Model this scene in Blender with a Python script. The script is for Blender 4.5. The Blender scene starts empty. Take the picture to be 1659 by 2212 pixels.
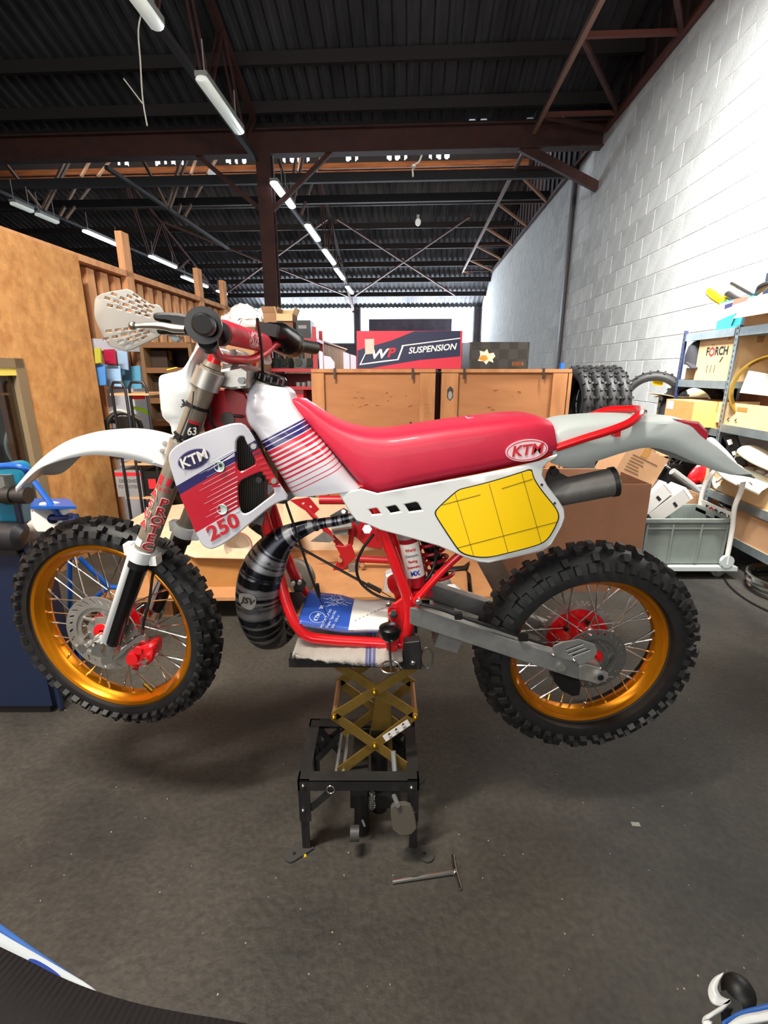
import bpy, bmesh, math, random
from mathutils import Vector as V, Matrix, geometry
random.seed(7)
sc = bpy.context.scene
COL = sc.collection
R = math.radians
# ------------------------------------------------------------------ camera
F, CX, CY, H = 1050.0, 829.5, 1106.0, 1.40
TH = math.atan(303 / F)                      # pitch below the horizon
PSI = R(3.14)                                # the hall runs 3 degrees off the view axis
cd = bpy.data.cameras.new('camera'); cam = bpy.data.objects.new('camera', cd); COL.objects.link(cam)
cam.location = (0, 0, H); cam.rotation_euler = (R(90) - TH, 0, 0)
cd.sensor_fit = 'VERTICAL'; cd.sensor_height = 36.0; cd.lens = F * 36.0 / 2212.0
cd.clip_start = 0.02; cd.clip_end = 200
sc.camera = cam
# ------------------------------------------------------------------ world, lights, exposure
sc.view_settings.view_transform = 'Standard'; sc.view_settings.look = 'None'
sc.view_settings.gamma = 1.0; sc.view_settings.use_curve_mapping = False
sc.view_settings.exposure = 0.8
w = bpy.data.worlds.new('sky'); sc.world = w; w.use_nodes = True
bg = w.node_tree.nodes['Background']; bg.inputs[0].default_value = (0.80, 0.89, 1.0, 1); bg.inputs[1].default_value = 2.6
def room(x, y, z):                           # hall coordinates -> world
    c, s = math.cos(PSI), math.sin(PSI)
    return V((x * c + y * s, -x * s + y * c, z))
def area(name, loc, aim, sx, sy, power, col, spread=180):
    l = bpy.data.lights.new(name, 'AREA'); l.shape = 'RECTANGLE'; l.size = sx; l.size_y = sy
    l.energy = power; l.color = col; l.spread = R(spread)
    o = bpy.data.objects.new(name, l); COL.objects.link(o)
    o.location = loc; o.rotation_euler = (V(aim) - V(loc)).to_track_quat('-Z', 'Y').to_euler()
    return o
# daylight through the north-light glazing of the near bay (behind the camera) and of the far bay
area('skylight_near_bay', room(-1.0, -3.2, 6.4), room(0.2, 2.2, 0.6), 9.0, 3.0, 380, (1.0, 0.97, 0.93))
area('fill_light_rear', room(-1.2, -4.2, 2.3), room(-0.4, 3.0, 1.2), 5.0, 2.4, 95, (1.0, 0.98, 0.96))  # added low frontal fill from the rear; no door stands there
area('skylight_far_bay', room(-4.0, 10.4, 7.6), room(-3.0, 19.0, 3.0), 14.0, 3.0, 1500, (0.9, 0.95, 1.0))
area('daylight_far_windows', room(-2.0, 22.8, 3.5), room(-2.0, 12.0, 4.2), 9.0, 1.4, 560, (0.82, 0.9, 1.0))
area('daylight_ridge', room(-3.0, 13.4, 6.35), room(-3.0, 15.1, 6.75), 15.0, 0.3, 60, (1.0, 0.86, 0.7))
area('fill_light_right', room(1.5, 2.6, 4.2), room(2.95, 4.2, 2.4), 1.5, 0.12, 270, (1.0, 0.98, 0.95), 110)  # added lamp out of view that brightens the block wall
area('fill_light_left', room(-1.2, 0.2, 4.2), room(-2.4, 2.6, 1.0), 1.5, 0.2, 125, (1.0, 0.93, 0.82), 130)  # added lamp out of view that brightens the chipboard side
# ------------------------------------------------------------------ rays
CT, ST = math.cos(TH), math.sin(TH)
def ray(px, py):
    a, b = (px - CX) / F, (py - CY) / F
    return V((a, CT - b * ST, -ST - b * CT))
def at(px, py, y):                           # on the vertical plane at distance y
    r = ray(px, py); t = y / r.y
    return V((r.x * t, y, H + r.z * t))
def onz(px, py, z=0.0):                      # on a horizontal plane
    r = ray(px, py); t = (z - H) / r.z
    return V((r.x * t, r.y * t, z))
def onx(px, py, xr):                         # on a plane parallel to the hall's side walls
    r = ray(px, py); c, s = math.cos(PSI), math.sin(PSI)
    t = xr / (r.x * c - r.y * s)
    return V((r.x * t, r.y * t, H + r.z * t))
def toroom(p):
    c, s = math.cos(PSI), math.sin(PSI)
    return V((p.x * c - p.y * s, p.x * s + p.y * c, p.z))
# ------------------------------------------------------------------ materials
def lin(h):
    h = h.lstrip('#'); o = []
    for i in (0, 2, 4):
        c = int(h[i:i + 2], 16) / 255
        o.append(c / 12.92 if c <= .04045 else ((c + .055) / 1.055) ** 2.4)
    return (o[0], o[1], o[2], 1)
MATS = {}
def node(nt, t, **k):
    n = nt.nodes.new(t)
    for a, b in k.items(): setattr(n, a, b)
    return n
def M(name, c, rough=.5, metal=0, c2=None, vs=6, lo=.4, hi=.65, bump=0, bs=80, coat=0, stretch=(1, 1, 1), emit=0, trans=0, rnd=0, detail=6, spec=None, ecol=None, sub=0):
    if name in MATS: return MATS[name]
    m = bpy.data.materials.new(name); m.use_nodes = True; nt = m.node_tree
    b = nt.nodes['Principled BSDF']
    b.inputs['Base Color'].default_value = lin(c); b.inputs['Roughness'].default_value = rough
    b.inputs['Metallic'].default_value = metal; b.inputs['Coat Weight'].default_value = coat
    if spec is not None: b.inputs['Specular IOR Level'].default_value = spec
    if trans: b.inputs['Transmission Weight'].default_value = trans
    if sub: b.inputs['Subsurface Weight'].default_value = sub; b.inputs['Subsurface Radius'].default_value = (.02, .02, .02)
    if emit:
        b.inputs['Emission Color'].default_value = lin(ecol or c); b.inputs['Emission Strength'].default_value = emit
    if c2 or bump or rnd:
        tc = node(nt, 'ShaderNodeTexCoord'); mp = node(nt, 'ShaderNodeMapping'); mp.inputs['Scale'].default_value = stretch
        nt.links.new(tc.outputs['Object'], mp.inputs[0])
    col = None
    if c2:
        n = node(nt, 'ShaderNodeTexNoise'); n.inputs['Scale'].default_value = vs; n.inputs['Detail'].default_value = detail
        n.inputs['Roughness'].default_value = .62
        nt.links.new(mp.outputs[0], n.inputs['Vector'])
        rp = node(nt, 'ShaderNodeValToRGB'); rp.color_ramp.elements[0].position = lo; rp.color_ramp.elements[1].position = hi
        rp.color_ramp.elements[0].color = lin(c); rp.color_ramp.elements[1].color = lin(c2)
        nt.links.new(n.outputs[0], rp.inputs[0]); col = rp.outputs[0]
    if rnd:
        oi = node(nt, 'ShaderNodeObjectInfo'); mr = node(nt, 'ShaderNodeMapRange')
        mr.inputs['To Min'].default_value = 1 - rnd; mr.inputs['To Max'].default_value = 1 + rnd * .4
        nt.links.new(oi.outputs['Random'], mr.inputs[0])
        hv = node(nt, 'ShaderNodeHueSaturation'); hv.inputs['Color'].default_value = lin(c)
        if col: nt.links.new(col, hv.inputs['Color'])
        nt.links.new(mr.outputs[0], hv.inputs['Value']); col = hv.outputs[0]
    if col: nt.links.new(col, b.inputs['Base Color'])
    if bump:
        n2 = node(nt, 'ShaderNodeTexNoise'); n2.inputs['Scale'].default_value = bs; n2.inputs['Detail'].default_value = 4
        nt.links.new(mp.outputs[0], n2.inputs['Vector'])
        bp = node(nt, 'ShaderNodeBump'); bp.inputs['Strength'].default_value = bump; bp.inputs['Distance'].default_value = .01
        nt.links.new(n2.outputs[0], bp.inputs['Height']); nt.links.new(bp.outputs[0], b.inputs['Normal'])
    MATS[name] = m
    return m
def ramp_mat(name, direction, s0, s1, stops, base_rough=.3, coat=.3, fade=None):
    """flat print: constant colour bands along a direction in object space. stops = [(s in metres, hex)]"""
    m = bpy.data.materials.new(name); m.use_nodes = True; nt = m.node_tree; b = nt.nodes['Principled BSDF']
    b.inputs['Roughness'].default_value = base_rough; b.inputs['Coat Weight'].default_value = coat
    tc = node(nt, 'ShaderNodeTexCoord'); d = node(nt, 'ShaderNodeVectorMath', operation='DOT_PRODUCT')
    d.inputs[1].default_value = direction; nt.links.new(tc.outputs['Object'], d.inputs[0])
    mr = node(nt, 'ShaderNodeMapRange'); mr.inputs['From Min'].default_value = s0; mr.inputs['From Max'].default_value = s1
    nt.links.new(d.outputs['Value'], mr.inputs[0])
    rp = node(nt, 'ShaderNodeValToRGB'); cr = rp.color_ramp; cr.interpolation = 'CONSTANT'
    st = [((s - s0) / (s1 - s0), c) for s, c in stops]
    cr.elements[0].position = max(0, st[0][0]); cr.elements[0].color = lin(st[0][1])
    cr.elements[1].position = st[1][0]; cr.elements[1].color = lin(st[1][1])
    for p, c in st[2:]:
        e = cr.elements.new(p); e.color = lin(c)
    nt.links.new(mr.outputs[0], rp.inputs[0]); nt.links.new(rp.outputs[0], b.inputs['Base Color'])
    MATS[name] = m
    return m
# ------------------------------------------------------------------ mesh builder
def cr_interp(pts, n):
    """Catmull-Rom resample of a list of tuples to n points (uniform in chord length)"""
    P = [V(p) for p in pts]
    if len(P) == 2: return [P[0].lerp(P[1], i / (n - 1)) for i in range(n)]
    L = [0]
    for a, b in zip(P, P[1:]): L.append(L[-1] + (b - a).length)
    out = []; k = 0
    for i in range(n):
        s = L[-1] * i / (n - 1)
        while k < len(P) - 2 and s > L[k + 1]: k += 1
        seg = L[k + 1] - L[k]; t = (s - L[k]) / seg if seg else 0
        p0, p1, p2, p3 = P[max(k - 1, 0)], P[k], P[k + 1], P[min(k + 2, len(P) - 1)]
        d0 = L[k] - L[max(k - 1, 0)] or seg; d2 = L[min(k + 2, len(P) - 1)] - L[k + 1] or seg
        m1 = ((p1 - p0) / d0 * seg + (p2 - p1)) / 2 if k > 0 else (p2 - p1)
        m2 = ((p2 - p1) + (p3 - p2) / d2 * seg) / 2 if k < len(P) - 2 else (p2 - p1)
        t2, t3 = t * t, t * t * t
        out.append(p1 * (2 * t3 - 3 * t2 + 1) + m1 * (t3 - 2 * t2 + t) + p2 * (3 * t2 - 2 * t3) + m2 * (t3 - t2))
    return out
class MB:
    def __init__(s, local=False): s.v = []; s.f = []; s.mi = []; s.local = local
    def add(s, vs, fs, mi=0):
        o = len(s.v); s.v += [V(p) for p in vs]
        for f in fs: s.f.append([i + o for i in f]); s.mi.append(mi)
        return s
    def box(s, c, size, rot=None, mi=0, taper=1.0):
        x, y, z = [q / 2 for q in size]
        vs = [V((sx * x * (taper if sz > 0 else 1), sy * y * (taper if sz > 0 else 1), sz * z)) for sz in (-1, 1) for sy in (-1, 1) for sx in (-1, 1)]
        if rot is not None: vs = [rot @ p for p in vs]
        c = V(c)
        return s.add([p + c for p in vs], [(0, 2, 3, 1), (4, 5, 7, 6), (0, 1, 5, 4), (2, 6, 7, 3), (0, 4, 6, 2), (1, 3, 7, 5)], mi)
    def bar(s, a, b, wd, ht, up=(0, 0, 1), mi=0):
        a, b = V(a), V(b); d = (b - a); L = d.length; d = d / L; u = V(up)
        if abs(d.dot(u)) > .97: u = V((0, 1, 0))
        sx = d.cross(u).normalized(); uz = sx.cross(d)
        return s.box((a + b) / 2, (wd, L, ht), Matrix((sx, d, uz)).transposed(), mi)
    def tube(s, pts, r, n=10, caps=True, mi=0, res=None, flat=1.0):
        P = [V(p) for p in pts]; rs = list(r) if hasattr(r, '__len__') else [r] * len(P)
        if res:
            q = cr_interp([(p.x, p.y, p.z) for p in P], res)
            L = [0]
            for a, b in zip(P, P[1:]): L.append(L[-1] + (b - a).length)
            r2 = []
            for i in range(res):
                t = L[-1] * i / (res - 1); k = 0
                while k < len(P) - 2 and t > L[k + 1]: k += 1
                u = (t - L[k]) / ((L[k + 1] - L[k]) or 1); u = u * u * (3 - 2 * u) if len(P) > 2 else u
                r2.append(rs[k] * (1 - u) + rs[k + 1] * u)
            P, rs = q, r2
        nrm = None; vs = []
        for i, p in enumerate(P):
            d = (P[min(i + 1, len(P) - 1)] - P[max(i - 1, 0)]).normalized()
            if nrm is None:
                nrm = d.cross(V((0, 0, 1)) if abs(d.z) < .9 else V((0, 1, 0))).normalized()
            else:
                nrm = (nrm - d * nrm.dot(d)).normalized()
            bn = d.cross(nrm)
            for k in range(n):
                a = 2 * math.pi * k / n
                vs.append(p + (nrm * math.cos(a) + bn * math.sin(a) * flat) * rs[i])
        fs = []
        for i in range(len(P) - 1):
            for k in range(n):
                k2 = (k + 1) % n
                fs.append((i * n + k, i * n + k2, (i + 1) * n + k2, (i + 1) * n + k))
        if caps:
            fs.append(tuple(range(n))[::-1]); fs.append(tuple((len(P) - 1) * n + k for k in range(n)))
        return s.add(vs, fs, mi)
    def lathe(s, prof, n=32, M4=None, closed=False, mi=0, a0=0, a1=2 * math.pi):
        """prof = [(r, y)] turned about the Y axis"""
        full = abs(a1 - a0 - 2 * math.pi) < 1e-6; cols = n if full else n + 1
        vs = []
        for i in range(cols):
            a = a0 + (a1 - a0) * i / n
            for r, y in prof: vs.append(V((r * math.cos(a), y, r * math.sin(a))))
        k = len(prof); fs = []
        for i in range(n):
            j = (i + 1) % cols
            for q in range(k if closed else k - 1):
                q2 = (q + 1) % k
                fs.append((i * k + q, i * k + q2, j * k + q2, j * k + q))
        if M4 is not None: vs = [M4 @ p for p in vs]
        return s.add(vs, fs, mi)
    def loft(s, rows, closed_u=False, closed_v=False, mi=0, cap=False):
        n = len(rows[0]); fs = []; m = len(rows)
        for i in range(m if closed_v else m - 1):
            for k in range(n if closed_u else n - 1):
                fs.append((i * n + k, i * n + (k + 1) % n, ((i + 1) % m) * n + (k + 1) % n, ((i + 1) % m) * n + k))
        if cap: fs.append(tuple(range(n))[::-1]); fs.append(tuple((m - 1) * n + k for k in range(n)))
        return s.add([p for r in rows for p in r], fs, mi)
    def ball(s, c, r, n=12, sc_=(1, 1, 1), mi=0):
        prof = [(max(1e-4, r * math.sin(math.pi * i / (n // 2 + 2))), -r * math.cos(math.pi * i / (n // 2 + 2))) for i in range(n // 2 + 3)]
        return s.lathe(prof, n, Matrix.Translation(V(c)) @ Matrix.Diagonal((*sc_, 1)), mi=mi)
    def plate(s, outline, y, thick, holes=(), grid=None, bev=0.0, mi=0, mi_side=None):
        """outline/holes in (x,z); front face at y(x,z), facing -Y"""
        yf = y if callable(y) else (lambda x, z: y)
        def clean(L):
            a = sum(p[0] * q[1] - q[0] * p[1] for p, q in zip(L, L[1:] + L[:1]))
            return [V((p[0], p[1])) for p in (L if a > 0 else L[::-1])]
        loops = [clean(list(outline))] + [clean(list(h)) for h in holes]
        def inset(L, e):
            out = []
            for i, p in enumerate(L):
                a = (p - L[i - 1]); b = (L[(i + 1) % len(L)] - p)
                a = a.normalized() if a.length else V((1, 0)); b = b.normalized() if b.length else a
                n1 = V((-a.y, a.x)); n2 = V((-b.y, b.x)); nn = (n1 + n2)
                nn = nn.normalized() if nn.length > 1e-6 else n1
                out.append(p + nn * e / max(.5, nn.dot(n1)))
            return out
        ins = [inset(loops[0], bev)] + [inset(h, -bev) for h in loops[1:]] if bev else loops
        pts = []; edges = []
        for L in ins:
            o = len(pts); pts += L
            edges += [(o + i, o + (i + 1) % len(L)) for i in range(len(L))]
        nb = len(pts)
        def inside(p, L):
            c = False; j = len(L) - 1
            for i in range(len(L)):
                if (L[i].y > p.y) != (L[j].y > p.y) and p.x < (L[j].x - L[i].x) * (p.y - L[i].y) / (L[j].y - L[i].y) + L[i].x: c = not c
                j = i
            return c
        if grid:
            x0 = min(p.x for p in ins[0]); x1 = max(p.x for p in ins[0]); z0 = min(p.y for p in ins[0]); z1 = max(p.y for p in ins[0])
            for i in range(int((x1 - x0) / grid) + 1):
                for j in range(int((z1 - z0) / grid) + 1):
                    p = V((x0 + (i + .5) * grid, z0 + (j + .5) * grid))
                    if inside(p, ins[0]) and not any(inside(p, h) for h in ins[1:]):
                        if min((p - q).length for q in pts[:nb]) > grid * .45: pts.append(p)
        vo, eo, fo, ov, oe, of = geometry.delaunay_2d_cdt(pts, edges, [], 0, 1e-6)
        back = {}
        for i, l in enumerate(ov):
            for q in l: back[q] = i
        tris = []
        for f in fo:
            c = sum((vo[i] for i in f), V((0, 0))) / len(f)
            if inside(c, ins[0]) and not any(inside(c, h) for h in ins[1:]):
                a = vo[f[0]]; b = vo[f[1]]; d = vo[f[2]]
                tris.append(f if (b.x - a.x) * (d.y - a.y) - (b.y - a.y) * (d.x - a.x) > 0 else f[::-1])
        n = len(vo)
        vs = [V((p.x, yf(p.x, p.y), p.y)) for p in vo] + [V((p.x, yf(p.x, p.y) + thick, p.y)) for p in vo]
        s.add(vs, [tuple(f) for f in tris] + [tuple(i + n for i in f[::-1]) for f in tris], mi)
        o = 0; ms = mi if mi_side is None else mi_side
        for L, I in zip(loops, ins):
            k = len(L)
            r0 = [V((p.x, yf(p.x, p.y), p.y)) for p in I]
            r3 = [V((p.x, yf(p.x, p.y) + thick, p.y)) for p in I]
            if bev:
                r1 = [V((p.x, yf(p.x, p.y) + bev, p.y)) for p in L]; r2 = [V((p.x, yf(p.x, p.y) + thick - bev * .3, p.y)) for p in L]
                rows = [r0, r1, r2, r3]
            else: rows = [r0, r3]
            s.loft(rows, closed_u=True, mi=ms)
        return s
    def xf(s, M4):
        s.v = [M4 @ p for p in s.v]; return s
    def off(s, d):
        d = V(d); s.v = [p + d for p in s.v]; return s
# ------------------------------------------------------------------ objects
W = {}
def link(name, mb, mats, smooth=35):
    me = bpy.data.meshes.new(name); me.from_pydata([tuple(p) for p in mb.v], [], mb.f)
    for m in (mats if isinstance(mats, (list, tuple)) else [mats]): me.materials.append(m)
    if any(mb.mi): me.polygons.foreach_set('material_index', mb.mi)
    bm = bmesh.new(); bm.from_mesh(me); bmesh.ops.remove_doubles(bm, verts=bm.verts, dist=1e-6)
    bmesh.ops.recalc_face_normals(bm, faces=bm.faces); bm.to_mesh(me); bm.free()
    if smooth:
        me.polygons.foreach_set('use_smooth', [True] * len(me.polygons)); me.set_sharp_from_angle(angle=R(smooth))
    o = bpy.data.objects.new(name, me); COL.objects.link(o)
    return o
def T(name, label, cat, loc=(0, 0, 0), rot=0, group=None, kind=None, tilt=None):
    o = bpy.data.objects.new(name, None); COL.objects.link(o); o.empty_display_size = .1
    o.location = loc
    m = Matrix.Rotation(rot, 3, 'Z')
    if tilt is not None: m = tilt
    o.rotation_euler = m.to_euler()
    W[o] = Matrix.Translation(V(loc)) @ m.to_4x4()
    if kind: o['kind'] = kind
    else: o['label'] = label; o['category'] = cat
    if group: o['group'] = group
    return o
def part(name, mb, mats, parent, label=None, smooth=35, kind=None):
    if not mb.local:
        inv = W[parent].inverted(); mb.v = [inv @ p for p in mb.v]; mb.local = True
    o = link(name, mb, mats, smooth); o.parent = parent; W[o] = W[parent]
    if label: o['label'] = label
    if kind: o['kind'] = kind
    return o
def sub(name, parent, label=None):           # an empty part that only holds sub-parts
    o = bpy.data.objects.new(name, None); COL.objects.link(o); o.parent = parent; o.empty_display_size = .05; W[o] = W[parent]
    if label: o['label'] = label
    return o
def inst(src, parent, M4):                   # a copy sharing mesh data, placed in parent space
    c = src.copy(); COL.objects.link(c); c.parent = parent; c.matrix_local = M4; W[c] = W[parent]
    return c
def solo(name, label, cat, mb, mats, group=None, smooth=35, kind=None):
    lo = V((min(p.x for p in mb.v), min(p.y for p in mb.v), min(p.z for p in mb.v)))
    hi = V((max(p.x for p in mb.v), max(p.y for p in mb.v), max(p.z for p in mb.v)))
    b = V(((lo.x + hi.x) / 2, (lo.y + hi.y) / 2, lo.z)); mb.off(-b)
    o = link(name, mb, mats, smooth); o.location = b; W[o] = Matrix.Translation(b)
    if kind: o['kind'] = kind
    if kind != 'structure': o['label'] = label; o['category'] = cat
    if group: o['group'] = group
    return o
def struct(name, mb, mats, parent=None, smooth=0):
    o = link(name, mb, mats, smooth)
    if parent: o.parent = parent; W[o] = W[parent]
    else: o['kind'] = 'structure'; W[o] = Matrix.Identity(4)
    return o
def dup(root, loc, rot=0, label=None):
    def cp(o, par):
        c = o.copy(); COL.objects.link(c); c.parent = par
        if par is not None: W[c] = W[par]
        for ch in list(o.children): cp(ch, c)
        return c
    kids = list(root.children); c = root.copy(); COL.objects.link(c); c.location = loc; c.rotation_euler = (0, 0, rot)
    W[c] = Matrix.Translation(V(loc)) @ Matrix.Rotation(rot, 4, 'Z')
    if label: c['label'] = label
    for k in kids: cp(k, c)
    return c
_TX = {}
def text(s, size, M4, mat, parent, name='lettering', bold=0.0, shear=0.0, sx=1.0, ext=0.0004, align='CENTER', space=1.0, label=None):
    """printed lettering: flat text mesh; local x right, y up, normal z. M4 is world"""
    cu = bpy.data.curves.new('t', 'FONT'); cu.body = s; cu.size = size; cu.align_x = align; cu.align_y = 'CENTER'
    cu.offset = bold * size; cu.shear = shear; cu.extrude = ext; cu.space_character = space; cu.resolution_u = 3
    o = bpy.data.objects.new('t', cu); COL.objects.link(o); bpy.context.view_layer.update()
    me = bpy.data.meshes.new_from_object(o.evaluated_get(bpy.context.evaluated_depsgraph_get()))
    bpy.data.objects.remove(o); bpy.data.curves.remove(cu)
    S_ = Matrix.Diagonal((sx, 1, 1, 1))
    me.transform(W[parent].inverted() @ M4 @ S_); me.name = name
    me.materials.clear(); me.materials.append(mat)
    o = bpy.data.objects.new(name, me); COL.objects.link(o); o.parent = parent; W[o] = W[parent]
    if label: o['label'] = label
    return o
FACE = Matrix(((1, 0, 0), (0, 0, -1), (0, 1, 0)))       # text frame that faces -Y
def face_at(p, ang=0, tilt=None):
    m = (tilt if tilt is not None else Matrix.Identity(3)) @ FACE @ Matrix.Rotation(R(ang), 3, 'Z')
    return Matrix.Translation(V(p)) @ m.to_4x4()
def xz(pts, y):                              # pixel outline -> (x,z) on surface y (constant or function of x,z)
    out = []
    for p in pts:
        q = at(p[0], p[1], y if not callable(y) else 1.2)
        if callable(y):
            for _ in range(4): q = at(p[0], p[1], y(q.x, q.z))
        out.append((q.x, q.z))
    return out
def smooth_loop(pts, n=4):
    """Chaikin-rounded closed outline"""
    for _ in range(n):
        o = []
        for a, b in zip(pts, pts[1:] + pts[:1]):
            o += [(a[0] * .75 + b[0] * .25, a[1] * .75 + b[1] * .25), (a[0] * .25 + b[0] * .75, a[1] * .25 + b[1] * .75)]
        pts = o
    return pts
def pxs(l): return [at(*p) for p in l]
# common materials
WHITE = M('white_plastic', '#dadddc', .28, coat=.3)
GREYPL = M('pale_grey_plastic', '#b9c1be', .4)
REDP = M('red_paint', '#d4141c', .22, coat=.5)
REDP2 = M('dark_red_paint', '#a5101c', .4)
BLACK = M('black_plastic', '#0b0b0b', .5)
BLACKG = M('black_gloss', '#060607', .28, coat=.1)
RUB = M('tyre_rubber', '#111112', .6, c2='#1a1a1a', vs=30)
CHROME = M('chrome', '#d8d8d6', .18, 1)
ALU = M('brushed_aluminium', '#bdbab3', .36, .7, c2='#a6a39b', vs=20)
ALUD = M('dull_aluminium', '#8f908e', .4, .45, c2='#7d7e7c', vs=14)
STEEL = M('dark_steel', '#4c4a47', .45, .9)
GOLD = M('gold_anodised', '#d6830f', .26, .75)
BRONZE = M('bronze_tube', '#948b7c', .38, .4, c2='#877d6d', vs=12)
CARD = M('cardboard', '#b28a66', .85, c2='#a47a56', vs=5, lo=.3, hi=.8)
CARDL = M('pale_cardboard', '#d9b98c', .85, c2='#cfae80', vs=5)
CARDP = M('pink_cream_cardboard', '#dfc5a6', .9, c2='#d2b596', vs=4)
CARDB = M('brown_cardboard', '#80583f', .9, c2='#775039', vs=4)
TAPE = M('packing_tape', '#a87a42', .3)
PAPER = M('white_paper', '#eeeae2', .8)
INK = M('black_ink', '#1c1c1e', .7)
REDINK = M('red_ink', '#c8202c', .6)
NAVY = M('navy_ink', '#241d55', .5)
YEL = M('yellow_sticker', '#ffd208', .4)
BLUEP = M('blue_paint', '#1553a8', .35, coat=.2)
WOODO = M('orange_timber', '#c07a3c', .75, c2='#a8642c', vs=3, stretch=(6, 6, 1))
RUST = M('red_oxide_steel', '#43221c', .75, c2='#331915', vs=5, bump=.1)
DARKST = M('dark_steel_beam', '#241f1f', .7)
GALV = M('galvanised_steel', '#9aa6a8', .42, .7, c2='#8a9699', vs=10)
GLASS = M('window_glass', '#e8f2ee', .03, trans=1)
# ================================================================== the hall
def RB(mb, c, size, mi=0):                    # box in hall axes
    return mb.box(room(*c), size, Matrix.Rotation(-PSI, 3, 'Z'), mi)
def rbar(mb, a, b, w_, h_): return mb.bar(room(*a), room(*b), w_, h_)
XL, XR, YF, YN = -14.0, 3.0, 23.2, -4.6
CONC = M('oily_concrete', '#262422', .58, c2='#4d4942', vs=1.2, lo=.34, hi=.68, bump=.25, bs=45, detail=9)
nt = CONC.node_tree                           # second, finer layer of dirt and scuffs on the slab
b_ = nt.nodes['Principled BSDF']; src = b_.inputs['Base Color'].links[0].from_socket
n3 = node(nt, 'ShaderNodeTexNoise'); n3.inputs['Scale'].default_value = 55; n3.inputs['Detail'].default_value = 6
r3 = node(nt, 'ShaderNodeValToRGB'); r3.color_ramp.elements[0].position = .35; r3.color_ramp.elements[1].position = .75
r3.color_ramp.elements[0].color = (.72, .72, .72, 1); r3.color_ramp.elements[1].color = (1.25, 1.22, 1.18, 1)
mx = node(nt, 'ShaderNodeMix', data_type='RGBA', blend_type='MULTIPLY'); mx.inputs[0].default_value = 1
tcx = node(nt, 'ShaderNodeTexCoord'); nt.links.new(tcx.outputs['Object'], n3.inputs['Vector'])
nt.links.new(n3.outputs[0], r3.inputs[0]); nt.links.new(src, mx.inputs[6]); nt.links.new(r3.outputs[0], mx.inputs[7]); nt.links.new(mx.outputs[2], b_.inputs['Base Color'])
struct('floor', RB(MB(), ((XL + XR) / 2, 9.3, -.1), (XR - XL + .6, 28.4, .2)), CONC)

# ---- right wall of concrete blocks
MORT = M('mortar', '#d2d2ce', .95, c2='#bfbfbb', vs=3, bump=.3, bs=40)
BLK = M('concrete_block', '#c9cbc9', .95, c2='#b0b3b2', vs=4, lo=.3, hi=.75, bump=.35, bs=60, rnd=.14)
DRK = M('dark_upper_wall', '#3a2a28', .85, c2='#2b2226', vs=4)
wr = struct('wall_right', RB(MB(), (XR + .0945, (YF + YN) / 2, 2.57), (.2, YF - YN, 5.14)), MORT)
W[wr] = Matrix.Identity(4)
rh, bl = .257, .505
bm0 = MB(True); bm0.box((0, 0, 0), (.02, bl - .014, rh - .014))
BRK = M('wall_block_face', '#c9cbc9', .95, c2='#b0b3b2', vs=4, lo=.3, hi=.75, bump=.35, bs=60, rnd=.16)
blk0 = None; rest = MB()
for r_ in range(20):
    for c_ in range(54):
        y = YN + .25 + c_ * bl + (bl / 2 if r_ % 2 else 0); z = (r_ + .5) * rh
        if y > YF - .2: continue
        p = room(XR, y, z); m4 = Matrix.Translation(p) @ Matrix.Rotation(-PSI, 4, 'Z')
        if 3.2 < y < 11.5 and z > .9:
            if blk0 is None:
                blk0 = link('block', bm0, BRK, 0); blk0.parent = wr; blk0.matrix_local = m4; W[blk0] = W[wr]
            else: inst(blk0, wr, m4)
        else: RB(rest, (XR, y, z), (.02, bl - .014, rh - .014))
ro = struct('block_courses', rest, BLK, wr); ro['kind'] = 'stuff'
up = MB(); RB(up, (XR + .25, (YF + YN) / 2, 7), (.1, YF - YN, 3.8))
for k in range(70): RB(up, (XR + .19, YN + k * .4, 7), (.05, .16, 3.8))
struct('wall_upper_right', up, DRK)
# ---- column against the right wall and downpipe
cc = onx(1226, 620, XR); cy = toroom(cc).y
cm = MB(); RB(cm, (XR - .04, cy, 2.5), (.09, .03, 5.0)); RB(cm, (XR - .02, cy, 2.5), (.02, .13, 5.0)); RB(cm, (XR - .075, cy, 2.5), (.02, .11, 5.0))
struct('trim_1', cm, M('wall_column_steel', '#3d3a3c', .6))
# ---- other walls
wl = MB(); RB(wl, (XL - .1, (YF + YN) / 2, 4), (.2, YF - YN, 8)); struct('wall_far_left', wl, M('dim_wall', '#4a4541', .9))
wb = MB(); RB(wb, ((XL + XR) / 2, YN - .1, 2.7), (XR - XL, .2, 5.4)); struct('wall_back', wb, M('rear_wall', '#7d7873', .9))
# ---- far wall with its band of windows
FW = M('far_wall', '#77707c', .9, c2='#645e6c', vs=2)
FWD = M('far_wall_top', '#2c2f52', .8)
def fx(px): return toroom(at(px, 700, YF)).x
def fz(py): return at(890, py, YF).z
x1, x2, x3, x4, x5 = fx(505), fx(765), fx(778), fx(1022), XR
zt, zb = fz(656), fz(742)
fw = MB()
RB(fw, ((XL + XR) / 2, YF + .1, zb / 2), (XR - XL, .2, zb)); RB(fw, ((XL + x1) / 2, YF + .1, (zb + zt) / 2), (x1 - XL, .2, zt - zb))
RB(fw, ((x2 + x3) / 2, YF + .1, (zb + zt) / 2), (x3 - x2, .2, zt - zb)); RB(fw, ((x4 + x5) / 2, YF + .1, (zb + zt) / 2), (x5 - x4, .2, zt - zb))
zq = fz(690); RB(fw, ((fx(797) + fx(975)) / 2, YF + .05, (zb + zq) / 2), (fx(975) - fx(797), .3, zq - zb + .02))
wf = struct('wall_far', fw, FW)
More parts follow.
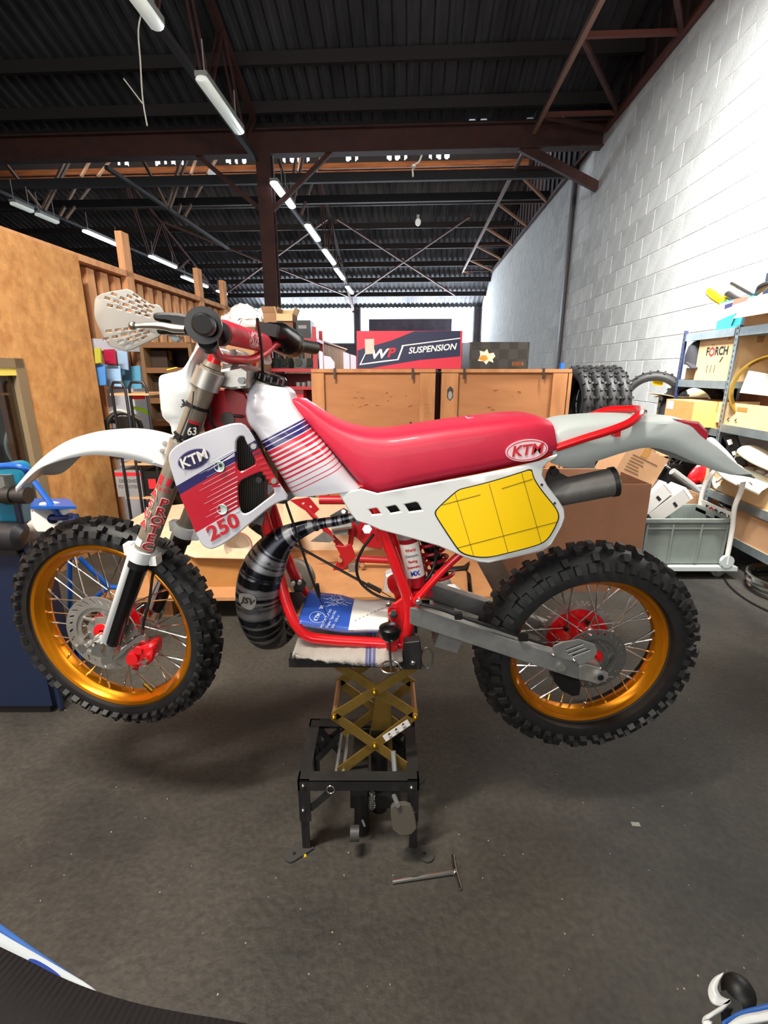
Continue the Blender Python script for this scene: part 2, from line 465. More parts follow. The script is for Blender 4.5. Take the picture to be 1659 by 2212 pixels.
ft = MB(); RB(ft, ((XL + XR) / 2, YF + .1, (zt + 6) / 2), (XR - XL, .2, 6 - zt)); struct('wall_far_upper', ft, FWD)
for i, (a, b) in enumerate(((x1, x2), (x3, x4))):
    fm = MB()
    n_ = 4
    for k in range(n_ + 1):
        if k in (0, n_): RB(fm, (a + (b - a) * k / n_, YF + .0, (zt + zb) / 2), (.05, .1, zt - zb))
    RB(fm, ((a + b) / 2, YF, zt), (b - a, .1, .05)); RB(fm, ((a + b) / 2, YF, zb), (b - a, .1, .05))
    wn = struct('window_%d' % (i + 1), fm, GALV); W[wn] = Matrix.Identity(4)
    g = MB(); RB(g, ((a + b) / 2, YF + .05, (zt + zb) / 2), (b - a - .05, .006, zt - zb - .05)); part('pane', g, GLASS, wn, smooth=0)
# ---- corrugated roofs: each bay falls away from the camera
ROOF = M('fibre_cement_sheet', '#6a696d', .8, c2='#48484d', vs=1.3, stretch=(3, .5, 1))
ROOFR = M('glazed_roof', '#8f9aa0', .5)
ce = bpy.data.objects.new('ceiling', None); COL.objects.link(ce); ce['kind'] = 'structure'; W[ce] = Matrix.Identity(4)
def sheet(y0, z0, y1, z1, x0=XL, x1=XR + .3, pitch=.19, amp=.035):
    a, b = [], []; x = x0
    prof = ((0, 0), (.28, 0), (.42, 1), (.86, 1))
    while x < x1:
        for t, h in prof:
            a.append(room(x + t * pitch, y0, z0 + h * amp)); b.append(room(x + t * pitch, y1, z1 + h * amp))
        x += pitch
    return MB().loft([a, b])
def roofz1(y): return 5.5 + .344 * (9.4 - y)
def roofz2(y): return 4.1 + .344 * (YF - y)
ys = [1.4, 3.2, 5.0, 6.6, 7.4, 8.2, 9.0, 9.6]
for a, b in zip(ys, ys[1:]): part('roof_sheet', sheet(a, roofz1(a) + .01, b + .06, roofz1(b + .06)), M('shaded_roof_sheet', '#38383c', .85, c2='#242428', vs=1.3, stretch=(3, .5, 1)), ce, smooth=0)  # dimness of the near bay put into a darker sheet colour
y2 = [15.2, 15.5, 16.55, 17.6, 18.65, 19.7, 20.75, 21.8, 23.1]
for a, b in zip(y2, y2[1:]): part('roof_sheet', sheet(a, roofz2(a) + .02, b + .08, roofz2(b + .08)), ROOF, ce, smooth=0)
part('glazed_slope', MB().loft([[room(XL, YN, 5.4), room(XR + .3, YN, 5.4)], [room(XL, 1.42, 8.25), room(XR + .3, 1.42, 8.25)]]), ROOFR, ce)
part('glazed_slope', MB().loft([[room(XL, 9.7, 5.5), room(XR + .3, 9.7, 5.5)], [room(XL, 15.0, 7.4), room(XR + .3, 15.0, 7.4)]]), ROOFR, ce)
def purlin(y, z, h_=.16, wd=.07, m=DARKST):
    p = MB(); RB(p, ((XL + XR) / 2, y, z - h_ / 2 - .01), (XR - XL + .3, wd, h_)); part('purlin', p, m, ce, smooth=0)
for y in (6.6, 7.4, 8.45, 9.2): purlin(y, roofz1(y))
for y in y2[2:8]: purlin(y, roofz2(y) - .01, .17)
# ridge strip of the far bay: daylight shows through the ends of the corrugations
rs_ = MB(); zr = roofz2(15.2); x = XL
strip = []
def lit(x): 
    return any(a < x < b for a, b in HOL)
HOL = [(toroom(at(a, 340, 15.2)).x, toroom(at(b, 340, 15.2)).x) for a, b in ((235, 265), (325, 398), (472, 528), (600, 668), (745, 775), (828, 888), (925, 965))]
k = 0
while x < XR:
    if lit(x + .11):
        rr_ = .055 + .02 * math.sin(k * 2.1)
        zc = zr + .05
        for q in ((x + .11 - rr_ - .0, 0),): pass
        RB(rs_, (x + (.11 - rr_) / 2, 15.16, zc), (.11 - rr_, .02, .22)); RB(rs_, (x + .22 - (.11 - rr_) / 2, 15.16, zc), (.11 - rr_, .02, .22))
        RB(rs_, (x + .11, 15.16, zc - .085), (2 * rr_, .02, .05)); RB(rs_, (x + .11, 15.16, zc + .095), (2 * rr_, .02, .04))
    else: RB(rs_, (x + .11, 15.16, zr + .05), (.221, .02, .22))
    x += .22; k += 1
part('ridge_closure', rs_, DARKST, ce, smooth=0)
TIM = M('ridge_timber', '#b06a3a', .7, c2='#7c4527', vs=2, stretch=(.6, 6, 6))
for dz, hh in ((-.13, .13), (-.33, .12)):
    p = MB(); RB(p, ((XL + XR) / 2, 15.12 + dz * .3, zr + dz), (XR - XL, .07, hh)); part('ridge_timber', p, TIM, ce, smooth=0)
p = MB()
ex_ = [XL, *[toroom(at(q, 240, 9.64)).x for q in (1005, 1062, 1130, 1215)], XR + .2]
for k in range(5): hh_ = 5.455 if k % 2 == 0 else 5.41; RB(p, ((ex_[k] + ex_[k + 1]) / 2, 9.64, (5.12 + hh_) / 2), (ex_[k + 1] - ex_[k], .03, hh_ - 5.12))
part('eave_closure', p, DARKST, ce, smooth=0)
# ---- main cross beam, its column and knee braces
bz0, bz1, by = 4.86, 5.2, 9.3
m = MB(); RB(m, ((XL + XR) / 2, by, (bz0 + bz1) / 2), (XR - XL + .2, .02, bz1 - bz0)); RB(m, ((XL + XR) / 2, by, bz0), (XR - XL + .2, .2, .02)); RB(m, ((XL + XR) / 2, by, bz1), (XR - XL + .2, .2, .02))
struct('trim_2', m, RUST)
pxx = toroom(at(583, 640, 9.25)).x
m = MB(); RB(m, (pxx, by - .1, 2.45), (.24, .02, 4.85)); RB(m, (pxx, by + .1, 2.45), (.24, .02, 4.85)); RB(m, (pxx, by, 2.45), (.015, .2, 4.85))
struct('column_1', m, RUST)
m = MB(); rbar(m, (pxx + .1, by - .02, 4.05), (pxx + 1.15, by - .02, 4.9), .07, .07); rbar(m, (pxx - .1, by - .02, 4.05), (pxx - 1.15, by - .02, 4.9), .07, .07)
rbar(m, (1.7, by, 4.9), (XR, by, 4.3), .08, .14); struct('trim_3', m, RUST)
# ---- roof trusses running down the hall
def truss(x, y0, y1, zf, step, lo_=4.78):
    t = bpy.data.objects.new('roof_truss', None); COL.objects.link(t); t['kind'] = 'structure'; W[t] = Matrix.Identity(4)
    c = MB(); rbar(c, (x, y0, lo_), (x, y1, lo_), .08, .07); part('bottom_chord', c, DARKST, t, smooth=0)
    c = MB(); rbar(c, (x, y0, zf(y0) - .22), (x, y1, zf(y1) - .22), .08, .08); part('top_chord', c, RUST, t, smooth=0)
    y = y0; k = 0
    while y < y1 - .2:
        yb = min(y + step / 2, y1)
        for s_ in (-.035, .035):
            p = MB(); rbar(p, (x + s_, y, zf(y) - .22), (x + s_, yb, lo_), .03, .03); part('web', p, RUST, t, smooth=0)
            p = MB(); rbar(p, (x + s_, yb, lo_), (x + s_, min(y + step, y1), zf(min(y + step, y1)) - .22), .03, .03); part('web', p, RUST, t, smooth=0)
        y += step; k += 1
for x in (-2.62, -8.1):
    truss(x, 15.2, 23.0, roofz2, 1.9); truss(x, 5.2, 9.2, roofz1, 1.35, 4.78)
# knot of struts under the glazed slope of the far bay
for x in (-2.62, -8.1, -5.3):
    t = bpy.data.objects.new('roof_truss', None); COL.objects.link(t); t['kind'] = 'structure'; W[t] = Matrix.Identity(4)
    for (dx, ya, za, yb, zb_) in ((-.12, 11.6, 4.78, 13.2, 6.6), (.12, 11.6, 4.78, 13.0, 6.5), (0, 11.6, 4.78, 10.4, 5.6), (.3, 12.2, 4.78, 14.4, 6.9), (-.3, 12.2, 4.78, 14.5, 7.0)):
        p = MB(); rbar(p, (x + dx * .3, ya, za), (x + dx, yb, zb_), .05, .05); part('web', p, M('lit_strut', '#8a6a55', .7), t, smooth=0)  # lit look put into a paler colour than the other webs
    c = MB(); rbar(c, (x, 9.4, 4.78), (x, 15.2, 4.78), .07, .06); part('bottom_chord', c, DARKST, t, smooth=0)
# ---- flat lattice girder along the right wall, the lit look of its far-bay timber put into the colour
gx, gz = 1.86, 5.02
def lattice(y0, y1, step, m, md):
    t = bpy.data.objects.new('lattice_girder', None); COL.objects.link(t); t['kind'] = 'structure'; W[t] = Matrix.Identity(4)
    for x in (gx, XR - .06):
        c = MB(); rbar(c, (x, y0, gz), (x, y1, gz), .06, .06); part('chord', c, M('girder_angle', '#7a584a', .6) if x == gx else md, t, smooth=0)
    y = y0 + step * .5; k = 0
    while y < y1:
        p = MB(); rbar(p, (gx, y, gz), (XR - .06, y, gz), .05, .05); part('rung', p, md, t, smooth=0)
        p = MB(); rbar(p, (gx, y + .03, gz), (XR - .06, min(y + step, y1), gz), .05, .05); part('diagonal', p, m, t, smooth=0)
        y += step; k += 1
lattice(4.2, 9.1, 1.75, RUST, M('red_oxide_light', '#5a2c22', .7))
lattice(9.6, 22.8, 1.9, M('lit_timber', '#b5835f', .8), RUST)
for y in (10.6, 12.6):
    m = MB(); RB(m, ((XL + XR) / 2, y, 4.95 + (y - 10.6) * .12), (XR - XL, .09, .16)); struct('trim_%d' % (4 + int(y > 11)), m, DARKST)
# wind bracing under the far roof
m = MB()
for a, b in (((-2.4, 17.0), (1.7, 21.6)), ((1.7, 17.0), (-2.4, 21.6)), ((-8, 17), (-2.7, 21.6)), ((-2.7, 17), (-8, 21.6))):
    rbar(m, (a[0], a[1], roofz2(a[1]) - .25), (b[0], b[1], roofz2(b[1]) - .25), .07, .05)
struct('trim_6', m, M('brace_steel', '#5a3a30', .7))
# ---- strip lights
TUBE = M('lit_tube', '#ffffff', .4, emit=2.6, ecol='#f2f6ff'); TUBEO = M('faint_glow_tube', '#d9ddd6', .3, emit=.22, ecol='#dfe6e0'); HOUS = M('lamp_housing', '#7d7f7d', .5)  # the grey unlit tubes still get a faint glow of their own
rows = [('over the crates', -2.5, [((268, -18), (352, 68), 0), ((436, 176), (517, 292), 0), ((592, 399), (611, 427), 1), ((613, 430), (635, 451), 1), ((663, 490), (688, 522), 1), ((700, 543), (722, 572), 1), ((725, 583), (742, 605), 1), ((751, 621), (764, 642), 1)]),
        ('beyond the plank wall', -8, [((20, 443), (76, 460), 0), ((80, 466), (124, 484), 0), ((181, 502), (262, 535), 1), ((326, 556), (378, 580), 1), ((402, 600), (440, 622), 1), ((472, 630), (506, 646), 1)])]
ordn = ['nearest', 'second', 'third', 'fourth', 'fifth', 'sixth', 'seventh', 'eighth']
LZ = 4.35
for nm, xx, ls in rows:
    for i, (a, b, on) in enumerate(ls):
        pa, pb = onz(*a, LZ), onz(*b, LZ)
        ra, rb = toroom(pa), toroom(pb); ra.y = min(ra.y, 20.0); rb.y = min(rb.y, 20.8); xm = (ra.x + rb.x) / 2
        mid = room(xm, (ra.y + rb.y) / 2, LZ); L = rb.y - ra.y
        t = T('strip_light', '%s %s tube light from the front in the row %s' % (ordn[i], 'lit' if on else 'grey unlit', nm), 'strip light', mid, -PSI, 'strip lights ' + nm)
        q = MB(True); q.box((0, 0, .075), (.13, L, .05)); q.box((0, L * .4, .25), (.012, .012, .36)); q.box((0, -L * .4, .25), (.012, .012, .36)); part('housing', q, HOUS, t)
        q = MB(True); q.lathe([(.001, -L / 2), (.055, -L / 2), (.07, -L / 2 + .02), (.07, L / 2 - .02), (.055, L / 2), (.001, L / 2)], 10, Matrix.Translation((0, 0, .03)) @ Matrix.Diagonal((1, 1, .55, 1)))
        part('diffuser', q, TUBE if on else TUBEO, t)
# added unseen housings for the left and right fill lamps
for lb, p in (('added tube light over the shelves behind the view', room(1.45, 2.6, 4.3)), ('added tube light hung high behind the view', room(-1.2, 0.2, 4.3))):
    t = T('strip_light', lb, 'strip light', p, -PSI + (0 if 'over' in lb else R(90)))
    q = MB(True); q.box((0, 0, .0), (.16, 1.5, .06)); q.box((0, 0, .4), (.02, .02, .8)); part('housing', q, HOUS, t)
# hanging wires and bulbs
WIREL = M('pale_wire', '#a9a79f', .6)
y_ = onz(305, 30, 4.38).y
m = MB().tube([at(305, 30, y_), at(299, 60, y_), at(303, 130, y_), at(309, 220, y_), at(318, 272, y_)], .007, 6, res=14)
m.tube([at(267, 170, y_), at(290, 200, y_), at(308, 224, y_)], .006, 6, res=6)
solo('hanging_wire', 'pale broken wire dangling beside the nearest unlit tube light', 'wire', m, WIREL)
y_ = 9.9
m = MB().tube([at(914, 322, y_), at(905, 350, y_), at(893, 358, y_), at(892, 382, y_)], .016, 6, res=10); m.ball(at(893, 360, y_), .04)
solo('hanging_wire', 'white rag of wire hanging under the cross beam above the suspension box', 'wire', m, M('pale_rag', '#e8e2d0', .8))
for px, py, y_, lb in ((458, 376, 13.0, 'small bulb hanging left of the steel column'), (903, 480, 16.5, 'small bulb hanging under the braced roof')):
    t = T('light_bulb', lb, 'bulb', at(px, py, y_))
    q = MB(True); q.tube([(0, 0, .1), (0, 0, 1.6)], .008, 5); part('flex', q, BLACK, t)
    q = MB(True); q.ball((0, 0, 0), .09, 10, (1, 1, 1.2)); part('globe', q, M('bulb_glass', '#d9d9d9', .2, emit=.3), t)
    q = MB(True); q.tube([(0, 0, .07), (0, 0, .2)], .045, 8); part('socket', q, GREYPL, t)
# roof drain cable along the wall
# ---- timber partition on the left
LW = -2.65
OX = -2.52
ye = toroom(onx(212, 830, OX)).y; wy = toroom(onx(76, 930, OX)).y; wz1 = onx(62, 775, OX).z; wz0 = onx(95, 1120, OX).z; wy0 = wy - .62; oz = onx(178, 556, OX).z
bk_ = MB()
for (ya, yb, za, zb_) in ((.8, wy0, 0, 2.26), (wy, 20.4, 0, 2.26), (wy0, wy, 0, wz0), (wy0, wy, wz1, 2.26)): RB(bk_, (LW - .06, (ya + yb) / 2, (za + zb_) / 2), (.04, yb - ya, zb_ - za))
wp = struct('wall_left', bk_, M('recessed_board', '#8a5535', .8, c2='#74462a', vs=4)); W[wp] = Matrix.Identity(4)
SLAT = M('orange_slat', '#d9a273', .75, c2='#c4875a', vs=3, stretch=(4, 4, .7), rnd=.12)
sl0 = MB(True); sl0.box((0, 0, 0), (.045, .10, 2.2)); s0 = None; y = 1.0
while y < 20.2:
    if wy0 - .06 < y < wy + .06: y += .19; continue
    m4 = Matrix.Translation(room(LW - .015, y, 1.11)) @ Matrix.Rotation(-PSI, 4, 'Z')
    if s0 is None: s0 = link('slat', sl0, SLAT, 0); s0.parent = wp; s0.matrix_local = m4; W[s0] = W[wp]
    else: inst(s0, wp, m4)
    y += .19
p = MB(); RB(p, (LW, 10.6, 2.255), (.12, 19.6, .05)); part('top_rail', p, SLAT, wp, smooth=0)
for px, py in ((270, 540), (430, 605), (484, 632)):
    yy = toroom(onx(px, py + 40, LW + .02)).y
    p = MB(); RB(p, (LW + .03, yy, 1.3), (.06, .12, 2.6)); part('post', p, SLAT, wp, smooth=0)
# OSB facing with a window in it
OSB = M('osb_board', '#cf9a5e', .8, c2='#a56c36', vs=9, lo=.3, hi=.75, stretch=(1, 1, 1), bump=.15, bs=30, detail=10)
nt = OSB.node_tree                            # strands
vo_ = node(nt, 'ShaderNodeTexVoronoi'); vo_.inputs['Scale'].default_value = 55
mp_ = node(nt, 'ShaderNodeMapping'); mp_.inputs['Rotation'].default_value = (.3, .5, .6); mp_.inputs['Scale'].default_value = (1, .45, .35)
tc_ = node(nt, 'ShaderNodeTexCoord'); nt.links.new(tc_.outputs['Object'], mp_.inputs[0]); nt.links.new(mp_.outputs[0], vo_.inputs['Vector'])
hs = node(nt, 'ShaderNodeHueSaturation'); b_ = nt.nodes['Principled BSDF']; s_ = b_.inputs['Base Color'].links[0].from_socket
mr_ = node(nt, 'ShaderNodeMapRange'); mr_.inputs['To Min'].default_value = .9; mr_.inputs['To Max'].default_value = 1.08
sp_ = node(nt, 'ShaderNodeSeparateColor'); nt.links.new(vo_.outputs['Color'], sp_.inputs[0]); nt.links.new(sp_.outputs[0], mr_.inputs[0]); nt.links.new(mr_.outputs[0], hs.inputs['Value'])
nt.links.new(s_, hs.inputs['Color']); nt.links.new(hs.outputs[0], b_.inputs['Base Color'])
OX = -2.52
ye = toroom(onx(212, 830, OX)).y; wy = toroom(onx(76, 930, OX)).y
wz1 = onx(62, 775, OX).z; wz0 = onx(95, 1120, OX).z; wy0 = wy - .62; oz = onx(178, 556, OX).z
ob = MB()
for (ya, yb, za, zb_) in ((.6, wy0, 0, oz), (wy, ye, 0, oz), (wy0, wy, wz1, oz), (wy0, wy, 0, wz0)):
    RB(ob, (OX - .012, (ya + yb) / 2, (za + zb_) / 2), (.024, yb - ya, zb_ - za))
part('osb_sheet', ob, OSB, wp, smooth=0)
p = MB(); RB(p, (OX - .07, ye - .03, oz / 2), (.09, .05, oz)); part('post', p, SLAT, wp, smooth=0)
fm = MB(); FRM = M('weathered_frame', '#7d6a50', .8)
for yy in (wy - .03, wy0 + .03): RB(fm, (OX - .02, yy, (wz0 + wz1) / 2), (.06, .075, wz1 - wz0))
for zz in (wz0 + .03, wz1 - .03): RB(fm, (OX - .02, (wy + wy0) / 2, zz), (.06, wy - wy0, .06))
w3 = struct('window_3', fm, FRM); W[w3] = Matrix.Identity(4)
g = MB(); RB(g, (OX - .03, (wy + wy0) / 2, (wz0 + wz1) / 2), (.006, wy - wy0 - .1, wz1 - wz0 - .08)); part('pane', g, GLASS, w3, smooth=0)
st = MB(); RB(st, (OX + .002, wy - .16, wz1 - .08), (.004, .2, .05)); part('sticker', st, M('pale_yellow_sticker', '#d8c65a', .6), w3, 'torn yellow sticker')
# ================================================================== the motorcycle
D = 1.33
g0 = at(830, 1420, D)
bike = T('motorcycle', 'white and red off-road motorcycle without an engine, raised on the scissor lift', 'motorcycle', (g0.x, D, g0.z))
def P(px, py, dy=0.0): return at(px, py, D + dy)
def mirror(pts): return [V((p.x, 2 * D - p.y, p.z)) for p in pts]
def solid(o, t, off=0):
    m = o.modifiers.new('shell', 'SOLIDIFY'); m.thickness = t; m.offset = off; return o
def body(A, B, ws, rows, k=24, p=3.2, yc=D, end=None):
    """closed body lofted between two pixel curves (px,py,dy); ws = half widths along it"""
    a = cr_interp([tuple(P(*q)) for q in A], rows); b = cr_interp([tuple(P(*q)) for q in B], rows)
    wv = cr_interp([(i, q, 0) for i, q in enumerate(ws)], 200)
    def wat(t):
        x = t * (len(ws) - 1); return min(wv, key=lambda q: abs(q.x - x)).y
    R_ = []
    for i in range(rows):
        t = i / (rows - 1); m = (a[i] + b[i]) / 2; h = (a[i] - b[i]) / 2; wd = wat(t); row = []
        for j in range(k):
            an = 2 * math.pi * j / k; c, s = math.cos(an), math.sin(an)
            u = math.copysign(abs(c) ** (2 / p), c); v = math.copysign(abs(s) ** (2 / p), s)
            row.append(V((m.x + h.x * u, yc - wd * v, m.z + h.z * u)))
        R_.append(row)
    return MB().loft(R_, closed_u=True, cap=True)
# ------------------------------------------------------------------ wheels
def wheel(name, c, yaw, Rr, Rt, wt, nk, disc_y, nsp=36):
    wrap = sub(name, bike); M4 = Matrix.Translation(c) @ Matrix.Rotation(yaw, 4, 'Z')
    # tyre carcass + knobs
    mb = MB(); rho = wt / 2 * .98; rc = Rt - .017 - rho
    prof = [(Rr - .006, -.03), (Rr + .004, -.036)]
    for i in range(13):
        ph = R(-104 + 208 * i / 12); prof.append((rc + rho * math.cos(ph), rho * math.sin(ph)))
    prof = [q for q in prof if q[0] >= Rr - .006] + [(Rr + .004, .036), (Rr - .006, .03)]
    mb.lathe(prof, 72)
    def knob(a, ph, st, sl, h):
        n = V((math.cos(ph), math.sin(ph)))              # (r,y) normal on the crown
        b = V((-n.y, n.x)); o = V((rc, 0)) + n * (rho - .003)
        vs = []
        for lev, k_ in ((0, 1.0), (h + .003, .86)):
            for sa, sb in ((-1, -1), (1, -1), (1, 1), (-1, 1)):
                q = o + n * lev + b * (sb * sl / 2 * k_); ta = sa * st / 2 * k_
                aa = a + ta / Rt
                vs.append(V((q.x * math.cos(aa), q.y, q.x * math.sin(aa))))
        mb.add(vs, [(3, 2, 1, 0), (4, 5, 6, 7), (0, 1, 5, 4), (1, 2, 6, 5), (2, 3, 7, 6), (3, 0, 4, 7)])
    da = 2 * math.pi / nk
    for i in range(nk):
        a = i * da
        if i % 2:
            for s in (-1, 1): knob(a, s * R(19), .022, wt * .22, .016)
        else:
            knob(a, 0, .02, wt * .24, .016)
            for s in (-1, 1): knob(a + da * .1, s * R(44), .022, wt * .2, .016)
        for s in (-1, 1): knob(a + da * .5, s * R(66), .02 if i % 2 else .026, wt * .22, .013)
    part('tire', mb.xf(M4), RUB, wrap)
    # rim
    mb = MB().lathe([(Rr, -.034), (Rr - .005, -.036), (Rr - .013, -.033), (Rr - .018, -.022), (Rr - .03, -.012), (Rr - .032, 0), (Rr - .03, .012), (Rr - .018, .022), (Rr - .013, .033), (Rr - .005, .036), (Rr, .034)], 96)
    part('rim', mb.xf(M4), GOLD, wrap, 'gold anodised rim')
    # hub
    mb = MB().lathe([(.012, -.062), (.03, -.06), (.034, -.045), (.052, -.04), (.052, -.034), (.03, -.028), (.026, 0), (.03, .028), (.052, .034), (.052, .04), (.034, .045), (.03, .06), (.012, .062)], 32)
    for k in range(6):
        a = k * math.pi / 3
        for y in (-.047, .047): mb.tube([(.044 * math.cos(a), y - .008, .044 * math.sin(a)), (.044 * math.cos(a), y + .008, .044 * math.sin(a))], .01, 8)
    part('hub', mb.xf(M4), REDP, wrap, 'red hub')
    mb = MB().tube([(0, -.12, 0), (0, .12, 0)], .0095, 12); mb.tube([(0, -.128, 0), (0, -.112, 0)], .014, 6); part('axle', mb.xf(M4), CHROME, wrap)
    # spokes, sharing one mesh
    L0 = None; s0 = None
    for i in range(nsp):
        side = -1 if i % 2 else 1; cross = 1 if (i // 2) % 2 else -1
        ar = 2 * math.pi * (i + .5) / nsp; ah = ar + cross * R(58)
        h = V((.05 * math.cos(ah), side * .037, .05 * math.sin(ah))); e = V(((Rr - .031) * math.cos(ar), side * .006, (Rr - .031) * math.sin(ar)))
        d = e - h; L = d.length
        if s0 is None:
            L0 = L; q = MB(True); q.tube([(0, 0, 0), (0, 0, L)], .0021, 6); q.tube([(0, 0, L - .02), (0, 0, L + .002)], .0036, 6)
            s0 = part('spoke', q, CHROME, wrap)
            m = M4 @ Matrix.Translation(h) @ d.to_track_quat('Z', 'Y').to_matrix().to_4x4()
            s0.matrix_local = W[wrap].inverted() @ m
        else:
            m = M4 @ Matrix.Translation(h) @ d.to_track_quat('Z', 'Y').to_matrix().to_4x4() @ Matrix.Diagonal((1, 1, L / L0, 1))
            inst(s0, wrap, W[wrap].inverted() @ m)
    return wrap, M4
def disc(wrap, M4, y, ro, ri, mat, nsl, spider):
    def ring(r, n=64, ph=0): return [(r * math.cos(ph + 2 * math.pi * i / n), r * math.sin(ph + 2 * math.pi * i / n)) for i in range(n)]
    holes = [ring(ri, 48)]
    for k in range(nsl):
        a = 2 * math.pi * k / nsl; rm = (ro + ri) / 2 + .003; c = V((rm * math.cos(a), rm * math.sin(a)))
        u = V((math.cos(a + R(42)), math.sin(a + R(42)))); n = V((-u.y, u.x)); l, w_ = (ro - ri) * .3, .0026
        holes.append([tuple(c + u * l * x + n * w_ * z) for x, z in ((-1, -1), (1, -1), (1, 1), (-1, 1))])
    mb = MB().plate(ring(ro), y, .004, holes); part('brake_disc', mb.xf(M4), mat, wrap)
    mb = MB().plate(ring(ri + .004, 48), y + .004, .004, [ring(ri - .014, 40)])
    for k in range(spider):
        a = 2 * math.pi * k / spider
        mb.bar((.045 * math.cos(a), y + .006, .045 * math.sin(a)), ((ri - .01) * math.cos(a + .35), y + .006, (ri - .01) * math.sin(a + .35)), .014, .005)
    mb.lathe([(.03, y + .004), (.052, y + .004), (.052, y + .009), (.03, y + .009)], 24, closed=True)
    part('disc_carrier', mb.xf(M4), mat, wrap)
fc = at(241, 1358, D - .03) + V((0, .03, 0)); YAW = R(-10)
fwh, FM = wheel('front_wheel', fc, YAW, .266, .342, .09, 52, -.055)
disc(fwh, FM, -.062, .118, .085, ALU, 26, 6)
# tyre valve
mb = MB().tube([(.098, -.012, -.225), (.075, -.02, -.19)], .005, 8); part('valve', mb.xf(FM), M('brass', '#c79a2a', .3, 1), fwh)
rcn = at(1270, 1409, D - .03) + V((0, .03, 0))
rwh, RM_ = wheel('rear_wheel', rcn, R(2), .246, .347, .135, 46, -.06)
disc(rwh, RM_, -.068, .098, .068, M('dark_disc_steel', '#6a6966', .4, .6), 24, 6)
# sprocket on the far side
def sprocket():
    o = []; nt_ = 50; r1, r2 = .123, .114
    for i in range(nt_):
        a = 2 * math.pi * i / nt_; d_ = 2 * math.pi / nt_
        o += [(r2 * math.cos(a - d_ * .3), r2 * math.sin(a - d_ * .3)), (r1 * math.cos(a - d_ * .1), r1 * math.sin(a - d_ * .1)), (r1 * math.cos(a + d_ * .1), r1 * math.sin(a + d_ * .1)), (r2 * math.cos(a + d_ * .3), r2 * math.sin(a + d_ * .3))]
    hol = []
    for i in range(10):
        a = 2 * math.pi * (i + .5) / 10
        hol.append([(.09 * math.cos(a) + .014 * math.cos(b), .09 * math.sin(a) + .014 * math.sin(b)) for b in [2 * math.pi * k / 12 for k in range(12)]])
    return o, hol
o_, h_ = sprocket()
mb = MB().plate(o_, .058, .006, h_); part('sprocket', mb.xf(RM_), ALU, rwh, 'silver toothed sprocket')
mb = MB().lathe([(.03, .052), (.099, .052), (.099, .0575), (.03, .0575)], 48, closed=True)
for k in range(6):
    a = k * math.pi / 3 + .3; mb.tube([(.07 * math.cos(a), .035, .07 * math.sin(a)), (.07 * math.cos(a), .056, .07 * math.sin(a))], .013, 10)
mb.lathe([(.03, -.03), (.05, -.034), (.06, .02), (.075, .05), (.03, .05)], 30)
part('sprocket_carrier', mb.xf(RM_), REDP, rwh, 'red sprocket carrier')
mb = MB()
for k in range(6):
    a = k * math.pi / 3 + .3; mb.tube([(.07 * math.cos(a), .024, .07 * math.sin(a)), (.07 * math.cos(a), .036, .07 * math.sin(a))], .008, 6)
part('sprocket_bolts', mb.xf(RM_), BLACK, rwh)
# ------------------------------------------------------------------ frame
fr = sub('frame', bike, 'bright red tubular frame')
def tubes(name, lists, mat=REDP, parent=fr, n=14, res=24, label=None):
    mb = MB()
    for pts, r in lists: mb.tube(pts, r, n, res=res if len(pts) > 2 else None)
    return part(name, mb, mat, parent, label)
cr_ = [P(*q) for q in ((498, 905, 0), (545, 1040, -.04), (576, 1135, -.05), (603, 1240, -.06), (620, 1305, -.08), (640, 1350, -.095), (662, 1374, -.1), (700, 1381, -.1), (770, 1386, -.1), (872, 1391, -.1))]
tubes('cradle_tube', [(cr_, .0155)], res=40); tubes('cradle_tube', [(mirror(cr_), .0155)], res=40)
st_ = [P(*q) for q in ((788, 1060, -.09), (830, 1152, -.1), (866, 1250, -.1), (882, 1298, -.1), (885, 1335, -.1), (877, 1370, -.1), (866, 1400, -.1))]
tubes('seat_tube', [(st_, .0165)]); tubes('seat_tube', [(mirror(st_), .0165)])
ry_ = [P(1150, 1085, -.09), P(985, 1205, -.1), P(893, 1302, -.1)]
tubes('rear_stay', [(ry_, .0105)]); tubes('rear_stay', [(mirror(ry_), .0105)])
sr_ = [P(600, 985, -.05), P(780, 1050, -.08), P(1000, 1020, -.085), P(1215, 975, -.085)]
tubes('seat_rail', [(sr_, .011)]); tubes('seat_rail', [(mirror(sr_), .011)])
tubes('backbone', [([P(495, 860, 0), P(600, 950, 0), P(800, 1060, 0)], .03)])
tubes('cross_tube', [([P(880, 1390, -.1), P(880, 1390, -.1) + V((0, .2, 0))], .013), ([P(800, 1085, -.09), P(800, 1085, -.09) + V((0, .18, 0))], .013), ([P(884, 1325, -.1), P(884, 1325, -.1) + V((0, .2, 0))], .02)])
pl_ = xz([(836, 1318), (841, 1308), (858, 1300), (880, 1282), (905, 1296), (906, 1310), (893, 1345), (884, 1402), (866, 1404), (858, 1352), (842, 1340)], D - .1)
mb = MB().plate(smooth_loop(pl_, 1), D - .106, .012, bev=.002); part('pivot_plate', mb, REDP, fr)
mb = MB().plate(smooth_loop(pl_, 1), D + .094, .012, bev=.002); part('pivot_plate', mb, REDP, fr)
hd = xz([(463, 842), (500, 838), (530, 850), (556, 900), (560, 975), (520, 990), (450, 960), (440, 920)], D - .03)
part('head_gusset', MB().plate(hd, D - .035, .07, bev=.004), REDP2, fr)
mb = MB()
for px, py, r in ((492, 905, .018),): mb.lathe([(.001, 0), (r, 0), (r, .004), (.001, .004)], 18, Matrix.Translation(P(px, py, -.038)))
mb.tube([P(505, 898, -.05), P(523, 900, -.05)], .004, 8)
part('gusset_hole', mb, STEEL, fr)
mb = MB()
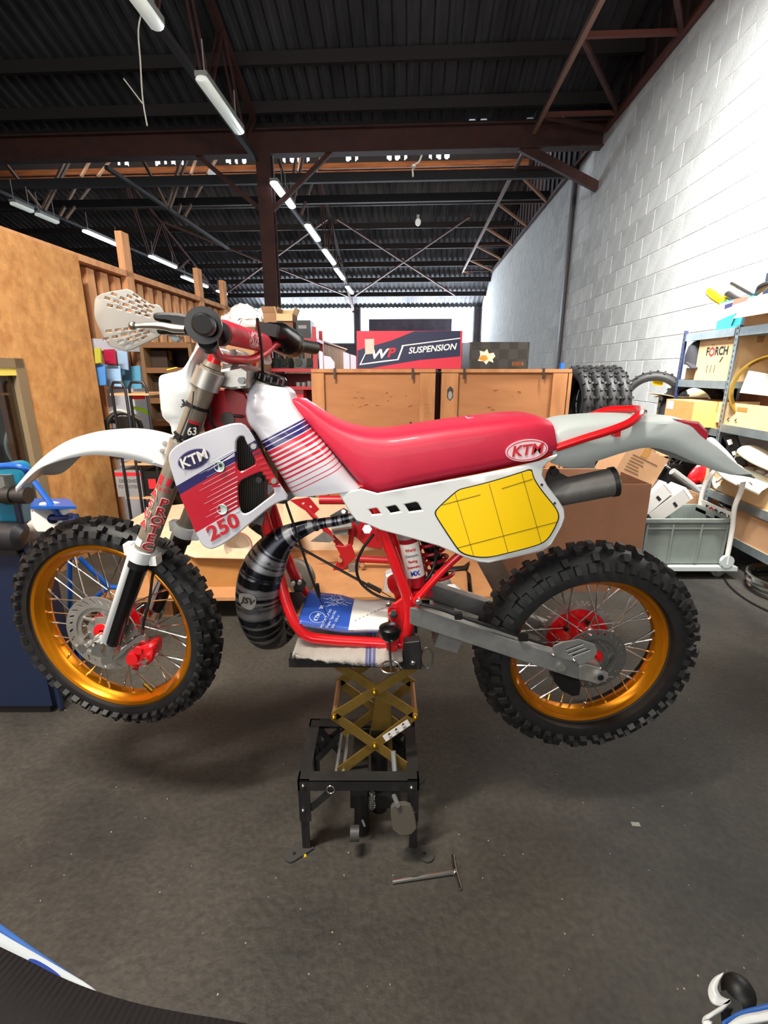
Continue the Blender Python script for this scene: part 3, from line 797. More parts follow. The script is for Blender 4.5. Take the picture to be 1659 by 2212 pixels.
for px, py, r in ((850, 1324, .012), (903, 1297, .01), (840, 1302, .008)):
    c = P(px, py, -.112); mb.tube([c, c + V((0, -.012, 0))], r, 6); mb.tube([c + V((0, -.012, 0)), c + V((0, -.016, 0))], r * .62, 10)
part('frame_bolts', mb, CHROME, fr)
part('bolt_sockets', MB().tube([P(850, 1324, -.126), P(850, 1324, -.13)], .007, 10), BLACK, fr)
# foot peg lug under the pivot
part('footpeg_lug', MB().plate(xz([(833, 1385), (862, 1385), (860, 1402), (855, 1407), (840, 1407), (832, 1398)], D - .13), D - .135, .03, bev=.003), REDP, fr)
# engine mounting brackets and their bolts
mb = MB().plate(xz([(627, 1254), (654, 1252), (662, 1260), (658, 1272), (647, 1284), (637, 1282), (633, 1265)], D - .02), D - .02, .004, bev=.001); part('engine_bracket', mb, STEEL, bike); mb = MB()
mb.plate(xz([(617, 1279), (648, 1278), (660, 1290), (640, 1330), (630, 1325), (622, 1295)], D - .03), D - .035, .004, bev=.001)
mb.plate(xz([(646, 1284), (662, 1296), (648, 1312), (636, 1300)], D - .0), D + .01, .004)
part('engine_bracket', mb, STEEL, bike)
mb = MB()
for px, py in ((634, 1259), (648, 1256), (606, 1300), (622, 1333), (640, 1318), (608, 1303)):
    c = P(px, py, -.045); mb.tube([c, c + V((0, -.012, 0))], .006, 6)
c1, c2 = P(652, 1262, -.01), P(634, 1293, -.02); mb.tube([c1, c2], .005, 8)
part('bracket_bolts', mb, CHROME, bike)
# ------------------------------------------------------------------ swing arm
sw = sub('swingarm', bike, 'grey aluminium swingarm')
ol = xz([(884, 1309), (900, 1312), (1195, 1408), (1238, 1424), (1262, 1440), (1252, 1466), (1236, 1462), (893, 1349), (884, 1345)], D - .11)
part('arm', MB().plate(ol, D - .118, .034, bev=.003), ALUD, sw); part('arm', MB().plate(ol, D + .09, .034, bev=.003), ALUD, sw)
part('arm_bridge', MB().box((P(960, 1345).x, D, P(960, 1350).z), (.07, .2, .05), Matrix.Rotation(R(18), 3, 'Y')), ALUD, sw)
ol = xz([(1248, 1436), (1262, 1431), (1298, 1440), (1311, 1448), (1313, 1462), (1302, 1470), (1289, 1475), (1264, 1468), (1250, 1466)], D - .12)
part('axle_block', MB().plate(ol, D - .128, .045, bev=.003), ALU, sw); part('axle_block', MB().plate(ol, D + .088, .04, bev=.003), ALU, sw)
c = at(1294, 1459, D - .128); mb = MB().tube([c, c + V((0, -.01, 0))], .0155, 16); part('axle_nut', mb, ALUD, sw)
part('axle_bore', MB().tube([c + V((0, -.0105, 0)), c + V((0, -.012, 0))], .009, 12), BLACK, sw)
c = at(1212, 1440, D - .12); part('arm_boss', MB().lathe([(.001, 0), (.012, 0), (.012, .01), (.009, .012)], 18, Matrix.Translation(c + V((0, -.006, 0)))), ALU, sw)
ol = xz([(1191, 1400), (1194, 1392), (1213, 1384), (1249, 1378), (1282, 1389), (1288, 1400), (1287, 1408), (1279, 1422), (1250, 1434), (1240, 1425), (1200, 1417)], D - .13)
sl = [xz([(1212 + k, 1402 + j), (1248 + k, 1389 + j), (1250 + k, 1391.5 + j), (1214 + k, 1405 + j)], D - .13) for k, j in ((8, -3), (12, 5), (22, 10))]
part('disc_guard', MB().plate(ol, D - .138, .004, sl, bev=.001), ALUD, sw)
mb = MB()
for px, py in ((1195, 1414), (1240, 1426)): 
    c = at(px, py, D - .139); mb.ball(c, .007, 8)
part('guard_bolts', mb, CHROME, sw)
part('rear_caliper', MB().plate(xz([(1192, 1450), (1250, 1466), (1254, 1478), (1250, 1500), (1236, 1502), (1212, 1490), (1196, 1470)], D - .09), D - .1, .05, bev=.006), BLACK, sw)
mb = MB().tube([P(*q) for q in ((900, 1303, -.12), (940, 1312, -.125), (985, 1328, -.125), (1040, 1347, -.125), (1062, 1354, -.12))], .005, 8, res=20)
mb.tube([P(1062, 1354, -.12), P(1130, 1378, -.115), P(1180, 1393, -.1)], .004, 8)
mb.box(P(990, 1330, -.125), (.02, .014, .018)); mb.box(P(1130, 1376, -.12), (.025, .014, .02))
part('brake_hose', mb, BLACK, bike)
# chrome chain adjuster on the lower side
# ------------------------------------------------------------------ rear shock
sh = sub('rear_shock', bike)
ct, cb = P(879, 1150, -.05), P(902, 1262, -.05); ax = (cb - ct).normalized()
mb = MB().tube([ct, cb], .029, 24); part('reservoir', mb, M('shock_red', '#b01f2e', .3, .4), sh, 'red gas reservoir')
part('reservoir_cap', MB().tube([ct - ax * .012, ct + ax * .012], .031, 24), ALU, sh)
# label wrapped on the side facing the camera
def wrap_label(a, b, r, h0, h1, n=14):
    d = (b - a).normalized(); s = V((0, -1, 0)); s = (s - d * s.dot(d)).normalized(); t = d.cross(s)
    rows_ = [[a + d * h + (s * math.cos(an) + t * math.sin(an)) * r for an in [R(h0 + (h1 - h0) * k / n) for k in range(n + 1)]] for h in (hh0, hh1)]
    return rows_
L_ = (cb - ct).length; hh0, hh1 = L_ * .16, L_ * .8
part('reservoir_label', MB().loft(wrap_label(ct, cb, .0296, -62, 62)), PAPER, sh, 'cream printed label')
ang = -math.degrees(math.atan2(cb.x - ct.x, ct.z - cb.z)) * -1
for i, (s_, sz, mt, bd) in enumerate((('World', .0125, REDINK, .03), ('Champion', .0105, INK, 0), ('Racing', .011, REDINK, .03), ('Suspension', .0095, REDINK, .03), ('MX', .02, M('blue_ink', '#1d3fae', .5), .03))):
    p = ct.lerp(cb, .27 + .105 * i + (.02 if i == 4 else 0)); p = V((p.x, D - .05 - .0305, p.z))
    text(s_, sz, face_at(p, ang), mt, sh, bold=bd, sx=.85)
mb = MB()
a, b = P(905, 1120, 0), P(955, 1245, 0)
mb.tube([a, b], .022, 16); part('shock_body', mb, BLACKG, sh)
mb = MB(); d = (b - a)
pts = []
for i in range(120):
    t = i / 119; an = t * 7 * 2 * math.pi; n1 = d.cross(V((0, 1, 0))).normalized()
    pts.append(a + d * t + (n1 * math.cos(an) + V((0, 1, 0)) * math.sin(an)) * .036)
mb.tube(pts, .0055, 8); part('coil_spring', mb, REDP2, sh)
mb = MB().tube([P(*q) for q in ((942, 1186, -.05), (940, 1215, -.05), (925, 1248, -.06), (905, 1262, -.06), (888, 1258, -.06))], .005, 8, res=20)
mb.ball(P(900, 1264, -.06), .012); part('shock_hose', mb, BLACK, sh)
mb = MB().box(P(905, 1270, -.04), (.07, .1, .018), Matrix.Rotation(R(-12), 3, 'Y')); mb.tube([P(884, 1280, -.1), P(884, 1280, .1)], .008, 10); part('shock_link', mb, REDP2, sh)
# ------------------------------------------------------------------ exhaust
ex = sub('exhaust', bike)
PIPE = M('burnt_black_pipe', '#15161a', .2, .9)
nt = PIPE.node_tree; b_ = nt.nodes['Principled BSDF']
tc = node(nt, 'ShaderNodeUVMap'); at_ = node(nt, 'ShaderNodeAttribute'); at_.attribute_name = 'along'
wv = node(nt, 'ShaderNodeTexNoise'); wv.inputs['Scale'].default_value = 1; wv.inputs['Detail'].default_value = 3
cmb = node(nt, 'ShaderNodeCombineXYZ'); mul = node(nt, 'ShaderNodeMath', operation='MULTIPLY'); mul.inputs[1].default_value = 44
nt.links.new(at_.outputs['Fac'], mul.inputs[0]); nt.links.new(mul.outputs[0], cmb.inputs[0])
tco = node(nt, 'ShaderNodeTexCoord'); nz = node(nt, 'ShaderNodeTexNoise'); nz.inputs['Scale'].default_value = 22; nt.links.new(tco.outputs['Object'], nz.inputs['Vector'])
nt.links.new(nz.outputs[0], cmb.inputs[1]); nt.links.new(cmb.outputs[0], wv.inputs['Vector'])
rp = node(nt, 'ShaderNodeValToRGB'); e = rp.color_ramp.elements
e[0].position = .47; e[0].color = lin('#2e3036'); e[1].position = .55; e[1].color = lin('#909092')
nt.links.new(wv.outputs[0], rp.inputs[0]); nt.links.new(rp.outputs[0], b_.inputs['Base Color'])
rr = node(nt, 'ShaderNodeMapRange'); rr.inputs['From Min'].default_value = .45; rr.inputs['From Max'].default_value = .56; rr.inputs['To Min'].default_value = .24; rr.inputs['To Max'].default_value = .45
nt.links.new(wv.outputs[0], rr.inputs[0]); nt.links.new(rr.outputs[0], b_.inputs['Roughness'])
pp = [(778, 1113, -.06, .0125), (735, 1124, -.06, .0135), (683, 1133, -.06, .0155), (660, 1140, -.06, .021), (630, 1153, -.06, .029), (606, 1170, -.06, .040), (584, 1198, -.06, .052), (568, 1232, -.06, .061), (560, 1275, -.06, .065), (563, 1318, -.055, .066), (571, 1352, -.03, .060), (585, 1370, .03, .048), (605, 1372, .08, .036), (630, 1350, .09, .028)]
n_ = 70; q = cr_interp([tuple(P(a, b, c)) for a, b, c, r in pp], n_)
rs = cr_interp([(i, r * 30, 0) for i, (_, _, _, r) in enumerate(pp)], 400)
Lp = [0]
for (a, b) in zip(pp, pp[1:]): Lp.append(Lp[-1] + (P(*b[:3]) - P(*a[:3])).length)
def rat(t):
    s = t * Lp[-1]; k = 0
    while k < len(pp) - 2 and s > Lp[k + 1]: k += 1
    u = (s - Lp[k]) / (Lp[k + 1] - Lp[k]); x = k + u
    return min(rs, key=lambda v: abs(v.x - x)).y / 30
mb = MB().tube(q, [rat(i / (n_ - 1)) for i in range(n_)], 28)
po = part('expansion_chamber', mb, PIPE, ex, 'burnt black expansion pipe with grey weld bands')
me = po.data; at2 = me.attributes.new('along', 'FLOAT', 'POINT'); qs = [W[po].inverted() @ v for v in q]
for i, v in enumerate(me.vertices):
    at2.data[i].value = min(range(n_), key=lambda k: (qs[k] - v.co).length_squared) / (n_ - 1)
mb = MB()
c = P(683, 1133, -.06); t_ = (P(683, 1133, -.06) - P(700, 1130, -.06)).normalized(); mb.tube([c - t_ * .004, c + t_ * .004], .0185, 20)
part('pipe_collar', mb, STEEL, ex)
# maker's badge
def badge():
    yb = D - .06 - .066
    ol = smooth_loop(xz([(514, 1283), (545, 1282), (555, 1292), (552, 1310), (542, 1318), (520, 1312), (513, 1300)], yb), 2)
    cxb = P(559, 1296, -.06)
    return MB().plate(ol, lambda x, z: D - .06 - math.sqrt(max(.067 ** 2 - (x - cxb.x) ** 2, .02 ** 2)) - .002, .003, grid=.006)
bd_ = part('badge', badge(), ALU, ex, 'silver riveted badge'); 
text('JSV', .026, face_at(at(534, 1299, D - .06 - .0705), -8, Matrix.Rotation(R(-16), 3, 'Z')), INK, ex, 'badge_lettering', bold=.02, shear=.25, sx=1.1)
# header stub under the radiator
mb = MB().tube([P(*q_) for q_ in ((548, 1128, .02), (562, 1140, .03), (575, 1150, .03), (580, 1165, .02))], [.02, .019, .018, .018], 14, res=14); part('coolant_pipe', mb, STEEL, bike)
# bracket over the thin pipe
mb = MB().plate(xz([(712, 1115), (742, 1098), (752, 1104), (752, 1116), (735, 1122)], D - .03), D - .03, .005); part('pipe_bracket', mb, ALUD, bike)
mb = MB().tube([P(742, 1105, -.032), P(742, 1105, -.045)], .006, 6); mb.tube([P(793, 1143, -.05), P(793, 1143, -.075)], .013, 6); part('bracket_bolts', mb, CHROME, bike)
# silencer
ms = sub('muffler', bike, 'dark grey silencer')
a, b = at(1188, 1068, D - .055), at(1329, 1040, D - .07); dv = (b - a).normalized()
MUF = M('silencer_grey', '#6b6966', .4, .25, c2='#62605d', vs=30)
part('muffler_body', MB().tube([a - dv * .12, a, b - dv * .012, b - dv * .004, b], [.036, .0385, .0395, .0395, .035], 28, flat=.95), MUF, ms)
part('end_cap', MB().tube([b - dv * .012, b + dv * .001, b + dv * .004], [.0402, .0402, .034], 28), M('end_cap_black', '#3a3a39', .35, .6), ms)
part('end_cap_bolts', MB().tube([b - dv * .03 + V((0, -.038, .0)), b - dv * .03 + V((0, -.044, 0))], .005, 8), CHROME, ms)
mb = MB().plate(xz([(1175, 1050), (1182, 1022), (1190, 1008), (1200, 1007), (1207, 1020), (1232, 1033), (1234, 1040), (1190, 1046)], D - .06), D - .06, .006, bev=.001); part('hanger', mb, STEEL, ms)
c = P(1196, 1018, -.064); part('hanger_bolt', MB().tube([c, c + V((0, -.012, 0))], .011, 12), BLACK, ms)
# ------------------------------------------------------------------ tank, seat
A = [(551, 826, -.03), (537, 838, -.05), (526, 854, -.08), (520, 878, -.1), (517, 900, -.125), (523, 918, -.13), (545, 944, -.13), (572, 990, -.13), (600, 1035, -.13), (624, 1077, -.13)]
B = [(617, 838, -.03), (624, 850, -.06), (625, 862, -.08), (632, 880, -.1), (650, 908, -.12), (672, 936, -.12), (705, 972, -.12), (740, 1015, -.12), (764, 1042, -.12), (781, 1057, -.12)]
dr = V((.448, 0, -.894))
def sd(px, py, y): return at(px, py, D + y).dot(dr) - V((g0.x, D, g0.z)).dot(dr)
wt_, nv, rd = '#d3d2da', '#2a2360', '#c8283a'
st0 = sd(700, 868, -.13)
ys_ = [(0, wt_)]
base = sd(600, 934, -.13)
tab = [(0, nv), (.0025, wt_), (.006, nv), (.0155, wt_), (.0185, nv), (.026, wt_), (.0295, rd), (.0385, wt_), (.0425, rd), (.0505, wt_), (.0555, rd), (.0625, wt_), (.0685, rd), (.0745, wt_), (.0815, rd), (.0868, wt_), (.0945, rd), (.0992, wt_), (.1075, rd), (.1115, wt_), (.1205, rd), (.124, wt_), (.134, rd), (.137, wt_), (.147, rd), (.149, wt_)]
lo_, hi_ = base - .3, base + .3
TANK = ramp_mat('printed_tank_plastic', dr, lo_, hi_, [(lo_, wt_)] + [(base + a_, c_) for a_, c_ in tab])
mb = body(A, B, [.05, .062, .08, .105, .125, .135, .138, .138, .136, .132], 48, k=36, p=4.6)
tk = sub('fuel_tank', bike); part('tank_shell', mb, TANK, tk, 'white tank with navy and red stripes')
a, b = P(584, 829, 0), P(588, 812, 0); dv = (b - a).normalized()
mb = MB().tube([a, a + dv * .006, b, b + dv * .005], [.036, .039, .039, .034], 28)
for k in range(14):
    an = 2 * math.pi * k / 14; n1 = dv.cross(V((0, 1, 0))).normalized(); pr = n1 * math.cos(an) + V((0, 1, 0)) * math.sin(an)
    mb.tube([a + pr * .0385 + dv * .006, b + pr * .0385], .004, 6)
part('filler_cap', mb, BLACKG, tk, 'black filler cap'); part('filler_neck', MB().tube([a - dv * .03, a + dv * .003], [.05, .034], 24), M('cream_plastic', '#ded8c4', .4), tk)
mb = MB().tube([P(*q_) for q_ in ((568, 815, 0), (566, 770, -.05), (560, 715, -.1), (556, 690, -.16))], .004, 8, res=16); part('breather_hose', mb, BLACKG, tk)
SEAT = M('red_seat_vinyl', '#c81f3f', .5, c2='#c01c3b', vs=12, bump=.05, bs=300, coat=.1)
A = [(630, 862, -.05), (645, 861, -.03), (668, 873, -.03), (692, 890, -.03), (730, 912, -.03), (775, 926, -.03), (830, 930, -.03), (900, 921, -.03), (960, 912, -.03), (1040, 902, -.03), (1110, 895, -.03), (1150, 895, -.03), (1174, 903, -.04)]
B = [(627, 880, -.09), (640, 901, -.1), (668, 934, -.11), (700, 970, -.12), (735, 1010, -.125), (775, 1055, -.125), (808, 1079, -.125), (880, 1062, -.125), (945, 1047, -.125), (1030, 1030, -.125), (1110, 1012, -.125), (1170, 997, -.12), (1207, 980, -.12)]
mb = body(A, B, [.05, .07, .085, .1, .115, .122, .126, .13, .132, .134, .134, .13, .118], 60, k=40, p=4.4)
se = sub('seat', bike); part('seat_cushion', mb, SEAT, se, 'red vinyl seat cushion')
def ell(px, py, a_, b_, ang_, y, n=40):
    c = at(px, py, y); ca, sa = math.cos(R(ang_)), math.sin(R(ang_))
    return [(c.x + a_ * math.cos(t) * ca - b_ * math.sin(t) * sa, c.z + a_ * math.cos(t) * sa + b_ * math.sin(t) * ca) for t in [2 * math.pi * i / n for i in range(n)]]
ysd = D - .1375
part('seat_badge', MB().plate(ell(1138, 973, .052, .027, 7, ysd), ysd, .004), M('badge_white', '#e6c9d0', .5), se, 'white oval badge')
part('badge_ring', MB().plate(ell(1138, 973, .0495, .0245, 7, ysd), ysd - .0004, .002, [ell(1138, 973, .0475, .0225, 7, ysd)]), REDINK, se)
text('KTM', .036, face_at(at(1138, 973, ysd - .0012), 7), REDINK, se, 'badge_lettering', bold=.025, shear=.22, sx=1.05)
# ------------------------------------------------------------------ side panel with number plate
sp = sub('side_panel', bike)
def ysp(x, z): return D - .128 - .012 * math.exp(-((x - .28) / .16) ** 2) + .075 * ((x - .36) + math.sqrt((x - .36) ** 2 + .0016))
ol = xz([(731, 1066), (780, 1056), (815, 1066), (900, 1050), (1000, 1032), (1100, 1012), (1165, 996), (1190, 986), (1204, 981), (1206, 985), (1200, 991), (1184, 1000), (1175, 1009), (1172, 1025), (1182, 1048), (1207, 1081), (1219, 1100), (1221, 1118), (1214, 1138), (1192, 1177), (1174, 1190), (1098, 1208), (1056, 1217), (1035, 1215), (1005, 1205), (947, 1180), (883, 1162), (820, 1145), (791, 1132), (770, 1126), (757, 1110), (743, 1086)], ysp)
hl = [xz(h, ysp) for h in ([(797, 1101), (812, 1098), (815, 1099), (823, 1110), (804, 1112)], [(835, 1096), (853, 1092), (857, 1094), (865, 1105), (844, 1109)], [(874, 1090), (898, 1085), (903, 1087), (912, 1102), (884, 1106)])]
part('panel', MB().plate(ol, ysp, .006, hl, grid=.02, bev=.003), WHITE, sp, 'white plastic panel with three slots')
yo = smooth_loop([(938, 1109), (941, 1100), (978, 1066), (990, 1057), (1000, 1054), (1055, 1041), (1126, 1019), (1149, 1011), (1151, 1025), (1158, 1040), (1174, 1063), (1200, 1094), (1208, 1110), (1207, 1124), (1187, 1163), (1165, 1178), (1098, 1195), (1062, 1204), (1036, 1205), (1012, 1201), (996, 1195), (985, 1184), (942, 1118)], 2)
part('number_plate_edge', MB().plate(xz(yo, ysp), lambda x, z: ysp(x, z) - .0014, .003, grid=.02), INK, sp, 'black border')
cxy = (1078, 1110)
yi = [(cxy[0] + (p_[0] - cxy[0]) * .977, cxy[1] + (p_[1] - cxy[1]) * .969) for p_ in yo]
part('number_plate', MB().plate(xz(yi, ysp), lambda x, z: ysp(x, z) - .003, .004, grid=.02), YEL, sp, 'yellow number plate background')
mb = MB()
def ln(a_, b_, w_=.0011):
    n_ = 14
    for i in range(n_):
        q0 = [a_[k] + (b_[k] - a_[k]) * i / n_ for k in (0, 1)]; q1 = [a_[k] + (b_[k] - a_[k]) * (i + 1) / n_ for k in (0, 1)]
        (xa, za), (xb, zb_) = xz([q0, q1], ysp); mb.bar((xa, ysp(xa, za) - .0034, za), (xb, ysp(xb, zb_) - .0034, zb_), w_, .0006, up=(0, 1, 0))
for l in (((982, 1064), (1023, 1201)), ((1056, 1045), (1097, 1194)), ((1126, 1021), (1169, 1174)), ((955, 1090), (1037, 1068)), ((1083, 1055), (1150, 1034)), ((986, 1183), (1204, 1126))): ln(*l)
part('plate_lines', mb, INK, sp)
mb = MB()
for px, py in ((1170, 1047), (1198, 1087)):
    (x_, z_), = xz([(px, py)], ysp); mb.lathe([(.0005, -.0015), (.0035, -.001), (.0035, .002)], 12, Matrix.Translation((x_, ysp(x_, z_), z_)))
part('panel_screws', mb, STEEL, sp)
part('airbox', MB().plate(xz([(768, 1074), (1000, 1062), (1150, 1045), (1165, 1150), (1060, 1190), (900, 1150), (800, 1122)], D - .06), D - .07, .1, bev=.004), BLACK, bike)
# ------------------------------------------------------------------ radiator, shroud
def ysh(x, z): return D - .145 - .055 * max(0, min(1, (-.24 - x) / .26))
rd_ = sub('radiator', bike)
RADM = M('radiator_black', '#161513', .5)
(xa, za), (xb, zb_) = xz([(505, 935), (600, 1120)], D - .11)
part('core', MB().plate(xz([(500, 935), (545, 930), (575, 1010), (570, 1085), (540, 1130), (505, 1125)], D - .11), D - .105, .03), RADM, rd_)
mb = MB()
for px in range(509, 568, 4):
    a_, b_ = at(px, 938, D - .109), at(px + 4, 1118, D - .109); mb.bar(a_, b_, .0014, .003, up=(0, 1, 0))
part('fins', mb, M('radiator_fin', '#2c2822', .5), rd_, kind='stuff')
part('side_tank', MB().box((P(575, 1090, 0).x, D - .02, P(575, 1085, 0).z), (.03, .1, .09), Matrix.Rotation(R(15), 3, 'Y')), ALUD, rd_)
c = at(561, 1035, D - .12); part('mount_bolt', MB().tube([c, c + V((0, -.01, 0))], .008, 10), STEEL, rd_)
shr = sub('radiator_shroud', bike)
ol = smooth_loop([(363, 998), (363, 985), (372, 968), (405, 948), (472, 923), (503, 914), (525, 914), (541, 932), (563, 976), (587, 1020), (607, 1050), (626, 1078), (602, 1085), (580, 1098), (559, 1116), (529, 1141), (505, 1161), (478, 1179), (458, 1187), (449, 1186), (437, 1180), (425, 1160), (405, 1112), (383, 1062)], 1)
v1 = smooth_loop([(509, 956), (513, 947), (519, 942), (527, 943), (530, 952), (541, 974), (555, 1001), (538, 1011), (522, 1019), (515, 1018), (511, 1006)], 1)
v2 = smooth_loop([(514, 1050), (519, 1039), (530, 1033), (548, 1025), (563, 1019), (568, 1022), (583, 1044), (594, 1063), (588, 1070), (573, 1081), (556, 1094), (540, 1106), (528, 1111), (520, 1107), (516, 1090), (514, 1070)], 1)
ds = V((.489, 0, -.872)); org = V((g0.x, D, g0.z))
def ss(px, py):
    (x_, z_), = xz([(px, py)], ysh); return (V((x_, ysh(x_, z_), z_)) - org).dot(ds)
n0 = (ss(385, 1046) + ss(506, 979)) / 2; n1 = (ss(393, 1064) + ss(506, 997)) / 2; r1 = (ss(427, 1143) + ss(505, 1106)) / 2
lo_, hi_ = n0 - .3, n0 + .3
SHR = ramp_mat('printed_shroud_plastic', ds, lo_, hi_, [(lo_, '#d3d2da'), (n0, '#2a2360'), (n1, '#c42032'), (r1, '#d3d2da')])
part('shroud_panel', MB().plate(xz(ol, ysh), ysh, .006, [xz(v1, ysh), xz(v2, ysh)], grid=.02, bev=.003), SHR, shr, 'white shroud with navy and red bands')
WP_ = M('white_print', '#d3d2da', .3, coat=.3)
mb = MB()
def wedge(a_, b_, w0, w1):
    p0, p1 = [V((x_, ysh(x_, z_) - .0007, z_)) for x_, z_ in xz([a_, b_], ysh)]
    n_ = (p1 - p0).normalized().cross(V((0, 1, 0)))
    mb.add([p0 + n_ * w0, p0 - n_ * w0, p1 - n_ * w1, p1 + n_ * w1], [(0, 1, 2, 3)])
for k in range(11):                           # tapering white lines on the red field
    y_ = 998 + k * 10.4; x_ = 508 if y_ < 1020 else (513 if y_ < 1100 else 518)
    ln_ = 62 + 9 * (k % 3) - 1.5 * k
    wedge((x_ - ln_, y_ + ln_ * .535), (x_, y_), .0002, .0004 + .00012 * k)
for k in range(2): wedge((440 + 8 * k, 1007 + 11 * k), (507, 971 + 9 * k), .0002, .0012)
wedge((430, 1024), (507, 984), .0002, .0009)
part('white_print', mb, WP_, shr)
Ls = [(531, 951), (542, 974), (556, 1001), (567, 1021), (581, 1042), (594, 1061)]; Rs = [(543, 938), (559, 970), (574, 998), (588, 1022), (601, 1043), (615, 1063)]
def lr(L, t): k = max(0, min(4, int(t))); u = t - k; return (L[k][0] * (1 - u) + L[k + 1][0] * u, L[k][1] * (1 - u) + L[k + 1][1] * u)
mb = MB()
for t in (.55, .95, 1.35): wedge(lr(Ls, t), lr(Rs, t - .1), .0014, .0014)
part('navy_print', mb, NAVY, shr)
mb = MB()
for t in (1.75, 2.2, 2.65, 3.1, 3.55, 4.0, 4.45): wedge(lr(Ls, t), lr(Rs, t - .12), .0028, .0026)
part('red_print', mb, REDINK, shr)
def shrp(px, py, d=0):
    (x_, z_), = xz([(px, py)], ysh); return V((x_, ysh(x_, z_) - d, z_))
def ellp(px, py, a_, b_, ang_):
    c = shrp(px, py); ca, sa = math.cos(R(ang_)), math.sin(R(ang_))
    return [(c.x + a_ * math.cos(t) * ca - b_ * math.sin(t) * sa, c.z + a_ * math.cos(t) * sa + b_ * math.sin(t) * ca) for t in [2 * math.pi * i / 40 for i in range(40)]]
part('oval_badge', MB().plate(ellp(419, 992, .038, .023, 22), lambda x, z: ysh(x, z) - .0006, .003, grid=.02), M('badge_rim', '#8d89a5', .4), shr)
part('oval_badge_field', MB().plate(ellp(419, 992, .036, .021, 22), lambda x, z: ysh(x, z) - .001, .003, grid=.02), NAVY, shr, 'navy oval badge')
tl = Matrix.Rotation(math.atan(.055 / .26), 3, 'Z')
text('KTM', .033, face_at(shrp(419, 992, .003), 22, tl), PAPER, shr, 'badge_lettering', bold=.025, shear=.15)
text('250', .05, face_at(shrp(481, 1140, .002), 27, tl), REDINK, shr, 'displacement_number', bold=.03, shear=.15, sx=1.12)
mb = MB()
for px, py in ((474, 1008), (480, 1100)): mb.lathe([(.0005, -.0005), (.010, -.001), (.0125, -.0035), (.0135, 0)], 20, Matrix.Translation(shrp(px, py, .0)))
part('grommet', mb, M('mint_rubber', '#b9d0c6', .5), shr)
mb = MB()
for px, py in ((477, 1005), ): mb.box(shrp(px, py, .002), (.006, .003, .007))
part('grommet_hole', mb, INK, shr)
mb = MB()
for px, py in ((548, 964), (592, 1039)):
    c = shrp(px, py); mb.tube([c, c + V((0, -.005, 0))], [.008, .0065], 14); mb.tube([c + V((0, -.005, 0)), c + V((0, -.0055, 0))], .003, 6)
part('shroud_screws', mb, ALU, shr)
# ------------------------------------------------------------------ rear fender, tail light, grab loop
rf = sub('rear_fender', bike)
top = [(1176, 915), (1203, 902), (1265, 894), (1328, 893), (1381, 896), (1434, 898), (1465, 905), (1484, 925), (1525, 957), (1562, 991), (1603, 1020), (1618, 1029)]
bot = [(1190, 1000), (1215, 1008), (1250, 1009), (1296, 995), (1359, 976), (1395, 969), (1425, 970), (1455, 978), (1515, 1004), (1562, 1022), (1600, 1030), (1617, 1031)]
n_ = 44
rail_t = cr_interp([tuple(P(x, y, 0)) for x, y in top], n_); rail_b = cr_interp([tuple(P(x, y, -.10)) for x, y in bot], n_)
rows_ = []
for i in range(n_):
    t, b = rail_t[i], rail_b[i]; k = i / (n_ - 1); hw = .10 * (1 - .25 * k) if k < .93 else .10 * (.77 - (k - .93) * 5)
    near = []
    sh_ = V((t.x, 0, t.z)).lerp(V((b.x, 0, b.z)), .14)
    prof_ = [(V((b.x, 0, b.z)), 1.0), (V((t.x, 0, t.z)).lerp(V((b.x, 0, b.z)), .55), .985), (sh_.lerp(V((b.x, 0, b.z)), .08), .95), (sh_, .86), (V((t.x, 0, t.z)).lerp(sh_, .35), .55)]
    near = [V((q_.x, D - hw * s_, q_.z)) for q_, s_ in prof_]
    rows_.append(near + [V((t.x, D, t.z))] + [V((q_.x, 2 * D - q_.y, q_.z)) for q_ in near[::-1]])
solid(part('fender_shell', MB().loft(rows_), GREYPL, rf, 'pale grey plastic mudguard', smooth=50), .004)
tl_ = xz([(1464, 906), (1512, 911), (1520, 919), (1534, 934), (1532, 946), (1525, 960), (1504, 948), (1484, 930)], D - .078)
part('tail_light', MB().plate(tl_, D - .078, .156, bev=.006), M('tail_light_red', '#a8102c', .2, coat=.5), rf, 'red tail light')
part('tail_light_mount', MB().plate(xz([(1440, 906), (1468, 910), (1490, 930), (1470, 918)], D - .06), D - .06, .12), BLACK, rf)
lp = [P(1200, 968, -.105), P(1260, 948, -.11), P(1330, 926, -.115), P(1362, 912, -.11), P(1379, 898, -.09), P(1383, 889, -.04), P(1378, 884, .0)]
lp2 = [P(1378, 884, .0), V((lp[5].x, 2 * D - lp[5].y, lp[5].z)), V((lp[4].x, 2 * D - lp[4].y, lp[4].z))] + mirror(lp[:4])[::-1]
mb = MB().tube(lp[:-1] + lp2, .0105, 12, res=60); mb.box(P(1331, 934, -.11), (.014, .02, .02)); part('grab_loop', mb, REDP, rf, 'red tubular grab loop')
part('loop_bolt', MB().tube([P(1385, 892, -.03), P(1396, 890, -.03)], .006, 8), CHROME, rf)
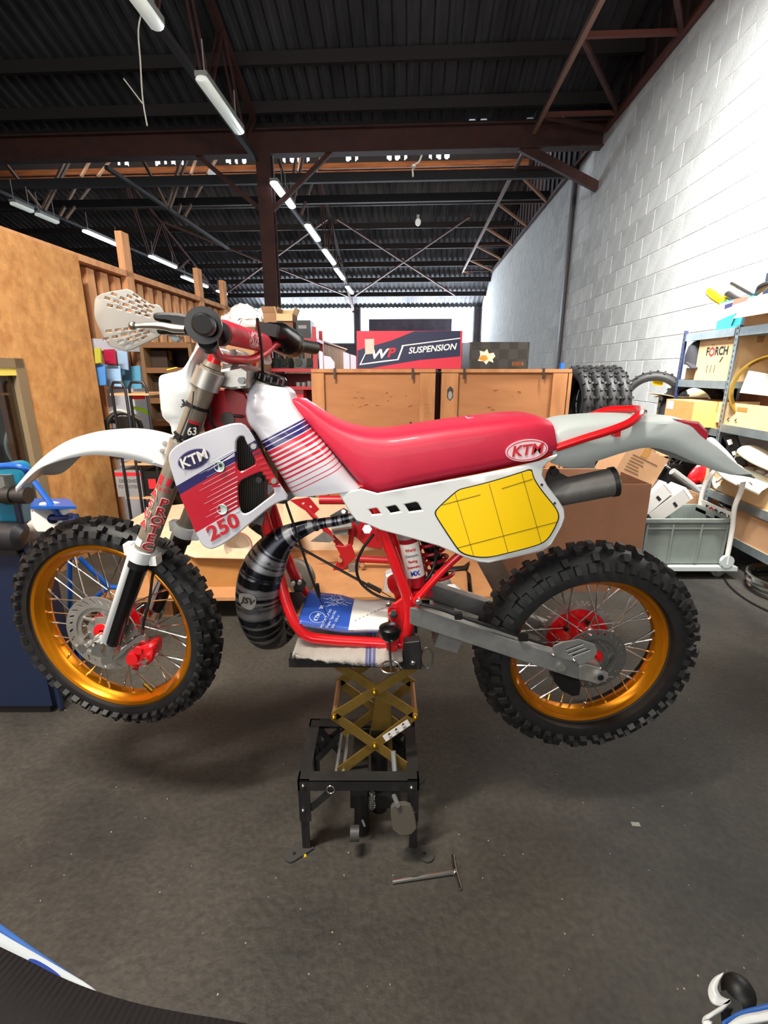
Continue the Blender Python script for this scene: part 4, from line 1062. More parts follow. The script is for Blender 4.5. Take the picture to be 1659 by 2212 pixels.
# ------------------------------------------------------------------ front fender
ff = sub('front_fender', bike)
n_ = 48
crest = cr_interp([tuple(P(x, y, .02)) for x, y in ((34, 1054), (66, 1016), (101, 983), (142, 956), (189, 939), (236, 930), (287, 928), (338, 936), (375, 949), (402, 966))], n_)
near = cr_interp([tuple(P(x, y, -.07)) for x, y in ((35, 1055), (58, 1033), (86, 1012), (122, 998), (160, 988), (200, 983), (236, 985), (287, 993), (330, 1004), (362, 1014))], n_)
rows_ = []
for i in range(n_):
    c, b = crest[i], near[i]; t = i / (n_ - 1)
    hw = c.y - b.y
    farz = b.z - (.045 * math.exp(-((t - .2) / .14) ** 2))
    fx_ = lambda y: b.x + (c.x - b.x) * (y - b.y) / hw
    row = [V((b.x, b.y, b.z)), V((fx_(b.y + .004), b.y + .004, b.z + (c.z - b.z) * .45)), V((fx_(b.y + .02), b.y + .02, b.z + (c.z - b.z) * .84)),
           V((fx_(c.y - hw * .45), c.y - hw * .45, c.z - (c.z - b.z) * .03)), c, V((c.x, c.y + hw * .45, c.z - (c.z - b.z) * .05)), V((c.x, c.y + hw - .018, b.z + (c.z - b.z) * .8)), V((c.x, c.y + hw, farz))]
    rows_.append(row)
solid(part('fender_shell', MB().loft(rows_), WHITE, ff, 'white plastic mudguard', smooth=50), .004)
part('mounting_tab', MB().plate(xz([(352, 955), (398, 962), (402, 985), (366, 1012), (330, 1000), (338, 975)], D - .085), D - .09, .03, bev=.004), WHITE, ff)
mb = MB()
for px, py in ((357, 958), (352, 974)):
    c = P(px, py, -.092); mb.tube([c, c + V((0, -.005, 0))], .0065, 10); mb.tube([c + V((0, -.005, 0)), c + V((0, -.007, 0))], .0035, 6)
part('fender_bolts', mb, ALU, ff)
# ------------------------------------------------------------------ forks
def leg(near):
    s = -1 if near else 1; nm = sub('fork_leg', bike, 'near fork leg' if near else None)
    dy = -.105
    def Q(px, py, d=0):
        p = P(px, py, dy + d)
        if not near:                          # the far leg stands across the wheel, along the steered axle
            v = Matrix.Rotation(YAW, 3, 'Z') @ V((0, .205, 0)); p = p + v
        return p
    top, mid, bot = Q(457, 795), Q(309, 1192), Q(240, 1393)
    ax = (bot - top).normalized()
    part('stanchion', MB().tube([top, mid + ax * .01], .0262, 28), BRONZE, nm, 'bronze grey fork tube')
    part('slider', MB().tube([mid + ax * .035, bot], [.0225, .0215], 24), BLACKG, nm, 'black lower fork leg')
    part('dust_seal', MB().tube([mid + ax * .018, mid + ax * .045], .0285, 24), BLACK, nm)
    fwd = V((-ax.z, 0, ax.x)) * 1.0
    if fwd.x > 0: fwd = -fwd
    mb = MB().tube([mid - ax * .012, mid + ax * .022], .0335, 24)
    mb.box(mid + fwd * .034 + ax * .004, (.022, .03, .03)); mb.box(mid - fwd * .036 + ax * .006, (.02, .034, .026))
    part('guard_clamp', mb, WHITE, nm, 'white guard clamp')
    # white guard in front of the slider
    rows_ = []
    for t in (0, .06, .5, .94, 1):
        c = (mid + ax * .0).lerp(bot - ax * .0, t) + fwd * (.029 - .006 * t); wd = .020 * (1 if 0 < t < 1 else .6)
        rows_.append([c + V((0, -wd, 0)) - fwd * .016, c + V((0, -wd * .9, 0)), c + fwd * .006, c + V((0, wd * .9, 0)), c + V((0, wd, 0)) - fwd * .016])
    solid(part('fork_guard', MB().loft(rows_), WHITE, nm, 'white plastic fork guard'), .003)
    mb = MB().tube([bot - ax * .012, bot + ax * .012, bot + ax * .03], [.025, .026, .018], 20)
    mb.box(bot + ax * .016 + fwd * .01, (.06, .036, .045), Matrix.Rotation(R(22), 3, 'Y')); part('axle_lug', mb, CHROME, nm)
    c = fc + (Matrix.Rotation(YAW, 3, 'Z') @ V((0, s * .128, 0)))
    mb = MB().tube([c, c + V((0, s * .014, 0))], .015, 6)
    for o_ in (-.024, .024): mb.tube([c + V((o_, 0, .004)), c + V((o_, s * .012, .004))], .006, 6)
    part('axle_nut', mb, CHROME, nm)
    return nm, top, mid, bot, ax, fwd
nl, top, mid, bot, ax, fwd = leg(True)
fl, *_ = leg(False)
# printed lettering on the near stanchion
def on_leg(t, a_deg, r=.0272):
    c = top.lerp(mid, t); s = V((0, -1, 0)); s = (s - ax * s.dot(ax)).normalized(); u = -ax.cross(s)
    n_ = s * math.cos(R(a_deg)) + u * math.sin(R(a_deg)); return c + n_ * r, n_
def leg_text(ch, t, a_deg, size, mt, bold=.02, off=0.0):
    p, n_ = on_leg(t, a_deg, .0268 + off); yv = -ax; xv = yv.cross(n_); m = Matrix((xv, yv, n_)).transposed()   # letters stacked down the tube
    text(ch, size, Matrix.Translation(p) @ m.to_4x4(), PAPER, nl, 'tube_lettering', bold=bold + .035, sx=1.3)
    text(ch, size, Matrix.Translation(p + n_ * .0008) @ m.to_4x4(), mt, nl, 'tube_lettering', bold=bold, sx=1.3)
for k, ch in enumerate('PROTEC'): leg_text(ch, .69 + .05 * k, 30, .031, REDINK, .025)
for k, ch in enumerate('ASUA'): leg_text(ch, .665 + .056 * k, -38, .028, REDINK, .025)
# number sticker
def patch(t0, t1, a0, a1, mt, name, r=.0268, lab=None):
    rows_ = []
    for t in (t0, (t0 + t1) / 2, t1): rows_.append([on_leg(t, a0 + (a1 - a0) * k / 8, r)[0] for k in range(9)])
    part(name, MB().loft(rows_), mt, nl, lab)
patch(.265, .34, 2, 64, INK, 'number_sticker', .0266, 'black sticker with the number 63'); patch(.252, .267, 2, 64, REDINK, 'sticker_edge', .02665); patch(.34, .353, 2, 64, REDINK, 'sticker_edge', .02665)
p_, n_ = on_leg(.303, 33, .0282); text('63', .027, face_at(p_, 0, Matrix.Rotation(R(28), 3, 'Z')), PAPER, nl, 'sticker_number', bold=.02, shear=.2, sx=.85)
for k in range(4): patch(.615 + .004 * (k % 2), .632 + .004 * (k % 2), -48 + 26 * k, -36 + 26 * k, REDINK, 'red_dash', .0266)
patch(.915, .955, -60, -8, PAPER, 'small_label', .0266)
patch(.56, .6, 5, 30, REDINK, 'red_flash', .0266); patch(.56, .61, -50, -18, REDINK, 'red_flash', .0266); patch(.565, .605, 34, 52, INK, 'black_flash', .0266)
# caliper of the front brake
cp = sub('front_caliper', bike)
mb = MB().plate(smooth_loop(xz([(272, 1422), (280, 1407), (296, 1398), (318, 1392), (334, 1388), (339, 1398), (336, 1420), (326, 1432), (312, 1438), (298, 1444), (290, 1440), (276, 1434)], D - .1), 1), D - .11, .05, bev=.006)
c = P(287, 1421, -.112); mb.tube([c, c + V((0, -.008, 0))], .0165, 20); c = P(299, 1404, -.112); mb.tube([c, c + V((0, -.006, 0))], .012, 14)
part('caliper_body', mb, REDP, cp, 'red brake caliper')
mb = MB()
for px, py in ((316, 1424), (311, 1436), (294, 1444)): 
    c = P(px, py, -.115); mb.tube([c, c + V((0, -.016, 0))], .008, 6)
part('caliper_bolts', mb, CHROME, cp)
part('caliper_bracket', MB().plate(smooth_loop(xz([(222, 1410), (252, 1408), (280, 1386), (305, 1366), (312, 1372), (322, 1394), (316, 1400), (300, 1386), (282, 1398), (258, 1420), (228, 1438), (218, 1432)], D - .095), 1), D - .1, .012, bev=.002), CHROME, cp)
part('brake_hose', MB().tube([P(308, 1370, -.1), P(310, 1345, -.11), P(322, 1300, -.1), P(330, 1240, -.07), P(340, 1185, -.02)], .004, 8, res=20), BLACK, cp)
# ------------------------------------------------------------------ triple clamp, bars
tc_ = sub('triple_clamp', bike)
a, b = top.lerp(mid, .012), top.lerp(mid, .095)
mb = MB().tube([a, b], .0345, 28); v_ = Matrix.Rotation(YAW, 3, 'Z') @ V((0, .205, 0)); mb.tube([a + v_, b + v_], .0345, 28)
ctr = (a + b) / 2 + v_ / 2
mb.plate(xz([(470, 800), (520, 790), (538, 800), (536, 838), (500, 842), (470, 836)], D - .08), D - .08, .16, bev=.006)
part('upper_clamp', mb, ALU, tc_, 'silver upper fork clamp')
mb = MB(); lo_c = top.lerp(mid, .42); mb.tube([lo_c - ax * .02, lo_c + ax * .02], .034, 24); mb.tube([lo_c + v_ - ax * .02, lo_c + v_ + ax * .02], .034, 24); mb.box(lo_c + v_ / 2 + V((.02, 0, 0)), (.06, .18, .035)); part('lower_clamp', mb, ALU, tc_)
for d_ in (V((0, 0, 0)), v_):
    part('fork_cap', MB().tube([top + d_ - ax * .002, top + d_ - ax * .014], [.0225, .0195], 20), BRONZE, tc_)
    part('adjuster', MB().tube([top + d_ - ax * .012, top + d_ - ax * .03], [.0165, .0145], 12), REDP, tc_, 'red adjuster cap')
MNT = M('bar_mount_grey', '#96918c', .38, .6)
for dy, pts, cap in ((-.07, [(478, 800), (482, 778), (476, 764), (488, 758), (506, 766), (507, 784), (498, 800)], [(470, 760), (474, 752), (492, 756), (508, 768), (506, 776), (488, 766)]), (.03, [(506, 812), (512, 786), (502, 766), (516, 760), (536, 774), (537, 796), (530, 814)], [(498, 764), (504, 754), (522, 760), (538, 774), (535, 784), (516, 770)])):
    part('bar_mount', MB().plate(xz(pts, D + dy), D + dy, .045, bev=.003), MNT, tc_); part('bar_clamp_cap', MB().plate(xz(cap, D + dy - .006), D + dy - .006, .055, bev=.003), MNT, tc_)
part('steering_stem_nut', MB().tube([P(521, 838, -.06), P(518, 800, -.06)], .02, 16), ALU, tc_)
for px, py in ((522, 822), (505, 762)): c = P(px, py, -.085); part('clamp_bolt', MB().tube([c, c + V((0, -.006, 0))], .009, 6), ALUD, tc_)
hb = sub('handlebar', bike, 'red handlebar with controls')
bar = [at(439, 701, .93), at(449, 706, 1.02), at(458, 722, 1.07), at(462, 752, 1.13), at(478, 772, 1.2), at(510, 777, 1.28), at(545, 776, 1.38), at(572, 762, 1.45), at(596, 743, 1.53), at(640, 743, 1.64), at(682, 751, 1.75)]
part('bar_tube', MB().tube(bar, .0115, 14, res=50), M('bar_red', '#b5202f', .35, .3, coat=.3), hb, 'red handlebar tube')
a, b = at(480, 716, 1.14), at(570, 742, 1.48); dv = (b - a).normalized()
part('crossbar_pad', MB().tube([a, a + dv * .006, b - dv * .006, b], [.022, .0255, .0255, .022], 24), M('pad_red', '#c02038', .5, coat=.1), hb, 'red crossbar pad')
part('crossbar', MB().tube([at(455, 712, 1.06), a, b, at(596, 736, 1.56)], .0085, 10), M('bar_red', '#b5202f'), hb)
# print on the pad: it faces the camera
nrm = (cam.location - (a + b) / 2); nrm = (nrm - dv * nrm.dot(dv)).normalized(); upv = nrm.cross(dv); fm_ = Matrix((dv, upv, nrm)).transposed().to_4x4()
cpt = a.lerp(b, .5); PINKP = M('pale_pink_print', '#ecd7da', .5)
text('KTM', .034, Matrix.Translation(cpt + nrm * .0264 + upv * .006) @ fm_, PINKP, hb, 'pad_lettering', bold=.02, sx=1.3)
text('AUSTRIA', .011, Matrix.Translation(cpt + nrm * .0258 - upv * .009) @ fm_, PINKP, hb, 'pad_lettering', sx=1.3)
mb = MB(); pts_ = []
for k in range(15):
    an = math.pi * k / 14; u_ = .052 * math.cos(an) * (1 if an else 1); h_ = .016 - .032 * math.sin(an) ** .7
    rr_ = math.asin(max(-.95, min(.95, h_ / .0258))); pts_.append(cpt + dv * u_ + nrm * .0258 * math.cos(rr_) + upv * .0258 * math.sin(rr_))
mb.tube(pts_, .0009, 5); part('pad_shield_outline', mb, PINKP, hb)
g = (bar[1] - bar[0]).normalized()
part('grip', MB().tube([bar[0] - g * .012, bar[0] - g * .006, bar[0] + g * .02, bar[0] + g * .11], [.016, .02, .0205, .0175], 24), BLACK, hb, 'black left grip')
c = at(440, 703, .985); part('grip_flange', MB().tube([c - g * .004, c + g * .006], .034, 30), BLACKG, hb)
part('grip_collar', MB().tube([at(470, 720, 1.12), at(478, 722, 1.15)], .026, 24), BLACK, hb)
part('perch', MB().plate(smooth_loop(xz([(340, 678), (362, 676), (405, 679), (425, 690), (428, 720), (405, 724), (372, 722), (352, 724), (344, 716), (352, 706), (376, 704), (374, 698), (345, 696), (338, 688)], 1.02), 1), 1.0, .045, bev=.005), BLACK, hb, 'black lever perch')
mb = MB(); part('perch_clamp', MB().tube([at(448, 735, 1.04), at(452, 745, 1.06)], .02, 14), BLACK, hb)
mb = MB().tube([at(x, y, .985) for x, y in ((286, 704), (297, 704), (320, 703), (350, 704), (375, 709), (400, 711))], [.0065, .0048, .0062, .0072, .008, .007], 12, res=24); mb.ball(at(287, 704, .985), .0085, 12)
part('clutch_lever', mb, M('lever_alu', '#c9c2b4', .3, 1), hb, 'silver ball-ended lever')
# hand guard
hg = smooth_loop([(203, 685), (203, 660), (205, 644), (212, 637), (235, 630), (262, 626), (277, 623), (300, 640), (324, 658), (341, 657), (350, 668), (356, 680), (354, 722), (315, 741), (277, 759), (260, 755), (240, 749), (233, 745), (216, 714)], 1)
def yhg(x, z): return 1.03 + .35 * max(0, (-.52 - x)) + 1.2 * (z - 1.53) ** 2
hol = []; Cx, Cy = 378, 698
def slot(r0, r1, an, w_=2.0):
    d_ = (-math.cos(R(an)), -math.sin(R(an))); n_ = (-d_[1], d_[0])
    return [(Cx + d_[0] * r + n_[0] * w_ * s, Cy + d_[1] * r + n_[1] * w_ * s) for r, s in ((r0, -1), (r1, -1), (r1, 1), (r0, 1))]
for j, an in enumerate((15, 20, 25, 30, 35)):
    for k in range(5):
        r0 = 56 + k * 21 + (j % 2) * 10
        if an > 29 and r0 > 115: continue
        hol.append(slot(r0, r0 + 11, an, 1.7 + .007 * r0))
for j, an in enumerate((-7, -13, -19, -25)):
    for k in range(5):
        r0 = 58 + k * 20 + (j % 2) * 9
        if an < -15 and r0 > 118: continue
        hol.append(slot(r0, r0 + 12, an, 1.6 + .006 * r0))
part('hand_guard', MB().plate(xz(hg, yhg), yhg, .004, [xz(h, yhg) for h in hol], bev=.0012), M('guard_grey', '#b3aea5', .4), hb, 'slotted pale hand guard')
part('guard_tab', MB().plate(xz([(362, 724), (385, 726), (392, 731), (380, 740), (368, 734)], 1.02), 1.02, .01, bev=.002), GREYPL, hb)
# throttle side
part('throttle_housing', MB().tube([at(560, 714, 1.5), at(585, 716, 1.52), at(606, 722, 1.55), at(622, 738, 1.59), at(634, 746, 1.62)], [.018, .026, .034, .044, .04], 18, res=16), BLACKG, hb, 'black throttle housing'); part('switch_housing', MB().box(at(578, 712, 1.49), (.06, .04, .034), Matrix.Rotation(R(10), 3, 'Y')), BLACK, hb)
part('brake_master', MB().box(at(588, 722, 1.55), (.07, .04, .035), Matrix.Rotation(R(12), 3, 'Y')), BLACKG, hb)
part('throttle_grip', MB().tube([at(634, 744, 1.62), at(680, 752, 1.74)], .0205, 20), BLACK, hb, 'black right grip')
part('throttle_flange', MB().tube([at(632, 745, 1.6), at(637, 746, 1.615)], .034, 22), BLACKG, hb)
part('brake_lever', MB().tube([at(590, 755, 1.56), at(605, 762, 1.56), at(613, 765, 1.56)], [.006, .007, .008], 10), CHROME, hb)
# ------------------------------------------------------------------ headlight mask and straps
hm = sub('headlight_mask', bike)
ol = smooth_loop([(339, 822), (342, 812), (352, 808), (388, 801), (399, 788), (412, 764), (425, 742), (434, 737), (427, 757), (416, 788), (410, 810), (412, 827), (418, 846), (416, 867), (405, 896), (396, 925), (386, 955), (376, 947), (368, 937), (366, 918), (353, 907), (345, 895), (341, 850)], 1)
def yhm(x, z): return D - .115
part('mask_shell', MB().plate(xz(ol, D - .115), yhm, .2, bev=.008), WHITE, hm, 'white headlight mask', smooth=60)
part('mask_sticker', MB().add([at(362, 805, D - .07), at(385, 799, D - .07), at(380, 798, D + .02), at(360, 803, D + .02)], [(0, 1, 2, 3)]).off((0, 0, .006)), YEL, hm)
for (xa, ya, xb, yb, t) in ((394, 873, 448, 882, .19), (376, 942, 424, 960, .345)):
    mb = MB(); c = top.lerp(mid, t); mb.tube([c - ax * .004, c + ax * .004], .0285, 24)
    p0 = P(xa + 8, ya + 3, -.135); mb.bar(P(xa, ya, -.14), P(xb - 30, yb - 3, -.138), .004, .008, up=(0, 1, 0)); mb.bar(P(xa, ya - 10, -.14), P(xa + 8, ya + 4, -.14), .003, .005, up=(0, 1, 0)); mb.bar(P(xa - 3, ya + 6, -.142), P(xa + 12, ya + 1, -.14), .003, .005, up=(0, 1, 0))
    part('rubber_strap', mb, BLACK, hm, 'black rubber strap')
mb = MB().tube([P(418, 845, -.14), P(416, 868, -.14), P(398, 918, -.14), P(383, 955, -.14)], .002, 6, res=14); part('mask_seam', mb, STEEL, hm)
# ------------------------------------------------------------------ loose cables
mb = MB().tube([P(*q_) for q_ in ((616, 1080, -.11), (640, 1150, -.11), (665, 1225, -.11), (688, 1288, -.11))], .0035, 8, res=16); mb.tube([P(683, 1262, -.105), P(690, 1290, -.105)], [.008, .004], 8)
mb.tube([P(688, 1288, -.11), P(708, 1332, -.11)], .0012, 5); part('clutch_cable', mb, BLACK, bike)
mb = MB().tube([P(*q_) for q_ in ((600, 1150, -.02), (640, 1178, -.04), (700, 1212, -.05), (780, 1256, -.06), (795, 1264, -.06))], .0038, 8, res=20)
a, b = P(793, 1262, -.06), P(824, 1278, -.06)
for k in range(8): mb.tube([a.lerp(b, k / 8), a.lerp(b, k / 8 + .08)], .0075, 8)
mb.tube([b, P(845, 1290, -.06)], .0015, 5); part('throttle_cable', mb, BLACK, bike)
mb = MB().tube([P(*q_) for q_ in ((807, 1154, -.07), (782, 1188, -.07), (770, 1222, -.07), (777, 1255, -.07), (800, 1278, -.07), (826, 1291, -.07), (856, 1297, -.07))], .0042, 8, res=30); part('speed_cable', mb, BLACK, bike)
mb = MB().tube([P(*q_) for q_ in ((452, 870, -.1), (456, 910, -.09), (470, 935, -.08), (480, 965, -.08))], .004, 8, res=12); part('wiring', mb, BLACK, bike)
# ================================================================== scissor lift under the frame
yf_, yr_ = 1.13, 1.39
jl, jr = at(642, 1684, yf_).x, at(906, 1684, yf_).x
jz = at(770, 1686, yf_).z
lift = T('scissor_lift', 'black steel stand with gold scissor arms carrying the motorcycle', 'lift', ((jl + jr) / 2, (yf_ + yr_) / 2, 0))
JB = M('worn_black_steel', '#1b1b1b', .5, c2='#2f2c2a', vs=14, lo=.45, hi=.8)
JG = M('gold_zinc_plate', '#957838', .4, .5, c2='#80672e', vs=12)
JC = M('copper_rod', '#b98a62', .4, .4)
bf = sub('base_frame', lift)
def jp(name, mb, m, par=lift, lab=None): return part(name, mb, m, par, lab)
for y, s in ((yf_, 1), (yr_, -1)):
    mb = MB().box(((jl + jr) / 2, y + s * .017, jz - .002), (jr - jl, .034, .004)); mb.box(((jl + jr) / 2, y + s * .002, jz - .019), (jr - jl, .004, .036)); jp('rail', mb, JB, bf)
for x, s in ((jl, 1), (jr, -1)):
    mb = MB().box((x + s * .017, (yf_ + yr_) / 2, jz - .0045), (.034, yr_ - yf_ - .01, .004)); mb.box((x + s * .002, (yf_ + yr_) / 2, jz - .02), (.004, yr_ - yf_ - .01, .036)); jp('rail', mb, JB, bf)
for y, s in ((yf_, 1), (yr_, -1)):
    for x, t in ((jl, 1), (jr, -1)):
        mb = MB().box((x + t * .017, y + s * .003, jz - .075), (.034, .005, .15)); mb.box((x + t * .003, y + s * .017, jz - .075), (.005, .034, .15))
        mb.box((x + t * .014, y + s * .009, (jz - .1) / 2), (.024, .005, jz - .1)); mb.box((x + t * .008, y + s * .016, (jz - .1) / 2), (.005, .02, jz - .1)); jp('leg', mb, JB, bf)
        dx = V((-t, -s * .75, 0)).normalized(); n_ = V((-dx.y, dx.x, 0)); c0 = V((x + t * .02, y + s * .02, .0))
        ol = []
        for k in range(9):
            a = -math.pi / 2 + math.pi * k / 8; ol.append(c0 + dx * (.06 + .02 * math.cos(a)) + n_ * .02 * math.sin(a))
        ol += [c0 - dx * .005 + n_ * .02, c0 - dx * .005 - n_ * .02]
        q = MB(); q.add([p + V((0, 0, z)) for z in (.001, .008) for p in ol], [tuple(range(len(ol))), tuple(range(len(ol), 2 * len(ol)))] + [(i, (i + 1) % len(ol), len(ol) + (i + 1) % len(ol), len(ol) + i) for i in range(len(ol))]); jp('foot', q, M('worn_foot', '#3a3937', .5), bf)
        q = MB().tube([c0 + dx * .05 + V((0, 0, .008)), c0 + dx * .05 + V((0, 0, .0085))], .005, 10); jp('foot_hole', q, BLACK, bf)
        a_, b_ = (V((x + t * .03, y + s * .006, jz - .11)), V((x + t * .1, y + s * .006, jz - .04)))
        q = MB().bar(a_, b_, .005, .02, up=(0, 1, 0)); jp('corner_brace', MB().bar(a_, b_, .02, .005, up=(0, 1, 0)), JB, bf)
mb = MB()
for px, py in ((655, 1697), (655, 1750), (889, 1701), (893, 1755)):
    c = at(px, py, yf_ - .001); mb.ball(c, .0058, 8)
jp('bolts', mb, CHROME, bf)
# cross members under the rails
jp('cross_bar', MB().box(((jl + jr) / 2, (yf_ + yr_) / 2, jz - .05), (.05, yr_ - yf_ - .02, .03)), JB, bf)
for a_, b_ in (((jl + .02, yr_ - .02, .12), (jl + .12, yr_ - .02, jz - .03)), ((jr - .02, yr_ - .02, .12), (jr - .12, yr_ - .02, jz - .03)), ((jl + .03, yr_ - .012, jz - .03), (jl + .1, yr_ - .012, .14)), ((jr - .03, yr_ - .012, jz - .03), (jr - .1, yr_ - .012, .14))):
    jp('rear_brace', MB().bar(a_, b_, .022, .005, up=(0, 1, 0)), JB, bf)
# gold scissor arms
ya, yb = yf_ + .07, yr_ - .03
pm0, pm1 = at(722, 1547, ya), at(897, 1546, ya); zl = at(896, 1668, ya).z; zm = (pm0.z + pm1.z) / 2; zt_ = 2 * zm - zl
xl, xr_ = pm0.x, pm1.x; ypf = 1.185; ptop = at(700, 1424, ypf).z
zt_ = ptop - .03
sa = sub('scissor_arms', lift)
for y, s in ((ya, 1), (yb, -1)):
    for (x0, z0, x1, z1, o_) in ((xl + .012, zl, xr_, zm, .006), (xr_, zl, xl, zm, .0), (xl, zm, xr_, zt_, 0), (xr_, zm, xl + .012, zt_, .006)):
        jp('arm', MB().bar((x0, y + s * o_, z0), (x1, y + s * o_, z1), .028, .005, up=(0, 1, 0)), JG, sa)
for x, z in ((xl, zm), (xr_, zm)): jp('cross_rod', MB().tube([(x, ya - .004, z), (x, yb + .004, z)], .008, 12), JC, sa)
for x in (xl + .012, xr_ - .004): jp('cross_rod', MB().tube([(x, ya + .02, zt_), (x, yb - .01, zt_)], .008, 12), JC, sa)
for x in (xl - .0, xl + .022): jp('guide_rod', MB().tube([(x, ya - .03, zl + .004), (x + .005, yb, zl + .004)], .0055, 10), ALUD, sa)
mb = MB()
for x, z in ((xl, zm), (xr_, zm), ((xl + xr_) / 2, (zl + zm) / 2), ((xl + xr_) / 2, (zm + zt_) / 2), (xr_ - .003, zl)): mb.ball((x, ya - .006, z), .0085, 10)
jp('rivets', mb, M('brass', '#c79a2a', .3, 1), sa)
xm = (xl + xr_) / 2
mb = MB().plate(xz([(811, 1502), (820, 1504), (845, 1520), (848, 1618), (806, 1600), (800, 1588)], 1.27), 1.262, .03, bev=.002); jp('ram_plate', mb, JG, sa)
mb = MB().plate(xz([(826, 1590), (880, 1554), (887, 1566), (834, 1602)], ya - .004), ya - .0045, .001); jp('warning_label', mb, PAPER, sa, 'white warning label')
mb = MB()
for px, py in ((841, 1587), (856, 1577), (871, 1566)):
    mb.plate(xz([(px - 3, py + 2), (px + 3, py - 2), (px - 1.5, py - 4)], ya - .005), ya - .0053, .0005); mb.bar(at(px - 1, py + 6, ya - .005), at(px + 5, py + 2, ya - .005), .0005, .002, up=(0, 1, 0)); mb.bar(at(px + 1, py + 8, ya - .005), at(px + 7, py + 4, ya - .005), .0005, .0016, up=(0, 1, 0))
jp('label_print', mb, INK, sa)
# hydraulic ram, springs, pedals
hy = sub('hydraulic_ram', lift)
jp('cylinder', MB().tube([(xm + .012, 1.26, .03), (xm + .012, 1.26, jz + .06)], .026, 18), BLACK, hy)
jp('reservoir', MB().tube([at(782, 1700, 1.2), at(782, 1790, 1.2)], .024, 16), BLACK, hy)
jp('ram_base', MB().box((xm, 1.27, .09), (.16, .09, .05)), BLACK, hy)
c = at(803, 1712, 1.18); pts = []
for i in range(80): t = i / 79; pts.append(c + V((.009 * math.cos(t * 50), .009 * math.sin(t * 50), -.055 * t)))
jp('return_spring', MB().tube(pts, .002, 5), CHROME, hy)
jp('release_pin', MB().tube([at(788, 1785, 1.16), at(782, 1770, 1.17)], .004, 8), CHROME, hy)
jp('foot_pedal', MB().plate(smooth_loop(xz([(842, 1748), (850, 1739), (884, 1738), (895, 1752), (901, 1786), (850, 1790)], 1.1), 1), lambda x, z: 1.085 + (z - .16) * .3, .012, bev=.002), M('pedal_rubber', '#4a443c', .7), hy)
jp('pedal_arm', MB().tube([at(850, 1716, 1.14), at(860, 1740, 1.09)], .007, 8), ALUD, hy)
jp('side_rod', MB().tube([(xm + .055, 1.2, jz + .04), (xm + .06, 1.16, jz - .02)], .008, 10), ALUD, hy)
jp('release_pedal', MB().tube([at(757, 1800, 1.12), at(776, 1800, 1.12)], .022, 14), M('worn_foot', '#3a3937', .5), hy)
c = at(714, 1706, yf_ - .01); mb = MB(); mb.tube([c + V((.011 * math.cos(a), 0, .013 * math.sin(a))) for a in [2 * math.pi * i / 20 for i in range(21)]], .0022, 6, caps=False); jp('pull_ring', mb, CHROME, bf)
# top platform with end bracket
pf = sub('platform', lift)
tl_x, tr_x = at(624, 1432, ypf).x, at(911, 1432, ypf).x
jp('platform_rail', MB().box(((tl_x + tr_x) / 2, ypf + .015, ptop - .012), (tr_x - tl_x, .03, .028)), JB, pf); jp('platform_rail', MB().box(((tl_x + tr_x) / 2, yr_ - .005, ptop - .012), (tr_x - tl_x, .03, .028)), JB, pf)
jp('platform_plate', MB().box(((tl_x + tr_x) / 2, (ypf + yr_) / 2 + .01, ptop - .004), (tr_x - tl_x - .02, yr_ - ypf - .03, .008)), JB, pf)
jp('end_bracket', MB().plate(xz([(872, 1388), (906, 1384), (910, 1400), (911, 1446), (872, 1446)], ypf - .002), ypf - .004, .03, bev=.002), JB, pf)
c = at(892, 1432, ypf - .006); jp('bracket_bolt', MB().ball(c, .0075, 10, (1, .6, 1)), CHROME, pf)
c = at(922, 1421, ypf + .02); jp('tie_ring', MB().tube([c + V((.017 * math.cos(a), .004 * math.sin(a), .031 * math.sin(a))) for a in [2 * math.pi * i / 28 for i in range(29)]], .0026, 8, caps=False), M('dull_ring', '#6e6d6a', .4, .9), pf)
# hold-down hook with its black knob
hk = sub('hold_down', lift)
kc = at(842, 1365, D - .16)
jp('knob', MB().lathe([(.001, .02), (.02, .02), (.029, .014), (.031, .004), (.027, -.012), (.016, -.024), (.008, -.026), (.001, -.026)], 24, Matrix.Translation(kc) @ Matrix.Rotation(R(90), 4, 'X')), BLACKG, hk, 'round black knob')
jp('rod', MB().tube([at(841, 1385, D - .16), at(843, 1420, D - .17), at(845, 1450, D - .19)], .0035, 8), STEEL, hk)
c = at(843, 1441, D - .18); jp('hook_ring', MB().tube([c + V((.026 * math.cos(a), .02 * math.sin(a), .006 * math.sin(a))) for a in [2 * math.pi * i / 28 for i in range(29)]], .0028, 8, caps=False), CHROME, hk)
# ------------------------------------------------------------------ rag on the platform
rg0, rg1 = at(790, 1415, 1.12).x, at(812, 1415, 1.12).x
base_ = None
zp = ptop
A_ = [(632, 1402), (640, 1396), (660, 1392), (700, 1396), (760, 1398), (830, 1399), (860, 1400), (870, 1404)]
B_ = [(634, 1408), (645, 1414), (668, 1421), (700, 1428), (735, 1431), (790, 1436), (850, 1436), (870, 1426)]
mb = MB(); n_ = 60
ra_ = cr_interp([tuple(at(x, y, ypf + .006)) for x, y in A_], n_); rb_ = cr_interp([tuple(at(x, y, ypf - .008)) for x, y in B_], n_)
rows_ = []; rn = random.Random(3)
for i in range(n_):
    a, b = ra_[i], rb_[i]; w_ = .004 * math.sin(i * .9) + .003 * rn.uniform(-1, 1); a = V((a.x, a.y, zp + .010))
    rows_.append([V((a.x, 1.37, zp + .004)), V((a.x, 1.3, zp + .012 + w_ * .3)), V((a.x, 1.24, zp + .011)), V((a.x, 1.2, zp + .012 + w_ * .4)), a + V((0, -.010 + w_ * .6, -.003)), a.lerp(b, .45) + V((0, -.010 + w_ * .6, 0)), b + V((0, -.004 + w_ * .5, .0 + rn.uniform(-.0015, .0015)))])
xa_ = at(750, 1410, 1.13).x
